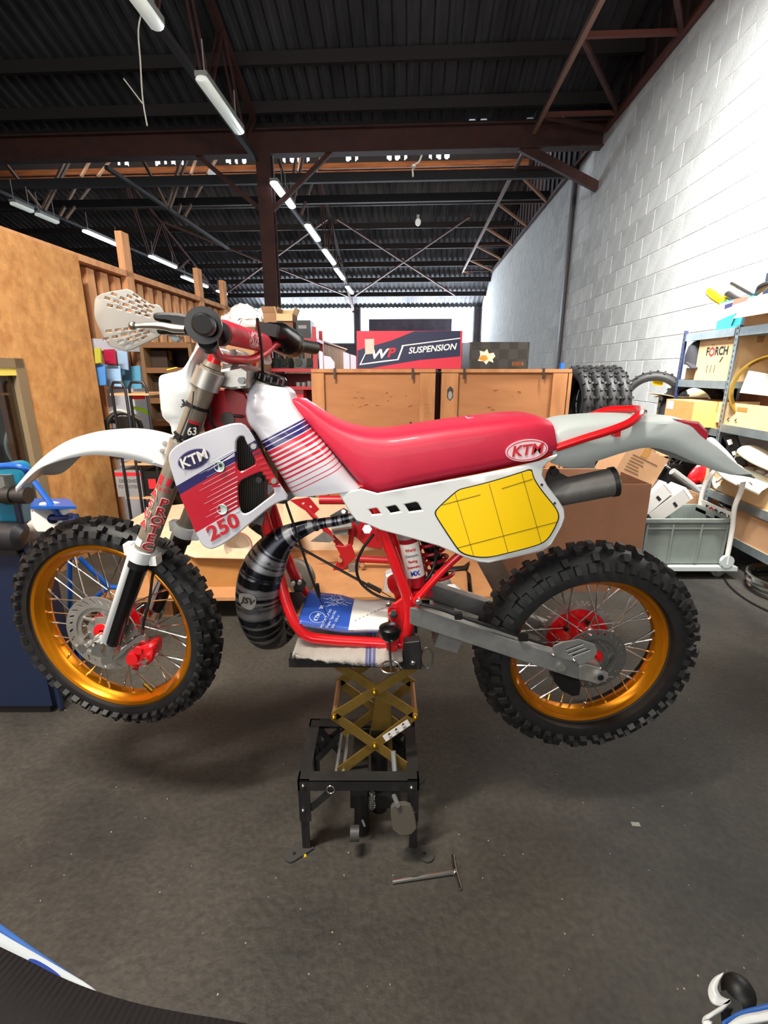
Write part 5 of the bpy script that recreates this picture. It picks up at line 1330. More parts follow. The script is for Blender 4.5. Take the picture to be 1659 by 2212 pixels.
RAG = ramp_mat('striped_rag_cloth', V((1, 0, 0)), -.3, .3, [(-.3, '#a9a29a'), (.048, '#5a5f84'), (.054, '#8d8da0'), (.058, '#4e537c'), (.064, '#8d8da0'), (.069, '#5a5f84'), (.076, '#a9a29a')], base_rough=.95, coat=0)
nt = RAG.node_tree; n2 = node(nt, 'ShaderNodeTexNoise'); n2.inputs['Scale'].default_value = 220; bp = node(nt, 'ShaderNodeBump'); bp.inputs['Strength'].default_value = .6; bp.inputs['Distance'].default_value = .004
tcg = node(nt, 'ShaderNodeTexCoord'); nt.links.new(tcg.outputs['Object'], n2.inputs['Vector']); nt.links.new(n2.outputs[0], bp.inputs['Height']); nt.links.new(bp.outputs[0], nt.nodes['Principled BSDF'].inputs['Normal'])
o = solo('rag', 'grey white cloth with a blue stripe folded under the red frame', 'rag', MB().loft(rows_), RAG, smooth=80); solid(o, .006)
# ------------------------------------------------------------------ parts manual lying in the frame
bk = T('booklet', 'open blue parts manual with a white page lying inside the red frame', 'booklet', P(740, 1360, 0))
bn = [P(*q) for q in ((643, 1350, -.1), (690, 1357, -.1), (745, 1365, -.1), (800, 1364, -.1), (838, 1365, -.1))]
tn = [P(*q) for q in ((669, 1276, .06), (683, 1281, .06), (735, 1288, .06), (780, 1300, .06), (842, 1297, .06))]
def page(dz, t0=0.0, t1=1.0, n_=16, m_=8, lo_=0.0, hi_=1.0, wav=.006):
    a = cr_interp([tuple(p) for p in bn], 60); b = cr_interp([tuple(p) for p in tn], 60); rows_ = []
    for i in range(n_ + 1):
        t = t0 + (t1 - t0) * i / n_; k = t * 59; k0 = min(58, int(k)); f = k - k0
        A_, B_ = a[k0].lerp(a[k0 + 1], f), b[k0].lerp(b[k0 + 1], f)
        rows_.append([A_.lerp(B_, lo_ + (hi_ - lo_) * j / m_) + V((0, -dz * .55, dz + wav * math.sin((lo_ + (hi_ - lo_) * j / m_) * math.pi))) for j in range(m_ + 1)])
    return MB().loft(rows_)
MAN = M('manual_blue', '#2f56b4', .35, coat=.2)
solid(part('cover', page(.006, 0, .62), MAN, bk, 'blue printed cover'), .002)
solid(part('back_cover', page(-.004, .02, .98), MAN, bk), .003)
solid(part('white_page', page(.009, .565, 1.0), PAPER, bk, 'white inside page'), .002)
solid(part('page_block', page(.001, .04, .97, lo_=.02, hi_=.98), PAPER, bk), .006)
def pg(u, v, dz=.0085):
    a = cr_interp([tuple(p) for p in bn], 60); b = cr_interp([tuple(p) for p in tn], 60); k = min(58, int(u * 59)); f = u * 59 - k
    p = a[k].lerp(a[k + 1], f).lerp(b[k].lerp(b[k + 1], f), v); return p + V((0, -dz * .55, dz + .006 * math.sin(v * math.pi)))
def pgm(u, v, dz=.0085, rot=0):
    p = pg(u, v, dz); ux = (pg(u + .03, v, dz) - pg(u - .03, v, dz)).normalized(); vy = (pg(u, v + .05, dz) - pg(u, v - .05, dz)).normalized(); nz = ux.cross(vy).normalized(); vy = nz.cross(ux)
    return Matrix.Translation(p) @ Matrix((ux, vy, nz)).transposed().to_4x4() @ Matrix.Rotation(R(rot), 4, 'Z')
PALEB = M('pale_blue_print', '#c8d4ee', .5)
text('MOTOR TYP 543', .011, pgm(.3, .2, .0105, 78), PALEB, bk, 'cover_lettering'); text('Engine Type 543', .011, pgm(.355, .2, .0105, 78), PALEB, bk, 'cover_lettering'); text('543 - 250 cc', .011, pgm(.41, .16, .0105, 78), PALEB, bk, 'cover_lettering')
text('KTM', .016, pgm(.2, .2, .0105, 78), PALEB, bk, 'cover_lettering', bold=.02); text("'88", .016, pgm(.22, .47, .0105, 78), PALEB, bk, 'cover_lettering')
mb = MB(); m_ = pgm(.2, .2, .0105)
mb.tube([m_ @ V((.022 * math.cos(a), .022 * math.sin(a), 0)) for a in [2 * math.pi * i / 24 for i in range(25)]], .0008, 4, caps=False)
part('cover_emblem', mb, PALEB, bk)
mb = MB(); m_ = pgm(.36, .74, .0105); rn = random.Random(5)
for k in range(34):
    a = rn.uniform(0, 6.28); r0 = rn.uniform(.0, .03); p0 = V((r0 * math.cos(a) * 1.1, r0 * math.sin(a), 0)); p1 = p0 + V((rn.uniform(-.02, .02), rn.uniform(-.014, .014), 0)); mb.bar(m_ @ p0, m_ @ p1, .0016, .0006, up=m_.to_3x3() @ V((0, 0, 1)))
part('engine_drawing', mb, PALEB, bk)
mb = MB(); m_ = pgm(.82, .45, .012)
for k in range(10): c = V((-.05 + .011 * k, -.035 + .0085 * k, 0)); mb.bar(m_ @ (c + V((-.002, -.003, 0))), m_ @ (c + V((.002, .003, 0))), .0012, .0006, up=m_.to_3x3() @ V((0, 0, 1)))
part('page_print', mb, INK, bk)
# ------------------------------------------------------------------ paper tag on the handlebar
tg = T('paper_tag', 'white paper price tag hanging from the red handlebar', 'tag', at(573, 774, 1.46))
part('tag_card', MB().plate(smooth_loop(xz([(560, 770), (563, 760), (570, 757), (580, 764), (588, 778), (586, 787), (572, 788), (564, 778)], 1.46), 1), 1.46, .0012), PAPER, tg)
part('tag_string', MB().tube([at(566, 760, 1.458), at(562, 742, 1.46)], .0012, 5), PAPER, tg)
mb = MB()
for k in range(3):
    for j in range(3): mb.bar(at(567 + 5 * k + 2 * j, 767 + 5 * j + k, 1.4595), at(570 + 5 * k + 2 * j, 765 + 5 * j + k + 1, 1.4595), .0005, .0016, up=(0, 1, 0))
part('tag_print', mb, INK, tg)
# ------------------------------------------------------------------ tool and scraps on the floor
tw = T('t_handle_wrench', 'chrome T handle hex wrench lying on the floor before the lift', 'wrench', onz(980, 1884, 0))
part('shaft', MB().tube([onz(983, 1884, .009), onz(848, 1905, .006)], .0055, 8), CHROME, tw); part('handle', MB().tube([onz(978, 1848, .009), onz(981, 1872, .009), onz(986, 1892, .009), onz(995, 1920, .009)], [.005, .0065, .0065, .005], 10), CHROME, tw)
part('hub', MB().ball(onz(983, 1884, .009), .0085, 10), CHROME, tw)
mb = MB(); rn = random.Random(11)
for k in range(100):
    p = onz(rn.uniform(20, 1640), rn.uniform(1450, 2150), .001); r_ = rn.uniform(.001, .003)
    mb.add([p + V((r_ * math.cos(a), r_ * math.sin(a), rn.uniform(0, .0015))) for a in (0.3, 1.7, 3.1, 4.8)] + [p + V((0, 0, .002))], [(0, 1, 4), (1, 2, 4), (2, 3, 4), (3, 0, 4)])
solo('floor_debris', 'scattered pale crumbs of grit on the concrete floor', 'debris', mb, M('crumb', '#a39a8c', .9), kind='stuff', smooth=0)
p = onz(659, 1849, 0); solo('yellow_chip', 'tiny yellow plastic chip on the floor by the front foot of the lift', 'chip', MB().box(p + V((0, 0, .003)), (.009, .007, .006), Matrix.Rotation(.5, 3, 'Z'), taper=.6), YEL)
p = onz(1373, 1781, 0); solo('paper_scrap', 'small grey paper scrap on the bare floor below the rear wheel', 'scrap', MB().box(p + V((0, 0, .001)), (.026, .014, .002), Matrix.Rotation(-.1, 3, 'Z')), M('grey_paper', '#8f8d86', .8))
# ------------------------------------------------------------------ motorcycle the photographer stands over
pk = T('parked_motorcycle', 'blue and white motorcycle with black ribbed seat at the bottom edge of the view', 'motorcycle', (-.35, .05, 0))
SEATB = M('black_ribbed_vinyl', '#16181c', .6)
nt = SEATB.node_tree; wv = node(nt, 'ShaderNodeTexWave'); wv.inputs['Scale'].default_value = 55; wv.inputs['Distortion'].default_value = .3; wv.bands_direction = 'X'
tcw = node(nt, 'ShaderNodeTexCoord'); bp = node(nt, 'ShaderNodeBump'); bp.inputs['Strength'].default_value = .5; bp.inputs['Distance'].default_value = .004
nt.links.new(tcw.outputs['Object'], wv.inputs['Vector']); nt.links.new(wv.outputs[0], bp.inputs['Height']); nt.links.new(bp.outputs[0], nt.nodes['Principled BSDF'].inputs['Normal'])
edge = [onz(x, y, .90) for x, y in ((-260, 1900), (-120, 1985), (0, 2045), (60, 2074), (135, 2112), (200, 2138), (300, 2168), (400, 2188), (480, 2201), (560, 2216), (700, 2240))]
e_ = cr_interp([tuple(p) for p in edge], 40); rows_ = []
for p in e_: rows_.append([p + V((0, .004, -.16)), p + V((0, .006, -.03)), p + V((0, 0, 0)), p + V((.0, -.05, .018)), p + V((0, -.14, .03)), p + V((0, -.26, .02)), p + V((0, -.32, -.06)), p + V((0, -.32, -.16))])
part('seat', MB().loft(rows_, cap=True), SEATB, pk, 'black ribbed seat', smooth=70)
def strip(pts_, z, n_, mat, name, th=.02, lab=None):
    a = [onz(x, y, z) for x, y in pts_[0]]; b = [onz(x, y, z) for x, y in pts_[1]]
    a = cr_interp([tuple(p) for p in a], n_); b = cr_interp([tuple(p) for p in b], n_)
    o = part(name, MB().loft([a, b, [p + V((0, -.0, -.03)) for p in b]]), mat, pk, lab, smooth=50); return solid(o, .004)
strip((((-200, 1960), (0, 2060), (100, 2110), (230, 2160)), ((-200, 1890), (0, 2021), (80, 2068), (197, 2137))), .84, 24, M('parked_white', '#c3ccd2', .4), 'side_panel', lab='white side panel')
strip((((-200, 1890), (0, 2022), (80, 2069), (196, 2136)), ((-200, 1866), (0, 2002), (60, 2046), (184, 2131))), .835, 24, M('parked_blue', '#2c62b4', .4), 'blue_edge', lab='blue panel edge')
ol = [onz(x, y, .845) for x, y in smooth_loop([(56, 2072), (74, 2070), (112, 2092), (136, 2112), (120, 2120), (80, 2104)], 2)]
part('blue_emblem', MB().add(ol, [tuple(range(len(ol)))]), M('deep_blue', '#123a9c', .4), pk)
zz = .55
def flatstrip(c, ws, name, mat, z, th=.006):
    P_ = cr_interp([(x, y, w_) for (x, y), w_ in zip(c, ws)], 36); L_, R2 = [], []
    for i, p in enumerate(P_):
        d = (P_[min(i + 1, 35)] - P_[max(i - 1, 0)]); n_ = V((-d.y, d.x)).normalized()
        L_.append(onz(p.x + n_.x * p.z, p.y + n_.y * p.z, z)); R2.append(onz(p.x - n_.x * p.z, p.y - n_.y * p.z, z))
    return solid(part(name, MB().loft([L_, R2]), mat, pk, smooth=50), th)
flatstrip([(1562, 2104), (1546, 2120), (1539, 2140), (1548, 2160), (1568, 2166), (1577, 2164)], [.8, 7, 10, 11, 6, 3], 'white_bracket', WHITE, .58)
flatstrip([(1577, 2163), (1560, 2178), (1538, 2192), (1522, 2206), (1535, 2216)], [2, 4, 4, 6, 6], 'white_bracket', WHITE, .58)
c = onz(1595, 2143, .56); part('bar_end', MB().ball(c, .021, 16), BLACK, pk)
flatstrip([(1570, 2222), (1600, 2206), (1640, 2198), (1700, 2186)], [5, 9, 10, 11], 'white_panel', WHITE, .6)
flatstrip([(1560, 2212), (1600, 2192), (1640, 2182), (1700, 2168)], [3, 6, 7, 8], 'blue_panel', M('parked_blue', '#2c62b4', .4), .59)
part('bracket_arm', MB().tube([onz(1578, 2166, .565), onz(1585, 2235, .5), V((.12, -.06, .46)), V((-.2, -.05, .45))], .014, 10, res=24), BLACK, pk); part('bar_stub', MB().tube([onz(1595, 2143, .56), onz(1600, 2240, .5), V((.14, -.06, .46))], .012, 10, res=16), BLACK, pk)
part('lower_frame', MB().box((-.2, -.05, .4), (.5, .16, .7), taper=.5), BLACK, pk)
# ================================================================== goods and furniture around the bike
def RR(a=0): return -PSI + R(a)
def cbox(name, label, cat, p, w_, d_, h_, rot=0.0, mat=CARD, open_=False, tape=True, flaps=(55, 40, 110, 120), group=None, tilt=None, flapmat=None, inside=None):
    """cardboard box: p = middle of the front bottom edge; local x right, y back, z up"""
    t = T(name, label, cat, p, rot, group, tilt=tilt)
    if open_:
        q = MB(True); th = .006
        for c, s in (((0, th / 2, h_ / 2), (w_, th, h_)), ((0, d_ - th / 2, h_ / 2), (w_, th, h_)), ((-w_ / 2 + th / 2, d_ / 2, h_ / 2), (th, d_ - 2 * th, h_)), ((w_ / 2 - th / 2, d_ / 2, h_ / 2), (th, d_ - 2 * th, h_)), ((0, d_ / 2, th / 2), (w_ - 2 * th, d_ - 2 * th, th))): q.box(c, s)
        part('carton', q, mat, t, smooth=0)
        fl_ = d_ * .45
        for i, (o_, ax_, ln_) in enumerate((((0, 0, h_), V((0, -1, 0)), w_), ((0, d_, h_), V((0, 1, 0)), w_), ((-w_ / 2, d_ / 2, h_), V((-1, 0, 0)), d_), ((w_ / 2, d_ / 2, h_), V((1, 0, 0)), d_))):
            a = flaps[i] if i < len(flaps) else None
            if a is None: continue
            up = V((0, 0, 1)); dr_ = ax_ * math.sin(R(a)) + up * math.cos(R(a)); o_ = V(o_); tg_ = V((1, 0, 0)) if abs(ax_.y) else V((0, 1, 0))
            f_ = min(fl_, w_ * .45); q = MB(True); n_ = dr_.cross(tg_)
            q.add([o_ + tg_ * ln_ / 2 * s1 + dr_ * f_ * s2 + n_ * .0025 * s3 for s3 in (-1, 1) for s2 in (0, 1) for s1 in (-1, 1)], [(0, 2, 3, 1), (4, 5, 7, 6), (0, 1, 5, 4), (2, 6, 7, 3), (0, 4, 6, 2), (1, 3, 7, 5)])
            part('flap', q, flapmat or mat, t, smooth=0)
    else:
        q = MB(True); g_ = .002
        q.box((0, d_ / 2, h_ / 2 - g_), (w_, d_, h_ - 2 * g_)); part('carton', q, mat, t, smooth=0)
        for s in (-1, 1): q = MB(True); q.box((0, d_ / 2 + s * (d_ / 4 + .0005), h_ - g_), (w_, d_ / 2 - .003, g_ * 2)); part('flap', q, mat, t, smooth=0)
        if tape: q = MB(True); q.box((0, d_ / 2, h_ + .0006), (w_ * .98, .05, .0012)); q.box((-w_ / 2 - .0004, d_ / 2, h_ - .04), (.0012, .05, .08)); q.box((w_ / 2 + .0004, d_ / 2, h_ - .04), (.0012, .05, .08)); part('tape', q, TAPE, t, smooth=0)
    return t
def pxbox(name, label, cat, px0, px1, pyt, pyb, y, d_, **k):
    a, b = at(px0, pyb, y), at(px1, pyb, y); t = at((px0 + px1) / 2, pyt, y); zb_ = k.pop('zb', None); zb_ = at((px0 + px1) / 2, pyb, y).z if zb_ is None else zb_
    rot = k.pop('rot', 0)
    return cbox(name, label, cat, V(((a.x + b.x) / 2, y, zb_)), (b.x - a.x), d_, t.z - zb_, rot, **k), (b.x - a.x), t.z - zb_
def ftext(t, s, x, z, size, mat, ang=0, **k):  # lettering on the front face of a box thing (local x, z)
    m = W[t] @ Matrix.Translation((x, -.001, z)) @ FACE.to_4x4() @ Matrix.Rotation(R(ang), 4, 'Z'); return text(s, size, m, mat, t, **k)
def fpoly(t, pts, mat, name, off=.001, label=None):
    q = MB(True); q.add([(x, -off, z) for x, z in pts], [tuple(range(len(pts)))]); return part(name, q, mat, t, label, smooth=0)
# ---- two timber crates
CRT = M('crate_ply', '#ab7448', .7, c2='#9a633a', vs=2.2, stretch=(1, 1, 5), lo=.3, hi=.75, bump=.05)
CRB = M('crate_batten', '#b37c4e', .7, c2='#9f693e', vs=3, stretch=(5, 5, 1))
CLIP = M('clip_steel', '#4b4640', .5, .7)
cy_ = 3.6
for i, (x0, x1, lb) in enumerate(((676, 938, 'left timber crate with the red and navy box on it'), (951, 1226, 'right timber crate with torn hole, under the black chequered box'))):
    a, b = at(x0, 900, cy_).x, at(x1, 900, cy_).x; zt = at(900, 797, cy_).z; w_ = b - a
    t = T('wooden_crate', lb, 'crate', ((a + b) / 2, cy_, 0), 0, 'timber crates behind the bike')
    q = MB(True); q.box((0, .44, zt / 2 + .03), (w_ - .03, .84, zt - .06)); part('panel', q, CRT, t, smooth=0)
    q = MB(True); q.box((0, .43, zt - .012), (w_, .86, .024)); part('lid', q, CRB, t, smooth=0)
    bat = [(-w_ / 2 + .045, .09), (w_ / 2 - .055, .11)] if i == 0 else [(-w_ / 2 + .06, .12), (w_ / 2 - .08, .11), (w_ / 2 - .016, .03)]
    for bx, bw in bat: q = MB(True); q.box((bx, .0, zt / 2 - .014), (bw, .022, zt - .03)); part('batten', q, CRB, t, smooth=0)
    q = MB(True); q.box((0, .005, .05), (w_, .03, .09)); part('batten', q, CRB, t, smooth=0)
    for px in ((723, 891) if i == 0 else (1002, 1173)):
        x = at(px, 805, cy_).x - (a + b) / 2; q = MB(True); q.box((x, -.014, zt - .035), (.014, .005, .07)); q.box((x, .0, zt + .003), (.014, .03, .005)); part('clip', q, CLIP, t, smooth=0)
    q = MB(True); rn = random.Random(20 + i)
    for k in range(12 if i == 0 else 5):       # faded illegible handwriting
        x = rn.uniform(-.2, .3); z = zt - rn.uniform(.14, .32); q.bar((x, .017, z), (x + rn.uniform(.008, .03), .017, z + rn.uniform(-.012, .012)), .0008, .004, up=(0, 1, 0))
    part('faded_pencil', q, M('faded_pencil', '#8a5528', .8), t)
    if i == 0:
        q = MB(True); rn = random.Random(9)
        for k in range(11):
            for j in range(2): q.bar((w_ / 2 - .075 + j * .022, -.0115, zt - .24 - k * .03), (w_ / 2 - .062 + j * .022, -.0115, zt - .248 - k * .03 + rn.uniform(-.008, .012)), .0008, .004, up=(0, 1, 0))
        part('stencil_marks', q, M('stencil', '#5e3a1c', .8), t)
        q = MB(True)
        for z in (.06, .085): q.tube([(w_ / 2 - .17, .019, at(885, 914 + z * 0, cy_).z - z + .06), (w_ / 2 - .17, .0165, at(885, 914, cy_).z - z + .06)], .008, 10)
        part('bolt_holes', q, INK, t)
    else:
        hx = at(972, 850, cy_).x - (a + b) / 2; hz = at(972, 850, cy_).z
        q = MB(True); q.add([(hx + .024 * math.cos(k * .524) * (1.1 if k % 3 else .9), -.0115, hz + .052 * math.sin(k * .524) * (1 if k % 2 else .88)) for k in range(12)], [tuple(range(12))]); part('torn_hole', q, M('torn_hole_dark', '#3c3735', .9), t, 'torn hole')
        q = MB(True); q.add([(hx + .016 * math.cos(k * .785), -.0125, hz - .012 + .03 * math.sin(k * .785)) for k in range(8)], [tuple(range(8))]); part('paper_plug', q, M('grey_paper', '#8f8d86', .8), t)
solo('steel_upright', 'dark red steel upright standing in the gap between the crates', 'post', MB().box((at(944.5, 900, 3.9).x, 3.9, .69), (.05, .05, 1.38)), M('maroon_paint', '#5a1a1c', .5))
ctop = at(900, 797, cy_).z
# ---- suspension box
x0, x1 = at(771, 790, 3.64).x, at(996, 790, 3.64).x; h_ = at(880, 715, 3.64).z - ctop; w_ = x1 - x0
RBOX = M('box_red', '#c8283e', .45); NBOX = M('box_navy', '#1c2040', .45)
t = cbox('suspension_box', 'red and navy carton with white suspension lettering on the left crate', 'box', ((x0 + x1) / 2, 3.64, ctop + .001), w_, .28, h_, R(-.8), RBOX, tape=False)
def bx(px, py): p = at(px, py, 3.64); return (p.x - (x0 + x1) / 2, p.z - ctop)
fpoly(t, [bx(*q) for q in ((772, 796), (772, 757), (845, 736), (895, 716), (994, 715), (994, 770), (905, 778), (850, 787), (800, 796))], NBOX, 'navy_band')
fpoly(t, [bx(*q) for q in ((776, 789), (795, 750), (797, 750), (780, 786), (830, 779), (858, 776), (867, 752), (868, 746), (994, 730), (994, 732), (872, 748), (861, 778), (830, 782))], PAPER, 'white_outline', .0014)
p = bx(816, 766); ftext(t, 'W', p[0], p[1], .085, PAPER, 4, bold=.03, shear=.3, sx=1.3); p = bx(843, 763); ftext(t, 'P', p[0], p[1], .085, REDINK, 4, bold=.03, shear=.3, sx=1.15)
p = bx(933, 754); ftext(t, 'SUSPENSION', p[0], p[1], .058, PAPER, 5, bold=.02, shear=.3, sx=1.02)
fpoly(t, [bx(*q) for q in ((788, 733), (808, 732), (808, 764), (789, 766))], M('label_beige', '#c9b9ad', .7), 'address_label', .0018)
# ---- black chequered box
x0, x1 = at(1013, 790, 3.66).x, at(1141, 790, 3.66).x; h_ = at(1070, 739, 3.66).z - ctop
CHK = M('chequered_carton', '#26231f', .5); nt = CHK.node_tree
ck = node(nt, 'ShaderNodeTexChecker'); ck.inputs['Scale'].default_value = 15; ck.inputs[1].default_value = lin('#2b2723'); ck.inputs[2].default_value = lin('#3d3934'); tck = node(nt, 'ShaderNodeTexCoord'); nt.links.new(tck.outputs['Object'], ck.inputs['Vector']); nt.links.new(ck.outputs[0], nt.nodes['Principled BSDF'].inputs['Base Color'])
t = cbox('parts_box', 'black chequered carton with yellow splash and orange label on the right crate', 'box', ((x0 + x1) / 2, 3.66, ctop + .001), x1 - x0, .3, h_, R(1.5), CHK, tape=False)
def bx(px, py): p = at(px, py, 3.66); return (p.x - (x0 + x1) / 2, p.z - ctop)
fpoly(t, [bx(*q) for q in ((1032, 780), (1037, 768), (1036, 758), (1046, 760), (1052, 754), (1056, 764), (1066, 762), (1070, 770), (1064, 776), (1066, 784), (1056, 780), (1050, 788), (1044, 781))], M('splash_white', '#d8cfb8', .5), 'white_splash')
fpoly(t, [bx(*q) for q in ((1033, 776), (1040, 768), (1050, 768), (1054, 776), (1046, 781))], M('splash_yellow', '#c98b2c', .5), 'yellow_splash', .0014)
fpoly(t, [bx(*q) for q in ((1107, 781), (1130, 781), (1130, 792), (1107, 792))], M('label_dark_orange', '#5c3a22', .5), 'maker_label', .0014)
p = bx(1118.5, 786.5); ftext(t, 'ÖHLINS', p[0], p[1], .024, M('orange_ink', '#e0852c', .5), bold=.02)
mm = M('faint_script', '#8a8070', .6); p = bx(1022, 752); q = MB(True)
for k in range(9): q.bar((p[0] + .012 * k, -.0012, p[1] + .001 * k), (p[0] + .006 + .012 * k, -.0012, p[1] + .014 + .001 * k - .006 * (k % 3)), .0006, .003, up=(0, 1, 0))
part('faint_script', q, mm, t)
# ---- knobby tyres (shared mesh)
def tyre_mesh(Rt, wt, nk):
    mb = MB(True); rho = wt / 2; rc = Rt - .014 - rho; Rr = rc - rho * .75
    prof = [(Rr, -.55 * wt / 2), (Rr - .004, -.7 * wt / 2)] + [(rc + rho * math.cos(R(a)), rho * math.sin(R(a))) for a in range(-120, 121, 20)] + [(Rr - .004, .7 * wt / 2), (Rr, .55 * wt / 2)]
    inner = [(q[0] - .008 if abs(q[1]) < wt * .3 and q[0] > rc else q[0], q[1] * .86) for q in prof[1:-1]][::-1]
    mb.lathe(prof + inner, 48, closed=True)
    da = 2 * math.pi / nk
    for i in range(nk):
        for ph in ((-20, 20) if i % 2 else (-48, 0, 48)):
            n_ = V((math.cos(R(ph)), math.sin(R(ph)))); b = V((-n_.y, n_.x)); o_ = V((rc, 0)) + n_ * (rho - .003); vs = []
            for lev, k_ in ((0, 1), (.016, .82)):
                for s1, s2 in ((-1, -1), (1, -1), (1, 1), (-1, 1)):
                    q = o_ + n_ * lev + b * s2 * wt * .11 * k_; a = i * da + s1 * .012 * k_ / Rt; vs.append((q.x * math.cos(a), q.y, q.x * math.sin(a)))
            mb.add(vs, [(3, 2, 1, 0), (4, 5, 6, 7), (0, 1, 5, 4), (1, 2, 6, 5), (2, 3, 7, 6), (3, 0, 4, 7)])
    return mb
tref = None; ords = ['Leftmost', 'Second', 'Third', 'Rightmost']
ztb = at(1270, 950, 4.55).z
stand = T('low_bench', 'low dark bench behind the crates carrying the row of tyres', 'bench', (at(1275, 900, 4.55).x, 4.55, 0), RR())
q = MB(True); q.box((0, 0, ztb - .02), (.7, .5, .04)); part('bench_top', q, DARKST, stand, smooth=0)
for sx in (-.3, .3):
    for sy in (-.2, .2): q = MB(True); q.box((sx, sy, (ztb - .04) / 2), (.05, .05, ztb - .04)); part('leg', q, DARKST, stand, smooth=0)
for i, px in enumerate((1237, 1263, 1289, 1314)):
    c = at(px, 868, 4.55); mb = tyre_mesh(.335, .1, 30) if tref is None else None
    lb = '%s knobbly black tyre from the left in the row behind the crates' % ords[i] if i in (1, 2) else '%s knobbly black tyre in the row behind the crates' % ords[i]
    lb = lb[0].lower() + lb[1:]
    if tref is None:
        mb.xf(Matrix.Rotation(R(90), 4, 'Z')); o = link('knobbly_tyre', mb, RUB); tref = o; o['category'] = 'tyre'; o['group'] = 'tyres behind the crates'
    else: o = tref.copy(); COL.objects.link(o)
    o['label'] = lb; o.location = (c.x, 4.55, ztb + .336); o.rotation_euler = (0, 0, R(6)); W[o] = Matrix.Translation(o.location)
solo('blue_bottle', 'blue plastic bottle standing behind the right crate by the tyres', 'bottle', MB().lathe([(.001, 0), (.035, 0), (.038, .02), (.038, .17), (.02, .2), (.02, .235), (.001, .235)], 16, Matrix.Translation((at(1214, 790, 4.3).x, 4.3, ztb + .0)) @ Matrix.Rotation(R(90), 4, 'X') @ Matrix.Diagonal((1, 2.9, 1, 1))), BLUEP)
# ---- rack units along the right wall
def rack(name, lb, ya_, yb_, xa_, xb_, zs, ztop, mpost, mbeam, deck, ends=(-1, 1)):
    cpt = room((xa_ + xb_) / 2, (ya_ + yb_) / 2, 0); t = T(name, lb, 'shelf', cpt, -PSI)
    L, Wd = yb_ - ya_, xb_ - xa_
    for sx in (-1, 1):
        for sy in ends:
            q = MB(True); q.box((sx * (Wd / 2 - .002), sy * (L / 2 - .018), ztop / 2), (.004, .036, ztop)); q.box((sx * (Wd / 2 - .018), sy * (L / 2 - .002), ztop / 2), (.036, .004, ztop))
            p_ = part('post', q, mpost, t, smooth=0)
            if sx < 0:
                q = MB(True)
                for k in range(int(ztop / .04)): q.box((-Wd / 2 - .0006, sy * (L / 2 - .018), .03 + k * .04), (.001, .007, .018))
                part('slots', q, INK, p_, kind='stuff', smooth=0)
    for z in zs:
        for sx in (-1, 1): q = MB(True); q.box((sx * (Wd / 2 - .008), 0, z - .03), (.012, L - .01, .06)); part('beam', q, mbeam, t, smooth=0)
        for sy in (-1, 1): q = MB(True); q.box((0, sy * (L / 2 - .01), z - .03), (Wd - .03, .012, .05)); part('beam', q, mbeam, t, smooth=0)
        q = MB(True); q.box((0, 0, z - .006), (Wd - .03, L - .03, .012)); part('shelf_board', q, deck, t, smooth=0)
    return t
sx_ = 2.40
DECK = M('chipboard_deck', '#b48a55', .85, c2='#a07744', vs=8)
gz1 = onx(1592, 708, sx_).z; gz2 = onx(1560, 916, sx_).z; gz3 = onx(1546, 1062, sx_).z; gz4 = onx(1590, 1165, sx_).z
gy = toroom(onx(1568, 830, sx_)).y
rack('grey_rack', 'galvanised rack with gold rim and cardboard trays at the right edge', gy - 1.9, gy, sx_, 2.93, [gz1, gz2, gz3, gz4], gz1 + .02, GALV, GALV, DECK)
bz1 = onx(1482, 722, sx_).z; bz2 = onx(1463, 820, sx_).z; bz3 = onx(1440, 906, sx_).z
byf = toroom(onx(1466, 790, sx_)).y
BPOST = M('dark_blue_post', '#2a3358', .45)
rack('blue_rack', 'rack with dark blue posts and the lettered carton, beyond the grey rack', gy + .012, byf, sx_, 2.93, [bz1, bz2, bz3, .35], bz1 + .03, BPOST, GALV, DECK, ends=(1,))
def shelf_at(px, z): # point on the rack front at shelf height z under pixel column px
    r_ = onx(px, 800, sx_ + .03); q = toroom(r_); return room(q.x, q.y, z)
def sbox(name, lb, px0, px1, z, h_, d_, mat=CARD, cat='box', inset=.03, rotadd=0, **k):
    """box on a rack shelf, its long face along the aisle between two pixel columns"""
    qa, qb = toroom(onx(px0, 800, sx_ + inset)), toroom(onx(px1, 800, sx_ + inset)); L = abs(qa.y - qb.y)
    p = room(sx_ + inset, (qa.y + qb.y) / 2, z + .001)
    return cbox(name, lb, cat, p, L, d_, h_, -PSI - R(90) + R(rotadd), mat, **k), L
t, L = sbox('carton', 'lettered moving carton on the middle shelf of the blue rack', 1502, 1574, bz2, .36, .38, CARDL, tape=True)
h_ = .36
def forch(t, x, z, s, ang=0, k=1.0, mats=(INK, REDINK)):
    ftext(t, 'F', x - s * 1.28 * k, z, s, mats[0], ang, bold=.03, name='maker_lettering'); ftext(t, 'RCH', x + s * .85 * k, z, s, mats[0], ang, bold=.03, sx=.98, name='maker_lettering')
    q = MB(True); c = V((x - s * .6 * k, -.0012, z)); pts = lambda r_: [c + V((r_ * math.cos(R(30 + 60 * i)), 0, r_ * math.sin(R(30 + 60 * i)))) for i in range(6)]
    a, b = pts(s * .46), pts(s * .27); q.add(a + b, [(i, (i + 1) % 6, 6 + (i + 1) % 6, 6 + i) for i in range(6)]); q.box((c.x - s * .13, -.0012, z + s * .62), (s * .12, .0006, s * .12)); q.box((c.x + s * .13, -.0012, z + s * .62), (s * .12, .0006, s * .12)); part('maker_emblem', q, mats[1], t, smooth=0)
forch(t, .02, h_ * .62, L * .19)
q = MB(True)
for k in range(3): q.bar((-.06 + .05 * k, -.001, .06), (-.055 + .05 * k, -.001, .12), .0006, .007, up=(0, 1, 0))
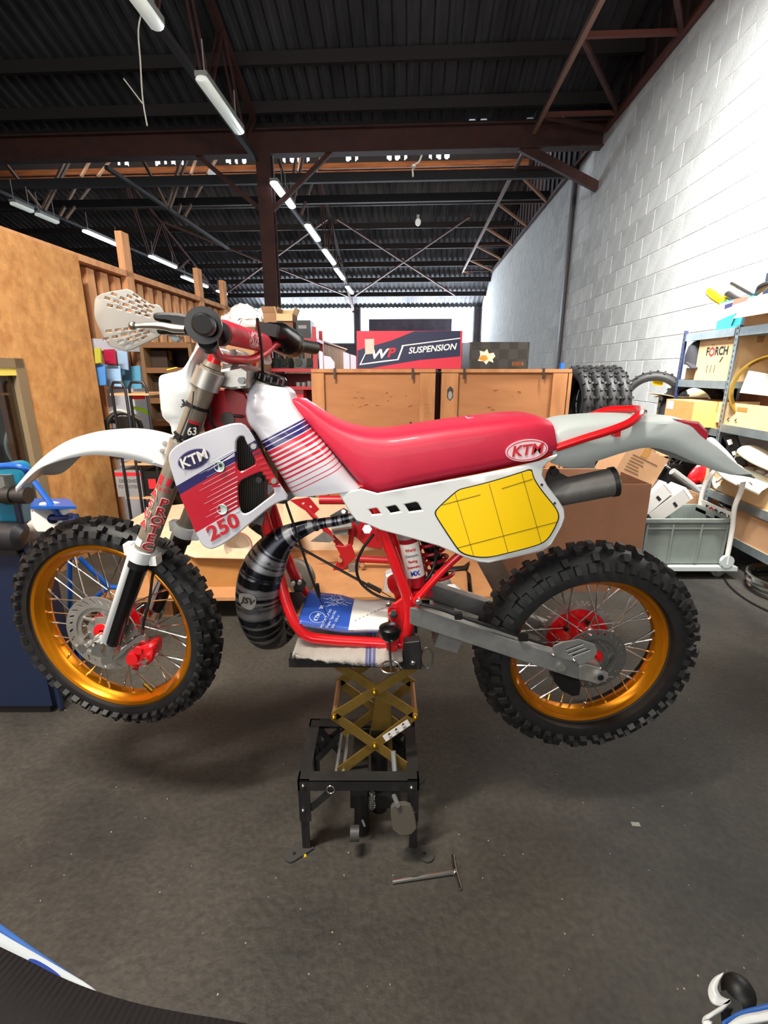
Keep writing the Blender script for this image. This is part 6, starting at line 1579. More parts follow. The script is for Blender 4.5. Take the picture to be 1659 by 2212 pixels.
q.bar((.1, -.001, .14), (.13, -.001, .18), .0006, .012, up=(0, 1, 0)); q.bar((L * .36, -.001, .3), (L * .36, -.001, .34), .0006, .004, up=(0, 1, 0)); q.bar((L * .4, -.001, .3), (L * .4, -.001, .34), .0006, .004, up=(0, 1, 0)); part('printed_marks', q, INK, t)
# black cap beside it
c = shelf_at(1488, bz2); mb = MB().lathe([(.001, .2), (.05, .19), (.085, .15), (.1, .08), (.1, .0)], 18, Matrix.Translation(c + V((.06, .0, .13))) @ Matrix.Rotation(R(90), 4, 'X')); mb.box(c + V((.0, -.08, .12)), (.12, .12, .012), Matrix.Rotation(R(25), 3, 'X'))
t = T('peaked_hat', 'black peaked cap hung on the end of the blue rack', 'hat', c)
part('cap_crown', mb, M('cap_cloth', '#2b2b30', .9), t); part('cap_print', MB().box(c + V((.055, -.102, .17)), (.06, .003, .02)), M('grey_print', '#8b8b90', .8), t)
sbox('carton', 'small pale carton under the black cap on the blue rack', 1482, 1500, bz2, .1, .3, CARDL, inset=.06)
# lower shelf: cardboard trays
t, L = sbox('carton', 'tan flat carton with a white label on the low shelf of the blue rack', 1450, 1512, bz3, .2, .4, M('carton_tan', '#c99a58', .8, c2='#bd8d4a', vs=5), inset=-.16)
fpoly(t, [(-L * .45, .19), (-L * .2, .19), (-L * .2, .12), (-L * .45, .12)], PAPER, 'white_label')
sbox('carton', 'open torn carton behind the tan flat carton on the blue rack', 1432, 1470, bz3, .2, .3, CARDL, inset=.12, open_=True, flaps=(80, 60, 100, 90))
# tyres by the blue rack
tr2 = []
for lb, px, py, y, rz, rx in (('big black tyre with a yellow label leaning on the wall left of the blue rack', 1408, 872, 5.15, 62, 8), ('black tyre partly hidden behind the cartons of the blue rack', 1492, 892, 4.62, 25, 4)):
    o = tref.copy(); COL.objects.link(o); o['label'] = lb; o['group'] = 'tyres beside the blue rack'; c = at(px, py, y); o.location = c; o.rotation_euler = (R(rx), 0, R(rz)); W[o] = Matrix.Translation(c) @ o.rotation_euler.to_matrix().to_4x4(); tr2.append(o)
zt2 = min(o.location.z for o in tr2) - .36
t = T('tyre_trestle', 'dark trestle under the tyres between crates and blue rack', 'trestle', (at(1440, 900, 4.85).x - .12, 4.85, 0), 0)
q = MB(True); q.box((0, 0, zt2 - .02), (.95, .6, .04)); part('trestle_top', q, DARKST, t, smooth=0)
for sx in (-.4, .4):
    for sy in (-.2, .2): q = MB(True); q.box((sx, sy, (zt2 - .04) / 2), (.05, .05, zt2 - .04)); part('leg', q, DARKST, t, smooth=0)
q = MB(True)
rows_ = [[V(((.338) * math.cos(R(a)), y, .338 * math.sin(R(a)))) for y in (-.05, 0, .05)] for a in range(32, 62, 4)]
q.loft(rows_); part('yellow_label', q, YEL, tr2[0], 'yellow paper label')
# on top of the racks
c = shelf_at(1556, bz1)
t, L = sbox('tool_case', 'cyan and white tool case on top of the blue rack', 1530, 1588, bz1, .21, .34, M('cyan_plastic', '#14a3cf', .4), 'case', tape=False)
fpoly(t, [(-L / 2, .07), (-L * .1, .095), (L / 2, .12), (L / 2, .2), (-L / 2, .2)], M('case_white', '#d6dbdc', .5), 'white_side'); fpoly(t, [(-L * .3, .15), (-L * .02, .16), (-L * .02, .19), (-L * .3, .185)], NAVY, 'case_badge', .0014); fpoly(t, [(-L * .02, .17), (L * .5, .18), (L * .5, .21), (-L * .02, .21)], M('case_coral', '#d8604c', .5), 'coral_label', .0015)
q = MB(True); q.tube([(L * .1, -.004, .02), (L * .2, -.004, .1)], .006, 6); part('case_strap', q, INK, t)
c = onx(1546, 640, sx_ + .08); mb = MB().tube([onx(1532, 630, sx_ + .06), onx(1544, 640, sx_ + .06), onx(1562, 652, sx_ + .08)], [.03, .034, .03], 12); solo('yellow_can', 'bright yellow can lying on the cyan tool case', 'can', mb, YEL)
t, L = sbox('carton', 'pale carton of tubes and tools on top of the grey rack', 1588, 1720, gz1, .2, .36, CARDL, open_=True, flaps=(150, 100, 100, 100))
q = MB(True)
for z in (.09, .13): q.add([(-L * .1, -.001, z), (-L * .06, -.001, z), (-L * .08, -.001, z + (.03 if z > .1 else -.03))], [(0, 1, 2)])
part('arrow_marks', q, INK, t, smooth=0)
cz = gz1 + .2
for lb, pts, r, mt in (('short dark pipe on the pale carton of tools', ((1572, 636), (1590, 648), (1606, 652)), .028, STEEL), ('thin dark rod leaning across the pale carton of tools', ((1580, 612), (1602, 624), (1634, 642)), .012, STEEL)):
    mb = MB().tube([onx(x, y, sx_ + .1) for x, y in pts], r, 12); solo('pipe', lb, 'pipe', mb, mt)
t, L = sbox('carton', 'dark navy carton with green lettering on top of the grey rack', 1614, 1680, cz + .02, .17, .2, M('navy_carton', '#1b2430', .5), inset=.22, tape=False)
ftext(t, 'HEAT', -L * .2, .1, .05, M('green_ink', '#2ba84a', .5), bold=.02)
solo('grip_tool', 'crooked dark hand tool at the top right edge of the grey rack', 'tool', MB().tube([onx(1630, 640, sx_ + .08), onx(1645, 622, sx_ + .08), onx(1665, 612, sx_ + .08)], [.012, .03, .02], 10, res=12), STEEL)
# second shelf of the grey rack
t, L = sbox('cardboard_tray', 'cardboard tray on the second shelf of the grey rack', 1566, 1720, gz2, .16, .4, CARDL, open_=True, flaps=(None, None, None, None))
q = MB(True)
for k in range(3): x = -L * .42 + k * .09; q.bar((x, -.001, .03), (x + .015, -.001, .05), .0006, .012, up=(0, 1, 0)); q.bar((x + .01, -.001, .02), (x + .025, -.001, .03), .0006, .008, up=(0, 1, 0))
part('printed_marks', q, INK, t)
q = MB(True); q.box((L * -.1, -.0008, .12), (.12, .001, .03)); part('tape', q, TAPE, t, smooth=0)
RIMG = M('old_gold_rim', '#a8863c', .35, .9)
def rimthing(lb, c, rr, wd, rot, mt, group=None):
    t = T('wheel_rim', lb, 'rim', c, 0, group, tilt=rot)
    q = MB(True); q.lathe([(rr, -wd), (rr + .012, -wd), (rr + .014, -wd + .006), (rr, -wd + .012), (rr - .012, 0), (rr, wd - .012), (rr + .014, wd - .006), (rr + .012, wd), (rr, wd), (rr - .018, .004), (rr - .018, -.004)], 56, closed=True); part('hoop', q, mt, t)
    q = MB(True)
    for k in range(18): a = 2 * math.pi * k / 18; q.tube([((rr - .020) * math.cos(a), .0, (rr - .020) * math.sin(a)), ((rr - .016) * math.cos(a), 0, (rr - .016) * math.sin(a))], .005, 6)
    part('spoke_holes', q, INK, t); return t
c = onx(1662, 862, sx_ + .2); rimthing('old gold wheel rim standing in the tray on the grey rack', (c.x, c.y, gz2 + .26), .24, .026, Matrix.Rotation(R(-35), 3, 'Z'), RIMG)
t, L = sbox('carton', 'lettered carton in shade behind the gold rim on the grey rack', 1608, 1720, gz2, .42, .14, CARDB, inset=.34); forch(t, -L * .25, .3, .07, mats=(INK, M('faded_red_ink', '#a0392c', .7)))
mb = MB().plate([(-.13, 0), (.1, -.02), (.13, .12), (-.1, .16)], 0, .008, bev=.002).xf(Matrix.Translation(onx(1640, 850, sx_ + .12)) @ Matrix.Rotation(R(-60), 4, 'Z')); solo('number_plate_blank', 'pale grey plastic plate inside the tray on the grey rack', 'plate', mb, GREYPL)
# white plastics in the third bay
def blade(lb, pts, wds, mt, arch, name='plastic_fender', th=.004):
    P_ = cr_interp([tuple(p) for p in pts], 24); w3 = cr_interp([(i, w_, 0) for i, w_ in enumerate(wds)], 24); rows_ = []
    for i, p in enumerate(P_):
        d = (P_[min(i + 1, 23)] - P_[max(i - 1, 0)]).normalized(); s = d.cross(V((0, 0, 1)))
        s = s.normalized() if s.length > .05 else V((0, 1, 0)); u = s.cross(d); hw = w3[i].y
        rows_.append([p + s * hw * math.sin(a) + u * (arch * hw * (math.cos(a) - 1)) for a in (-1.5, -1.1, -.6, 0, .6, 1.1, 1.5)])
    return solid(solo(name, lb, 'fender', MB().loft(rows_), mt, 'white plastics on the grey rack', smooth=60), th)
OW = M('aged_white_plastic', '#dcd6bf', .4, c2='#d0c8aa', vs=6)
OWB = M('bright_white_plastic', '#f0eee0', .35)
xw = sx_ + .05
blade('bright white fender sloping down from the end of the grey rack', [onx(1535, 945, xw - .3), onx(1560, 975, xw - .3), onx(1590, 1018, xw - .3), onx(1612, 1040, xw - .3)], [.04, .075, .08, .05], OWB, .7)
blade('aged white fender arched over the heap of white plastics', [onx(1600, 985, xw), onx(1618, 962, xw), onx(1640, 970, xw), onx(1690, 1010, xw)], [.06, .1, .1, .06], OW, .6)
blade('white fender lying low in the heap of plastics on the grey rack', [onx(1555, 1035, xw - .02), onx(1590, 1010, xw), onx(1630, 1020, xw), onx(1680, 1048, xw)], [.05, .1, .12, .1], OWB, .8)
blade('white side plastic hanging behind the trolley handle', [onx(1552, 1015, xw + .05), onx(1570, 1045, xw + .05), onx(1600, 1058, xw + .05)], [.05, .08, .05], OW, .6)
mb = MB().plate([(-.03, -.12), (.045, -.14), (.05, .1), (-.04, .13)], 0, .02, bev=.004).xf(Matrix.Translation(onx(1585, 972, xw + .02)) @ Matrix.Rotation(R(-55), 4, 'Z') @ Matrix.Rotation(R(-28), 4, 'Y'))
o = solo('plastic_fairing', 'black and white side fairing among the white plastics', 'panel', mb, INK, smooth=0)
m_ = Matrix.Translation(onx(1583, 968, xw)) @ Matrix.Rotation(R(-55), 4, 'Z') @ Matrix.Rotation(R(-28), 4, 'Y')
q = MB().box(m_ @ V((0, -.01, .05)), (.03, .004, .04), m_.to_3x3()).box(m_ @ V((.0, -.01, -.04)), (.024, .004, .03), m_.to_3x3()); part('white_marks', q, PAPER, o)
sbox('carton', 'tan carton under the white plastics on the grey rack', 1545, 1606, gz3, .2, .36, CARDL, inset=.05)
t, L = sbox('carton', 'open carton of small parts at the right edge under the plastics', 1608, 1740, gz3, .2, .36, CARDL, open_=True, flaps=(None, 20, 60, 60), inset=.03, flapmat=CARDB)
for k in range(3):
    a = t.matrix_world if False else W[t]; solo('plastic_bag', '%s small clear bag of red parts in the open carton' % ('left', 'middle', 'right')[k], 'bag', MB().ball(a @ V((-L * .3 + k * .12, .1, .19)), .05, 10, (1, .8, .7)), M('bag_film', '#d9cfcf', .3), 'bags in the open carton')
# bottom bay: stacked rims
for k in range(3):
    c = room(sx_ + .3, toroom(onx(1625, 1160, sx_ + .28)).y, gz4 + .035 + k * .062)
    rimthing(('lowest', 'middle', 'topmost')[k] + ' silver rim of the stack at the bottom of the grey rack', c, .265, .026, Matrix.Rotation(R(90), 3, 'X') @ Matrix.Rotation(R(4 * (k - 1)), 3, 'X'), CHROME if k == 2 else ALUD, 'stacked rims')
sbox('carton', 'tan carton beside the stacked rims on the lowest shelf', 1652, 1760, gz4, .24, .3, CARD, inset=.02)
for k in range(2):
    c = onz(1716, 1268 - 12 * k, .03 + .058 * k); rimthing(('lower', 'upper')[k] + ' silver rim lying on the floor at the right edge', c, .25, .026, Matrix.Rotation(R(90), 3, 'X'), CHROME, 'rims on the floor')
m_ = MB().tube([onz(x, y, .006) for x, y in ((1555, 1232), (1580, 1270), (1620, 1300), (1680, 1330))], .006, 6, res=20); solo('floor_cable', 'thin dark cable running over the floor below the trolley', 'cable', m_, BLACK)
# ---- trolley and grey container
ty = 3.15
zt = at(1480, 1224, ty).z
pa, pb = at(1385, 1224, ty).x, at(1592, 1224, ty).x
tr = T('platform_trolley', 'white platform trolley with a lettered panel, carrying the grey container', 'trolley', ((pa + pb) / 2, ty + .22, 0))
TRW = M('trolley_white', '#e9e7e2', .4)
part('deck', MB().box(((pa + pb) / 2, ty + .22, zt - .015), (pb - pa, .46, .03)), GREYPL, tr)
for x in (pa + .08, pb - .09):
    for y in (ty + .06, ty + .38):
        cs = sub('caster', tr); part('caster_wheel', MB().tube([(x, y - .016, .05), (x, y + .016, .05)], .05, 18), M('caster_grey', '#6d6c68', .6), cs)
        q = MB()
        for s in (-1, 1): q.box((x, y + s * .021, .065), (.035, .004, .09))
        q.box((x, y, zt - .033), (.06, .06, .006)); part('caster_fork', q, ALUD, cs)
hl_ = [at(1516, 1180, ty + .4), at(1511, 1108, ty + .4), at(1518, 1062, ty + .4), at(1532, 1030, ty + .4), at(1552, 1010, ty + .38), at(1580, 1004, ty + .2), at(1601, 1014, ty + .06), at(1607, 1030, ty), at(1600, 1062, ty), at(1588, 1092, ty), at(1582, 1140, ty), at(1568, 1218, ty)]
part('handle', MB().tube(hl_, .0155, 12, res=60), TRW, tr, 'white tubular handle')
q = MB(); a, b, c, d = at(1513, 1078, ty + .4), at(1584, 1110, ty + .02), at(1578, 1165, ty + .02), at(1513, 1130, ty + .4)
q.add([a, b, c, d] + [p + V((.012, 0, 0)) for p in (a, b, c, d)], [(3, 2, 1, 0), (4, 5, 6, 7), (0, 1, 5, 4), (1, 2, 6, 5), (2, 3, 7, 6), (3, 0, 4, 7)]); part('handle_panel', q, TRW, tr, 'white lettered panel', smooth=0)
ux = (b - a).normalized(); uz = (a - d).normalized(); nz = ux.cross(uz).normalized(); uz = nz.cross(ux); pm = Matrix((ux, uz, nz)).transposed().to_4x4()
cpt = (a + b) / 2 + uz * -.055 + nz * .003; s_ = .085
text('F', s_, Matrix.Translation(cpt - ux * s_ * 1.2) @ pm, INK, tr, 'panel_lettering', bold=.02); text('RCH', s_, Matrix.Translation(cpt + ux * s_ * .85) @ pm, INK, tr, 'panel_lettering', bold=.02)
q = MB(); o_ = cpt - ux * s_ * .55; A6 = [o_ + (ux * math.cos(R(30 + 60 * i)) + uz * math.sin(R(30 + 60 * i))) * s_ * .44 for i in range(6)]; B6 = [o_ + (p - o_) * .58 for p in A6]; q.add(A6 + B6, [(i, (i + 1) % 6, 6 + (i + 1) % 6, 6 + i) for i in range(6)]); part('panel_emblem', q, REDINK, tr, smooth=0)
for y in (ty - .002, ty + .4): c = V((at(1570, 1210, ty).x, y, zt + .04)); part('hinge', MB().tube([c + V((0, -.012, 0)), c + V((0, .012, 0))], .045, 18), GREYPL, tr)
GCON = M('grey_container', '#7d857f', .55, c2='#757c76', vs=8)
ca, cb_ = at(1380, 1222, ty + .02).x, at(1562, 1222, ty + .02).x; ch = at(1470, 1122, ty + .02).z - zt; cw = cb_ - ca; cdp = .40
t = T('storage_container', 'open grey plastic stacking container on the platform trolley', 'container', ((ca + cb_) / 2, ty + .02, zt + .001))
q = MB(True); th = .012
q.box((0, .02, ch / 2), (cw - .02, th, ch - .02)); q.box((-cw / 2 + .014, cdp / 2, ch / 2), (th, cdp - .04, ch - .02)); q.box((0, cdp - .02, ch / 2), (cw - .02, th, ch - .02)); q.box((0, cdp / 2, .012), (cw - .03, cdp - .04, .016))
q.box((cw / 2 - .014, cdp / 2, ch * .35), (th, cdp - .04, ch * .62)); q.box((cw / 2 - .014, .09, ch * .8), (th, .12, ch * .3)); q.box((cw / 2 - .014, cdp - .09, ch * .8), (th, .12, ch * .3)); q.box((cw / 2 - .014, cdp / 2, ch * .93), (th, cdp - .04, .035)); part('walls', q, GCON, t, smooth=0)
for y in (.01, cdp - .01): q = MB(True); q.box((0, y, ch - .012), (cw + .012, .024, .024)); part('rim', q, GCON, t, smooth=0)
for x in (-cw / 2, cw / 2): q = MB(True); q.box((x, cdp / 2, ch - .012), (.024, cdp - .045, .024)); part('rim', q, GCON, t, smooth=0)
for x in (-cw / 2 + .02, -cw / 6, cw / 6, cw / 2 - .02): q = MB(True); q.box((x, .008, ch / 2 - .012), (.014, .014, ch - .05)); part('rib', q, GCON, t, smooth=0)
q = MB(True); q.box((0, .008, ch * .8), (cw - .05, .012, .01)); part('rib', q, GCON, t, smooth=0)
# ---- big carton and the clutter heaped behind it
t, w_, h_ = pxbox('big_carton', 'big brown carton standing behind the rear wheel under the silencer', 'box', 1128, 1378, 1046, 1240, 2.95, .5, mat=CARDB, zb=0.0, open_=True, flaps=(None, 150, None, None), flapmat=CARD)
t = T('carton', 'tilted tan carton with printed text heaped behind the silencer', 'box', at(1362, 1046, 3.35), 0, tilt=Matrix.Rotation(R(-28), 3, 'Y') @ Matrix.Rotation(R(8), 3, 'Z'))
t.rotation_euler = (Matrix.Rotation(R(24), 3, 'Y')).to_euler(); W[t] = Matrix.Translation(t.location) @ Matrix.Rotation(R(24), 4, 'Y')
q = MB(True); q.box((0, .15, .13), (.3, .3, .26)); part('carton_body', q, CARD, t, smooth=0); q = MB(True); q.box((-.02, -.001, .23), (.05, .001, .06)); part('tape', q, TAPE, t, smooth=0)
q = MB(True)
for k in range(6): q.bar((-.1, -.001, .19 - .022 * k), (-.1 + (.09 if k else .2) + .012 * (k % 3), -.001, .19 - .022 * k), .0006, .005, up=(0, 1, 0))
for k in range(4): q.box((-.09 + .035 * k, -.001, .03), (.022, .0008, .03))
part('printed_text', q, INK, t)
for lb, px, py, y, ang, sz, mt in (('white carton leaning against the tan tilted carton', 1385, 1090, 3.3, 44, (.1, .24, .26), M('white_carton', '#d2d0cc', .7)), ('pale grey long carton leaning over the grey container', 1412, 1104, 3.3, 50, (.1, .18, .3), M('grey_carton', '#c4c0ba', .7)), ('white small carton with a dark label behind the container', 1384, 1060, 3.45, 12, (.16, .2, .15), M('white_carton', '#d2d0cc', .7))):
    t = T('carton', lb, 'box', at(px, py, y) - V((0, 0, .06)), 0, tilt=Matrix.Rotation(R(ang), 3, 'Y')); q = MB(True); q.box((0, sz[1] / 2, sz[2] / 2), sz); part('carton_body', q, mt, t, smooth=0)
    q = MB(True); q.box((0, -.0005, sz[2] * .97), (sz[0] * .98, .002, .02)); q.box((0, sz[1] / 2, sz[2] + .001), (sz[0] * .7, sz[1] * .6, .002)); part('end_label', q, PAPER, t, smooth=0)
    q = MB(True); q.box((sz[0] * .1, -.001, sz[2] * .6), (sz[0] * .4, .001, .02)); part('printed_mark', q, INK, t, smooth=0)
t, w_, h_ = pxbox('carton', 'small open brown carton just behind the grey container', 'box', 1456, 1512, 1070, 1110, 3.6, .2, mat=CARD, open_=True, flaps=(None, None, None, None), zb=.3)
t, w_, h_ = pxbox('heap_base', 'low dark chest under the heap of cartons behind the container', 'chest', 1330, 1512, 1105, 1240, 3.56, .5, mat=M('dark_chest', '#2a2523', .8), zb=0.0, tape=False)
t = T('dusty_chassis', 'grey dusty frame tube sloping behind the grey container', 'frame', at(1490, 1060, 3.9))
part('tube', MB().tube([at(1452, 1018, 3.9), at(1492, 1048, 3.9), at(1530, 1082, 3.9)], .03, 10), M('dusty_grey', '#7f7f7c', .9, bump=.4, bs=60), t); part('gusset', MB().plate(xz([(1488, 1050), (1520, 1048), (1528, 1085), (1495, 1078)], 3.9), 3.88, .05, bev=.005), M('dusty_grey', '#7f7f7c', .9), t)
part('stay', MB().tube([at(1470, 1066, 3.88), at(1512, 1096, 3.88)], .012, 8), CHROME, t)
solo('red_fender', 'red plastic fender beside the trolley handle', 'fender', MB().tube([at(1494, 1050, 4.0), at(1502, 1032, 4.0), at(1518, 1022, 4.0), at(1532, 1024, 4.0)], [.03, .07, .09, .07], 12, res=14, flat=.4), REDP)
for k, (a, b) in enumerate((((1426, 1000), (1446, 1012)), ((1434, 1010), (1446, 990)), ((1462, 1012), (1478, 990)), ((1418, 980), (1432, 1010)))):
    solo('chrome_tube', ('lowest', 'leftmost steep', 'rightmost', 'topmost')[k] + ' chrome tube in the heap under the pale mudguard', 'tube', MB().tube([at(*a, 4.25) , at(*b, 4.2), V((at(1455, 1000, 4.3).x + (k - 1.5) * .03, 4.3, at(1450, 1004, 4.2).z + .012))], .012, 8), CHROME, 'chrome tubes in the heap')
t, w_, h_ = pxbox('engine_block', 'black machine block in the heap under the pale mudguard', 'machine', 1428, 1486, 1004, 1110, 4.2, .35, mat=BLACK, zb=0.0, tape=False)
pxbox('carton', 'pale carton end showing just below the pale mudguard', 'box', 1416, 1466, 966, 986, 4.3, .2, mat=CARD, zb=at(1440, 986, 4.3).z)
# ---- board with the second frame on it
oz_ = .16
pr = T('pallet', 'timber pallet topped with a sheet of chipboard, behind the bike', 'pallet', (-.45, 2.9, 0))
OSB2 = M('chipboard_sheet', '#c08a5a', .85, c2='#a8744a', vs=7, lo=.3, hi=.8, bump=.1)
cA, cB = onz(200, 1292, oz_), onz(1072, 1290, oz_)
q = MB(); ol = [cA, V((cB.x, cA.y + .02, oz_)), V((cB.x - .02, 3.5, oz_)), V((cA.x + .35, 3.5, oz_))]
q.add(ol + [p - V((0, 0, .02)) for p in ol], [(0, 1, 2, 3), (7, 6, 5, 4), (0, 4, 5, 1), (1, 5, 6, 2), (2, 6, 7, 3), (3, 7, 4, 0)]); part('chipboard_top', q, OSB2, pr, smooth=0)
for k in range(4): part('plank', MB().box(((cA.x + cB.x) / 2 + .1, cA.y + .12 + k * .26, oz_ - .032), (cB.x - cA.x - .3, .1, .022)), CARDL if k == 0 else CRB, pr, smooth=0)
for x in (cA.x + .35, (cA.x + cB.x) / 2, cB.x - .15):
    for y in (cA.y + .14, 3.3): part('block', MB().box((x, y, (oz_ - .043) / 2), (.12, .12, oz_ - .043)), CRB, pr, smooth=0)
t, w_, h_ = pxbox('carton', 'tan carton on the chipboard behind the front wheel', 'box', 330, 590, 1203, 1312, 2.68, .5, mat=M('carton_ochre', '#b07c42', .85, c2='#a3703a', vs=5), zb=oz_ + .001, tape=False)
zc = oz_ + h_
q = MB(); ol = [onz(x, y, zc + .012) for x, y in ((245, 1146), (420, 1205), (545, 1208), (650, 1150), (640, 1092), (480, 1080), (330, 1098))]
q.add(ol + [p + V((0, 0, .006)) for p in ol], [tuple(range(7)), tuple(range(7, 14))] + [(i, (i + 1) % 7, 7 + (i + 1) % 7, 7 + i) for i in range(7)])
solo('cardboard_sheet', 'cream cardboard sheet lying over the tan carton behind the fork', 'cardboard', q, CARDP, smooth=0)
ol = [at(x, y, 3.3) for x, y in ((620, 1215), (612, 1090), (640, 1072), (700, 1078), (790, 1090), (830, 1130), (826, 1190))]
q = MB().plate([(p.x, p.z) for p in ol], 3.3, .012); 
solo('cardboard_sheet', 'cream cardboard panel standing behind the second red frame', 'cardboard', q, CARDP, smooth=0)
# second frame
f2 = T('bare_red_chassis', 'bare red motorcycle frame standing on the chipboard behind the bike', 'frame', (at(740, 1240, 2.95).x, 2.95, oz_))
def t2(name, pts, r, res=None, m=REDP2): return part(name, MB().tube([at(x, y, yy) for x, y, yy in pts], r, 12, res=res), m, f2)
t2('tube', ((701, 1143, 2.95), (744, 1186, 2.95), (735, 1228, 2.95)), .018); t2('tube', ((762, 1132, 2.95), (757, 1176, 2.95)), .017); t2('tube', ((768, 1207, 2.95), (860, 1212, 2.95)), .022); t2('tube', ((655, 1090, 2.95), (700, 1140, 2.95), (720, 1160, 2.95)), .016); t2('tube', ((820, 1120, 2.95), (832, 1180, 2.95), (862, 1212, 2.95)), .018, 16)
t2('tube', ((690, 1080, 3.05), (770, 1080, 3.05), (845, 1100, 3.05)), .03)
part('lower_plate', MB().plate(xz([(724, 1176), (745, 1178), (758, 1172), (768, 1200), (756, 1214), (742, 1228), (716, 1236), (730, 1210), (735, 1195)], 2.95), 2.93, .02, bev=.003), REDP2, f2)
part('bracket', MB().plate(xz([(627, 1080), (668, 1074), (690, 1100), (676, 1112), (650, 1096)], 2.95), 2.94, .01, [xz([(652, 1086), (658, 1084), (660, 1090), (654, 1092)], 2.95), xz([(668, 1092), (673, 1091), (675, 1096), (670, 1097)], 2.95)]), REDP2, f2)
part('engine_cradle', MB().plate(xz([(720, 1120), (800, 1112), (830, 1140), (824, 1186), (790, 1180), (770, 1160), (740, 1150)], 3.0), 2.99, .03, bev=.004), REDP2, f2)
part('seat_plate', MB().box(at(790, 1100, 3.05), (.2, .1, .08)), REDP2, f2)
q = MB()
for px, py in ((735, 1208), (810, 1130), (772, 1128), (762, 1224), (782, 1218)): c = at(px, py, 2.925); q.tube([c, c + V((0, -.02, 0))], .016, 8)
part('bolts', q, CHROME, f2); part('peg', MB().box(at(762, 1226, 2.92), (.05, .04, .05)), ALUD, f2)
part('carburettor', MB().box(at(735, 1140, 2.92), (.1, .08, .07)).tube([at(718, 1140, 2.88), at(760, 1134, 2.88)], .024, 10), ALUD, f2); part('blade_plate', MB().plate(xz([(670, 1170), (700, 1148), (724, 1165), (712, 1172)], 2.9), 2.9, .006), ALUD, f2)
t = T('swingarm_casting', 'silver swingarm lying on the chipboard behind the bike', 'swingarm', onz(980, 1290, oz_))
part('beam', MB().bar(onz(905, 1258, oz_ + .09), onz(1075, 1318, oz_ + .05), .05, .07), ALU, t); part('beam', MB().bar(onz(930, 1300, oz_ + .05), onz(1062, 1330, oz_ + .03), .04, .05), ALUD, t); part('casting', MB().ball(onz(935, 1262, oz_ + .09), .09, 12, (1.2, .8, .8)), ALUD, t)
part('wrapping', MB().ball(onz(975, 1290, oz_ + .06), .06, 10, (1, .8, 1.3)), M('white_film', '#d8d6da', .5), t, 'white plastic wrapping')
t = T('engine_case', 'pale casting with a bored boss standing beside the red pivot', 'casting', onz(855, 1300, oz_))
part('case', MB().plate(xz([(833, 1244), (850, 1238), (872, 1250), (884, 1290), (862, 1330), (836, 1300), (828, 1280)], 2.6), 2.6, .08, bev=.01), M('pale_casting', '#c9c7cc', .5, .3), t); c = at(851, 1262, 2.6); part('boss', MB().lathe([(.018, -.02), (.03, -.02), (.03, .0), (.018, .0)], 20, Matrix.Translation(c), closed=True), ALUD, t); part('stud', MB().tube([at(852, 1268, 2.56), at(854, 1290, 2.56)], .008, 8), CHROME, t)
o = solo('black_strap', 'black webbing strap curled on the chipboard right of the shock', 'strap', MB().loft([[onz(x, y, oz_ + .008 + .01 * (i % 2)) for i, (x, y) in enumerate(((935, 1208), (960, 1226), (1002, 1222), (1015, 1212), (1008, 1235), (1012, 1285)))], [onz(x, y, oz_ + .012) for x, y in ((940, 1216), (962, 1234), (1000, 1230), (1005, 1230), (1016, 1240), (1021, 1285))]]), BLACK); solid(o, .004)
t = T('flywheel', 'round grey steel disc standing behind the red cradle', 'disc', at(658, 1290, 2.55))
c = at(645, 1245, 2.55); part('disc_body', MB().lathe([(.001, -.02), (.09, -.02), (.105, -.01), (.105, .015), (.001, .015)], 36, Matrix.Translation(c) @ Matrix.Rotation(R(-25), 4, 'Z')), M('flywheel_grey', '#6f665f', .45, .5), t); part('disc_hub', MB().tube([c + V((0, -.05, 0)), c], .03, 14), ALUD, t)
t = T('headlamp_bowl', 'grey and brown plastic bowl behind the white shroud', 'bowl', onz(520, 1190, zc + .02)); part('bowl_shell', MB().lathe([(.001, -.02), (.04, -.02), (.07, .02), (.08, .06), (.076, .06), (.066, .02)], 24, Matrix.Translation(at(520, 1172, 2.75)) @ Matrix.Rotation(R(180), 4, 'Z')), M('bowl_plastic', '#c8b9a8', .3), t); part('bowl_band', MB().lathe([(.0795, .04), (.082, .04), (.082, .062), (.0795, .062)], 24, Matrix.Translation(at(520, 1172, 2.75)) @ Matrix.Rotation(R(180), 4, 'Z'), closed=True), M('bowl_brown', '#96604a', .4), t)
# ---- red rack behind the handlebar
RRED = M('rack_red', '#a8202c', .45)
ry = 5.0
t = T('red_rack', 'red steel rack loaded with engine parts behind the handlebar', 'shelf', (at(625, 800, ry).x, ry + .25, 0))
xa_, xb_ = at(563, 800, ry).x, at(682, 800, ry).x
for x in (xa_, xb_):
    for y in (ry, ry + .5): part('post', MB().box((x, y, at(680, 706, ry).z / 2), (.04, .04, at(680, 706, ry).z)), RRED, t, smooth=0)
rz_ = [at(620, p, ry).z for p in (731, 796, 835, 880)]
for z in rz_: part('shelf_board', MB().box(((xa_ + xb_) / 2, ry + .25, z - .015), (xb_ - xa_ + .05, .56, .03)), RRED, t, smooth=0)
part('back_sheet', MB().box(((xa_ + xb_) / 2, ry + .51, rz_[1] / 2), (xb_ - xa_, .01, rz_[1] - .1)), M('rack_red_dark', '#6a1a22', .6), t, smooth=0)
def on(lb, px0, px1, pyt, z, y, d_, name='carton', cat='box', **k):
    a, b = at(px0, 730, y), at(px1, 730, y); return cbox(name, lb, cat, V(((a.x + b.x) / 2, y, z + .001)), b.x - a.x, d_, at((px0 + px1) / 2, pyt, y).z - z, k.pop('rot', 0), **k)
on('open brown carton with raised flaps on the left of the red rack', 571, 600, 676, rz_[0], ry + .04, .25, mat=CARD, open_=True, flaps=(25, 15, 15, 15))
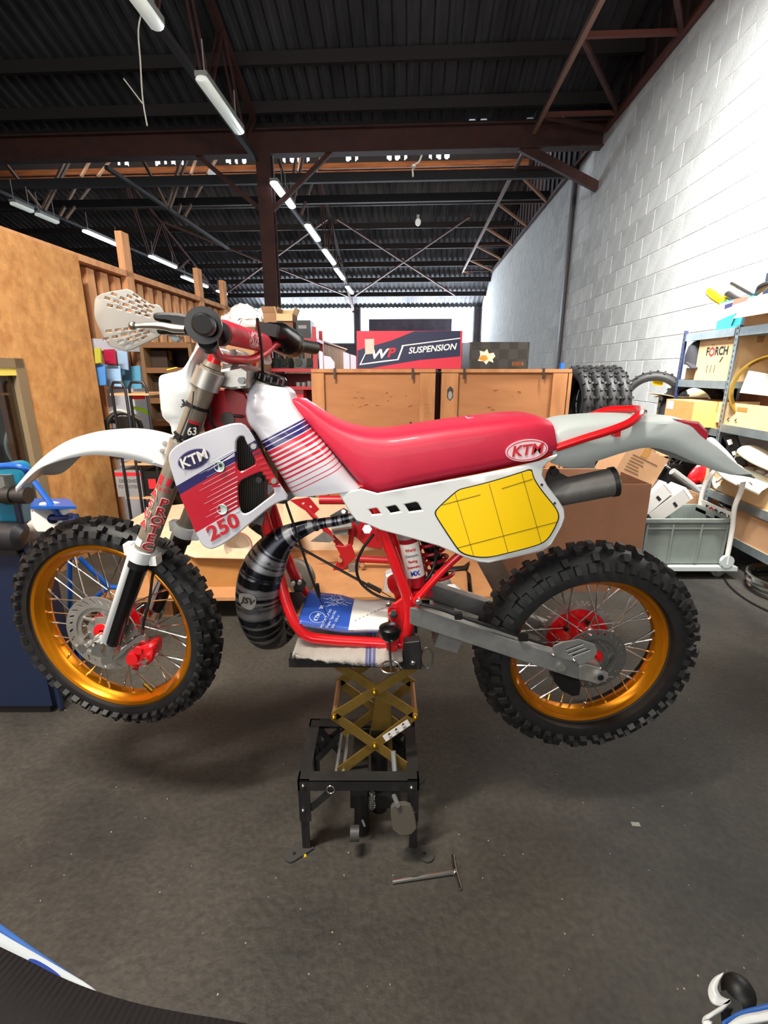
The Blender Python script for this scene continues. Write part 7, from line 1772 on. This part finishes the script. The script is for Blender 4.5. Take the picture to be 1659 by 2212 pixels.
t = on('open carton with a white inner flap on the red rack', 600, 634, 678, rz_[0], ry, .28, mat=CARDB, open_=True, flaps=(165, 15, 15, 25), flapmat=CARDL); fpoly(t, [(-.05, .04), (.0, .04), (.0, .13), (-.05, .13)], M('label_beige', '#c9b9ad', .7), 'address_label')
t = on('black carton at the right end of the red rack', 641, 672, 692, rz_[0], ry + .02, .25, mat=M('black_carton', '#1e1f24', .5), tape=False); fpoly(t, [(-.05, .09), (.03, .09), (.03, .12), (-.05, .12)], M('grey_print', '#8b8b90', .8), 'carton_print')
rn = random.Random(4)
for k in range(4):
    c = V((xa_ + .1 + k * .13, ry + .2, rz_[1])); t = T('engine_part', ('leftmost', 'second', 'third', 'rightmost')[k] + ' dark engine casting on the middle shelf of the red rack', 'engine part', c, rn.uniform(-.5, .5), 'engine castings on the red rack')
    q = MB(True); q.box((0, 0, .05), (.1, .12, .1), taper=.8); q.tube([(0, -.07, .06), (0, .07, .06)], .035, 12); part('casting_body', q, M('oily_casting', '#3b3f3a', .5, .5), t); q = MB(True); q.tube([(.02, 0, .1), (.02, 0, .16)], .028, 10); part('spigot', q, STEEL, t)
for k in range(3): c = V((at(642 + 12 * k, 828, ry).x, ry + .06, rz_[2])); solo('tin', ('left', 'middle', 'right')[k] + ' small grey tin on the lower shelf of the red rack', 'tin', MB().lathe([(.001, 0), (.024, 0), (.024, .04 + .01 * (k == 2)), (.001, .04 + .01 * (k == 2))], 14, Matrix.Translation(c) @ Matrix.Rotation(R(90), 4, 'X')), ALUD, 'tins on the red rack')
t = on('red and white lettered carton low on the red rack', 616, 650, 842, rz_[3], ry + .05, .2, mat=REDP, tape=False, name='parts_carton'); fpoly(t, [(-.05, .02), (.02, .02), (.05, .07), (-.02, .07)], PAPER, 'white_flash')
c = at(657, 858, ry); solo('headlight', 'round pale headlight low on the red rack', 'headlight', MB().lathe([(.001, -.02), (.04, -.015), (.045, 0), (.03, .05), (.001, .06)], 18, Matrix.Translation((c.x, ry + .05, rz_[3] + .047))), M('lamp_lens', '#b8bcc4', .2), smooth=50)
# white plastic behind the bars
mb = MB(); rn = random.Random(8)
mb.ball(at(530, 690, 4.6), .13, 18, (1.15, .9, .95)); mb.ball(at(505, 694, 4.62), .1, 14, (1.1, .9, .8))
mb.v = [p + V((rn.uniform(-.018, .018), rn.uniform(-.018, .018), rn.uniform(-.018, .018))) for p in mb.v]
hb0 = at(528, 706, 4.6).z
t = T('white_cabinet', 'tall pale cabinet under the white plastic bag', 'cabinet', (at(510, 720, 4.75).x, 4.75, 0)); q = MB(True); q.box((0, 0, (hb0 - .01) / 2), (.5, .5, hb0 - .01)); part('cabinet_body', q, CARDB, t, smooth=0); q = MB(True); q.box((0, -.255, hb0 * .5), (.44, .014, hb0 * .9)); part('cabinet_door', q, CARD, t, smooth=0)
solo('plastic_bag', 'crumpled white plastic bag on the cabinet behind the red bar pad', 'bag', mb, M('white_bag', '#eceaea', .4), smooth=60)
# white plastics standing behind the left crate
for k, (x0, x1, yt, yb, lb) in enumerate(((690, 697, 757, 800, 'narrow white plastic strip standing behind the left crate'), (700, 722, 768, 800, 'rounded lilac white plastic fender behind the left crate'), (742, 755, 760, 798, 'white ribbed plastic panel beside the suspension box'), (757, 769, 765, 798, 'short white plastic panel touching the suspension box'))):
    y = 4.6; a = at(x0, yb, y); b = at(x1, yt, y)
    ol = [(a.x, 1.0), (b.x, 1.0), (b.x, b.z - .06 if k == 1 else b.z - .02), ((a.x + b.x) / 2 + .01, b.z - .01), (a.x, b.z)]; solo('plastic_offcut', lb, 'panel', MB().plate(ol, y, .02, bev=.003), M('lilac_white', '#cfcbdc', .5), 'plastics behind the crates')
t = T('plastics_trestle', 'low red trestle behind the left crate holding white plastics', 'trestle', (at(730, 800, 4.62).x, 4.62, 0)); q = MB(True); q.box((0, 0, .98), (.5, .2, .03)); part('trestle_top', q, RRED, t, smooth=0)
for x in (-.22, .22): q = MB(True); q.box((x, 0, .48), (.04, .15, .96)); part('leg', q, RRED, t, smooth=0)
# ---- left side: tall dark timber shelf
wy = 4.35
xa_, xb_ = at(318, 850, wy).x, at(420, 850, wy).x; zt = at(350, 742, wy).z
t = T('timber_shelf', 'tall dark timber shelf behind the headlight mask', 'shelf', ((xa_ + xb_) / 2, wy + .2, 0)); 
for x in (xa_, xb_): part('side_board', MB().box((x, wy + .2, zt / 2), (.03, .4, zt)), M('shelf_side', '#6d5438', .8), t, smooth=0)
part('back_board', MB().box(((xa_ + xb_) / 2, wy + .4, zt / 2), (xb_ - xa_, .01, zt)), M('shelf_dark', '#2e231c', .9), t, smooth=0)
for py in (745, 800, 866, 915, 965, 1010): part('shelf_board', MB().box(((xa_ + xb_) / 2, wy + .2, at(350, py, wy).z), (xb_ - xa_ - .03, .39, .045)), M('shelf_wood', '#6e4a2c', .8), t, smooth=0)
for k, (px, z, w_, h_) in enumerate(((345, 866, .1, .18), (372, 866, .08, .14), (350, 800, .14, .14), (360, 915, .12, .12))): c = at(px, z, wy + .15); cbox('carton', ('dark carton on the left of the third shelf of the timber shelf', 'small dark carton beside another on the timber shelf', 'dark carton on the second board of the timber shelf', 'dark carton on the fourth board of the timber shelf')[k], 'box', (c.x, wy + .12, at(350, z, wy).z + .024), w_, .15, h_, 0, M('dark_carton', '#33261e', .9), group='cartons in the timber shelf')
# ---- tubular cart with battery charger box
ky = 3.75
t = T('tool_cart', 'black tubular hand cart with wooden shelves beside the chipboard wall', 'cart', (at(275, 1100, ky).x, ky + .15, 0))
kx = [at(234, 850, ky).x, at(275, 850, ky).x, at(318, 850, ky).x]
kz = at(250, 826, ky).z
FRB = M('black_tube', '#16161a', .4)
part('hoop', MB().tube([(kx[0] + .03, ky, .02), (kx[0] + .03, ky, kz - .04), (kx[0] + .05, ky, kz), (kx[1] - .03, ky, kz), (kx[1] - .01, ky, kz - .04), (kx[1] - .01, ky, .02)], .011, 8), FRB, t); part('hoop', MB().tube([(kx[1] + .01, ky + .02, .02), (kx[1] + .01, ky + .02, kz - .04), (kx[1] + .03, ky + .02, kz), (kx[2] - .03, ky + .02, kz), (kx[2] - .01, ky + .02, kz - .04), (kx[2] - .01, ky + .02, .02)], .011, 8), FRB, t)
for py in (852, 1003, 1076): part('shelf_board', MB().box(((kx[0] + kx[2]) / 2 + .01, ky + .16, at(275, py, ky).z), (kx[2] - kx[0], .32, .016)), M('pale_ply', '#c49a72', .7), t, smooth=0)
part('foot_hook', MB().tube([(kx[1] + .04, ky - .02, at(275, 1080, ky).z), (kx[1] + .04, ky - .02, at(275, 1098, ky).z), (kx[1] + .1, ky - .02, at(275, 1102, ky).z)], .01, 8), FRB, t)
z0 = at(275, 1076, ky).z + .009; x0, x1 = at(252, 1060, ky).x, at(308, 1060, ky).x; h_ = at(275, 1017, ky).z - z0
t = cbox('charger_box', 'grey carton with a red stripe and dark lettering on the black cart', 'box', ((x0 + x1) / 2, ky + .01, z0), x1 - x0, .25, h_, 0, M('charger_grey', '#8a8a8c', .5), tape=False); w_ = x1 - x0
fpoly(t, [(-w_ / 2, h_ * .78), (w_ / 2, h_ * .8), (w_ / 2, h_ * .93), (-w_ / 2, h_ * .93)], REDINK, 'red_stripe'); ftext(t, 'DESIGNED', 0, h_ * .6, .036, INK, sx=.9); ftext(t, 'TO PROTECT', 0, h_ * .38, .036, INK, sx=.85)
t = cbox('carton', 'black and red carton beside the grey charger box', 'box', (x1 + .07, ky + .03, z0), .12, .22, h_ * .95, 0, BLACK, tape=False); fpoly(t, [(-.03, .06), (.03, .06), (.03, .14), (-.03, .14)], REDINK, 'red_mark')
# mopeds parts and bags beyond the cart
gy_ = 4.55
def hang(name, lb, cat, pts, mt, y=None, th=.02, group=None): y = y or (onx(sum(p[0] for p in pts) / len(pts), 780, -2.5).y); return solo(name, lb, cat, MB().plate(xz(pts, y), y, th, bev=.004), mt, group)
rl = MB().bar(onx(199, 744, -2.56), onx(318, 750, -2.56), .05, .09)
solo('white_rail', 'white shelf rail above the hanging packs left of the timber shelf', 'rail', rl, M('rail_white', '#cfcbd6', .5))
gp = 'packs hanging under the white rail'
hang('hanging_pack', 'yellow and blue pack at the left end under the white rail', 'pack', [(202, 752), (216, 752), (218, 784), (205, 786)], M('pack_yellow', '#a7a33c', .4), group=gp); hang('hanging_pack', 'crimson pack hanging under the white rail', 'pack', [(222, 755), (246, 754), (250, 787), (226, 786)], M('pack_red', '#a01a3c', .35), group=gp); hang('hanging_pack', 'pale blue pack hanging under the white rail', 'pack', [(251, 757), (274, 760), (277, 800), (256, 796)], M('pack_blue', '#9fb8d8', .3), group=gp)
gb = 'blue bags beyond the cart'
hang('plastic_bag', 'glossy blue plastic bag at the edge of the chipboard', 'bag', [(205, 788), (226, 787), (228, 832), (210, 834)], M('bag_blue', '#4f86c8', .2), group=gb); hang('plastic_bag', 'pale blue plastic bag in the middle above the cart', 'bag', [(228, 788), (258, 790), (262, 836), (230, 834)], M('bag_pale_blue', '#9cc0e6', .2), group=gb); hang('plastic_bag', 'blue and green plastic bag beside the timber shelf', 'bag', [(262, 792), (302, 790), (306, 840), (266, 842)], M('bag_teal', '#5fa3c4', .2), group=gb)
cab = T('white_cabinet', 'pale low cabinet behind the cart under the blue bags', 'cabinet', (at(272, 900, gy_ + .1).x + .1, gy_ - .05, 0)); zc_ = at(250, 838, gy_ + .1).z; q = MB(True); q.box((0, 0, zc_ / 2), (.3, .3, zc_)); part('cabinet_body', q, M('cabinet_pale', '#a9a8b0', .6), cab, smooth=0); q = MB(True); q.box((0, -.155, zc_ * .5), (.27, .012, zc_ * .9)); part('cabinet_door', q, M('cabinet_pale', '#a9a8b0', .6), cab, smooth=0)
for lb, pts, wd, mt in (('grey plastic fender curved over the cart', ((238, 892), (256, 886), (280, 892), (304, 906)), .03, GREYPL), ('lime green plastic fender beside the timber shelf', ((283, 880), (296, 882), (312, 888), (322, 896)), .03, M('lime_plastic', '#8fc21e', .35))):
    solo('plastic_fender', lb, 'fender', MB().tube([at(x, y, 4.1) for x, y in pts], [wd * .5, wd, wd, wd * .6], 10, res=14, flat=.5), mt, 'small fenders above the cart')
solo('red_handlebar_part', 'small red plastic part on the shelf of the black cart', 'part', MB().tube([at(284, 858, 3.95), at(300, 856, 3.95), at(312, 858, 3.95)], [.016, .024, .016], 10), REDP)
for k, (px, py, r) in enumerate(((268, 925, .13), (245, 935, .1))):
    c = at(px, py, 4.2); t = T('moped_wheel', ('larger', 'smaller')[k] + ' dark moped wheel behind the black cart', 'wheel', c, R(30)); q = MB(True); q.lathe([(r + .02 * math.cos(a), .02 * math.sin(a)) for a in [2 * math.pi * i / 8 for i in range(8)]], 28, closed=True); part('tire', q, RUB, t); q = MB(True); q.tube([(0, -.03, 0), (0, .03, 0)], .03, 10)
    for i in range(8): a = i * math.pi / 4; q.tube([(0, 0, 0), (r * math.cos(a), 0, r * math.sin(a))], .003, 4)
    part('hub_spokes', q, CHROME, t)
solo('black_canister', 'black square canister on the cart in front of the wheels', 'canister', MB().box((at(270, 915, 3.9).x, 3.9, at(270, 912, 3.9).z - .02), (.1, .08, .13), taper=.95), BLACK)
# things seen through the window in the chipboard
bkp = T('storage_wall', 'dark board of the store room behind the window in the chipboard', 'board', room(-3.9, 2.4, 0), -PSI); q = MB(True); q.box((0, 0, 1.0), (.05, 4.0, 2.0)); part('board_panel', q, M('store_dark', '#3a3a38', .9), bkp, smooth=0); q = MB(True); q.box((.03, 0, 1.98), (.05, 4.0, .06)); part('board_edge', q, SLAT, bkp, smooth=0)
bc = T('stored_bicycle', 'pale bicycle parked in the store room behind the chipboard window', 'bicycle', onx(50, 1000, -3.1) * 1 - V((0, 0, onx(50, 1000, -3.1).z)))
for px, py, r in ((62, 960, .2), (36, 1075, .17)):
    c = onx(px, py, -3.1); m_ = Matrix.Translation(c) @ Matrix.Rotation(R(80), 4, 'Z'); ws_ = sub('wheel', bc)
    part('tire', MB().lathe([(r + .014 * math.cos(a), .014 * math.sin(a)) for a in [2 * math.pi * i / 8 for i in range(8)]], 30, m_, closed=True), M('pale_rim', '#c9cdca', .4), ws_); q = MB()
    for k in range(10): a = k * math.pi / 5; q.tube([m_ @ V((0, 0, 0)), m_ @ V((r * math.cos(a), 0, r * math.sin(a)))], .003, 4)
    part('spokes', q, ALUD, ws_, kind='stuff')
q = MB(); 
for a, b in (((14, 850), (62, 960)), ((14, 850), (36, 900)), ((36, 900), (62, 960)), ((36, 1075), (62, 960)), ((36, 900), (36, 1075))): q.tube([onx(*a, -3.08), onx(*b, -3.08)], .016, 8)
part('frame_tubes', q, M('pale_teal', '#8fb0b4', .4), bc); part('saddle', MB().ball(onx(36, 884, -3.08), .05, 10, (.8, 1.6, .4)), BLACK, bc)
for k, (px, py, mt, lb) in enumerate(((12, 830, M('pack_red', '#a01a3c', .35), 'crimson pack hanging in the store room behind the window'), (36, 824, M('pack_pale', '#b9c4c4', .4), 'pale pack hanging in the store room behind the window'))):
    c = onx(px, py, -3.7); solo('hanging_pack', lb, 'pack', MB().box(c, (.05, .26, .3), Matrix.Rotation(-PSI, 3, 'Z'), taper=.9), mt, 'packs in the store room')
# ---- blue machine with vise, stand with paper roll
vy = 1.75
mach = T('parts_washer', 'dark blue workshop cabinet with a teal vise at the left edge', 'cabinet', (at(-40, 1350, vy).x, vy, 0))
MBL = M('machine_blue', '#0f1d38', .45); TEAL = M('teal_enamel', '#1c6f8c', .35, coat=.2)
xa_ = at(52, 1250, vy).x; zt = at(20, 1190, vy).z
part('cabinet_body', MB().box((xa_ - .3, vy + .09, zt / 2 + .02), (.6, .18, zt - .04)), MBL, mach); part('plinth', MB().box((xa_ - .3, vy + .09, .02), (.56, .16, .04)), BLACK, mach)
part('cabinet_top', MB().box((xa_ - .3, vy + .09, zt - .0), (.6, .2, .03)), M('machine_top', '#222226', .4), mach)
part('round_lid', MB().tube([at(-40, 1156, vy), at(44, 1158, vy), at(54, 1160, vy)], [.055, .055, .03], 18), M('machine_top', '#222226', .4), mach)
vs_ = sub('vise', mach, 'teal vise with dark screw'); part('vise_body', MB().plate(smooth_loop(xz([(-30, 1010), (5, 1002), (24, 1006), (34, 1020), (36, 1050), (30, 1100), (34, 1150), (-30, 1150)], vy), 1), vy + .03, .06, bev=.01), TEAL, vs_)
part('vise_jaw', MB().box(at(-4, 1040, vy + .04), (.14, .12, .06)), M('jaw_grey', '#5e605c', .5), vs_); part('vise_screw', MB().tube([at(-40, 1072, vy - .03), at(54, 1070, vy - .03)], .027, 16), STEEL, vs_); part('screw_head', MB().tube([at(14, 1070, vy - .03), at(30, 1070, vy - .03)], .034, 16), STEEL, vs_); part('screw_tip', MB().tube([at(40, 1070, vy - .03), at(62, 1070, vy - .03)], .031, 16), STEEL, vs_)
part('blue_handle', MB().tube([at(-30, 1012, vy - .02), at(20, 1006, vy - .02), at(50, 1010, vy - .02), at(62, 1022, vy)], .012, 10, res=16), BLUEP, mach)
part('corner_post', MB().tube([V((xa_ + .02, vy + .02, .02)), V((xa_ + .02, vy + .02, at(60, 1080, vy).z))], .012, 8), MBL, mach)
sy_ = 2.15
stn = T('roll_stand', 'blue steel stand holding a paper roll beside the chipboard wall', 'stand', (at(140, 1130, sy_).x, sy_ + .1, 0))
part('arm', MB().tube([at(70, 1035, sy_ - .04), at(134, 1122, sy_ - .04)], .013, 10), BLUEP, stn)
ol = [at(62, 1076, sy_ + .1), at(148, 1077, sy_ + .1), at(165, 1094, sy_ - .1), at(62, 1094, sy_ - .1)]
part('tray', MB().add(ol + [p - V((0, 0, .012)) for p in ol], [(3, 2, 1, 0), (4, 5, 6, 7), (0, 1, 5, 4), (1, 2, 6, 5), (2, 3, 7, 6), (3, 0, 4, 7)]), BLUEP, stn, smooth=0)
part('end_plate', MB().tube([at(151, 1132, sy_ - .07), at(156, 1132, sy_ - .06)], .05, 24), BLUEP, stn); part('end_plate', MB().plate(xz([(132, 1120), (150, 1112), (170, 1122), (172, 1150), (160, 1210), (140, 1210), (130, 1150)], sy_), sy_, .02, bev=.003), BLUEP, stn)
part('spindle', MB().tube([at(96, 1120, sy_ - .05), at(164, 1117, sy_ - .05)], .012, 10), M('spindle_navy', '#1c2a6a', .4), stn); part('spindle_cap', MB().tube([at(158, 1117, sy_ - .05), at(167, 1117, sy_ - .05)], .016, 12), BLACK, stn)
for a, b in (((150, 1205), (152, 1330)), ((172, 1205), (236, 1268)), ((236, 1268), (300, 1272)), ((152, 1330), (236, 1268))): part('leg', MB().tube([at(*a, sy_), at(*b, sy_ + .05)], .012, 8), BLUEP, stn)
zf_ = 0.0
part('foot', MB().tube([V((at(152, 1330, sy_).x, sy_, at(152, 1330, sy_).z)), V((at(152, 1330, sy_).x, sy_, .01))], .014, 8), BLUEP, stn)
rl = T('paper_roll', 'fat white paper roll on the spindle of the blue stand', 'paper roll', at(96, 1150, sy_))
a, b = at(62, 1122, sy_ + .14), at(114, 1121, sy_ - .05); dv = (b - a).normalized()
q = MB(); n_ = 32; R0, R1 = .08, .022; f1 = dv.cross(V((0, 0, 1))).normalized(); f2_ = dv.cross(f1)
rows_ = [[p + (f1 * math.cos(2 * math.pi * k / n_) + f2_ * math.sin(2 * math.pi * k / n_)) * r for k in range(n_)] for p, r in ((a, R1), (a, R0), (b, R0), (b, R1))]
q.loft(rows_, closed_u=True); part('paper', q, M('roll_paper', '#dcdad2', .9), rl); part('core', MB().tube([a, b - dv * .004], .0222, 20), M('core_navy', '#20264e', .6), rl)
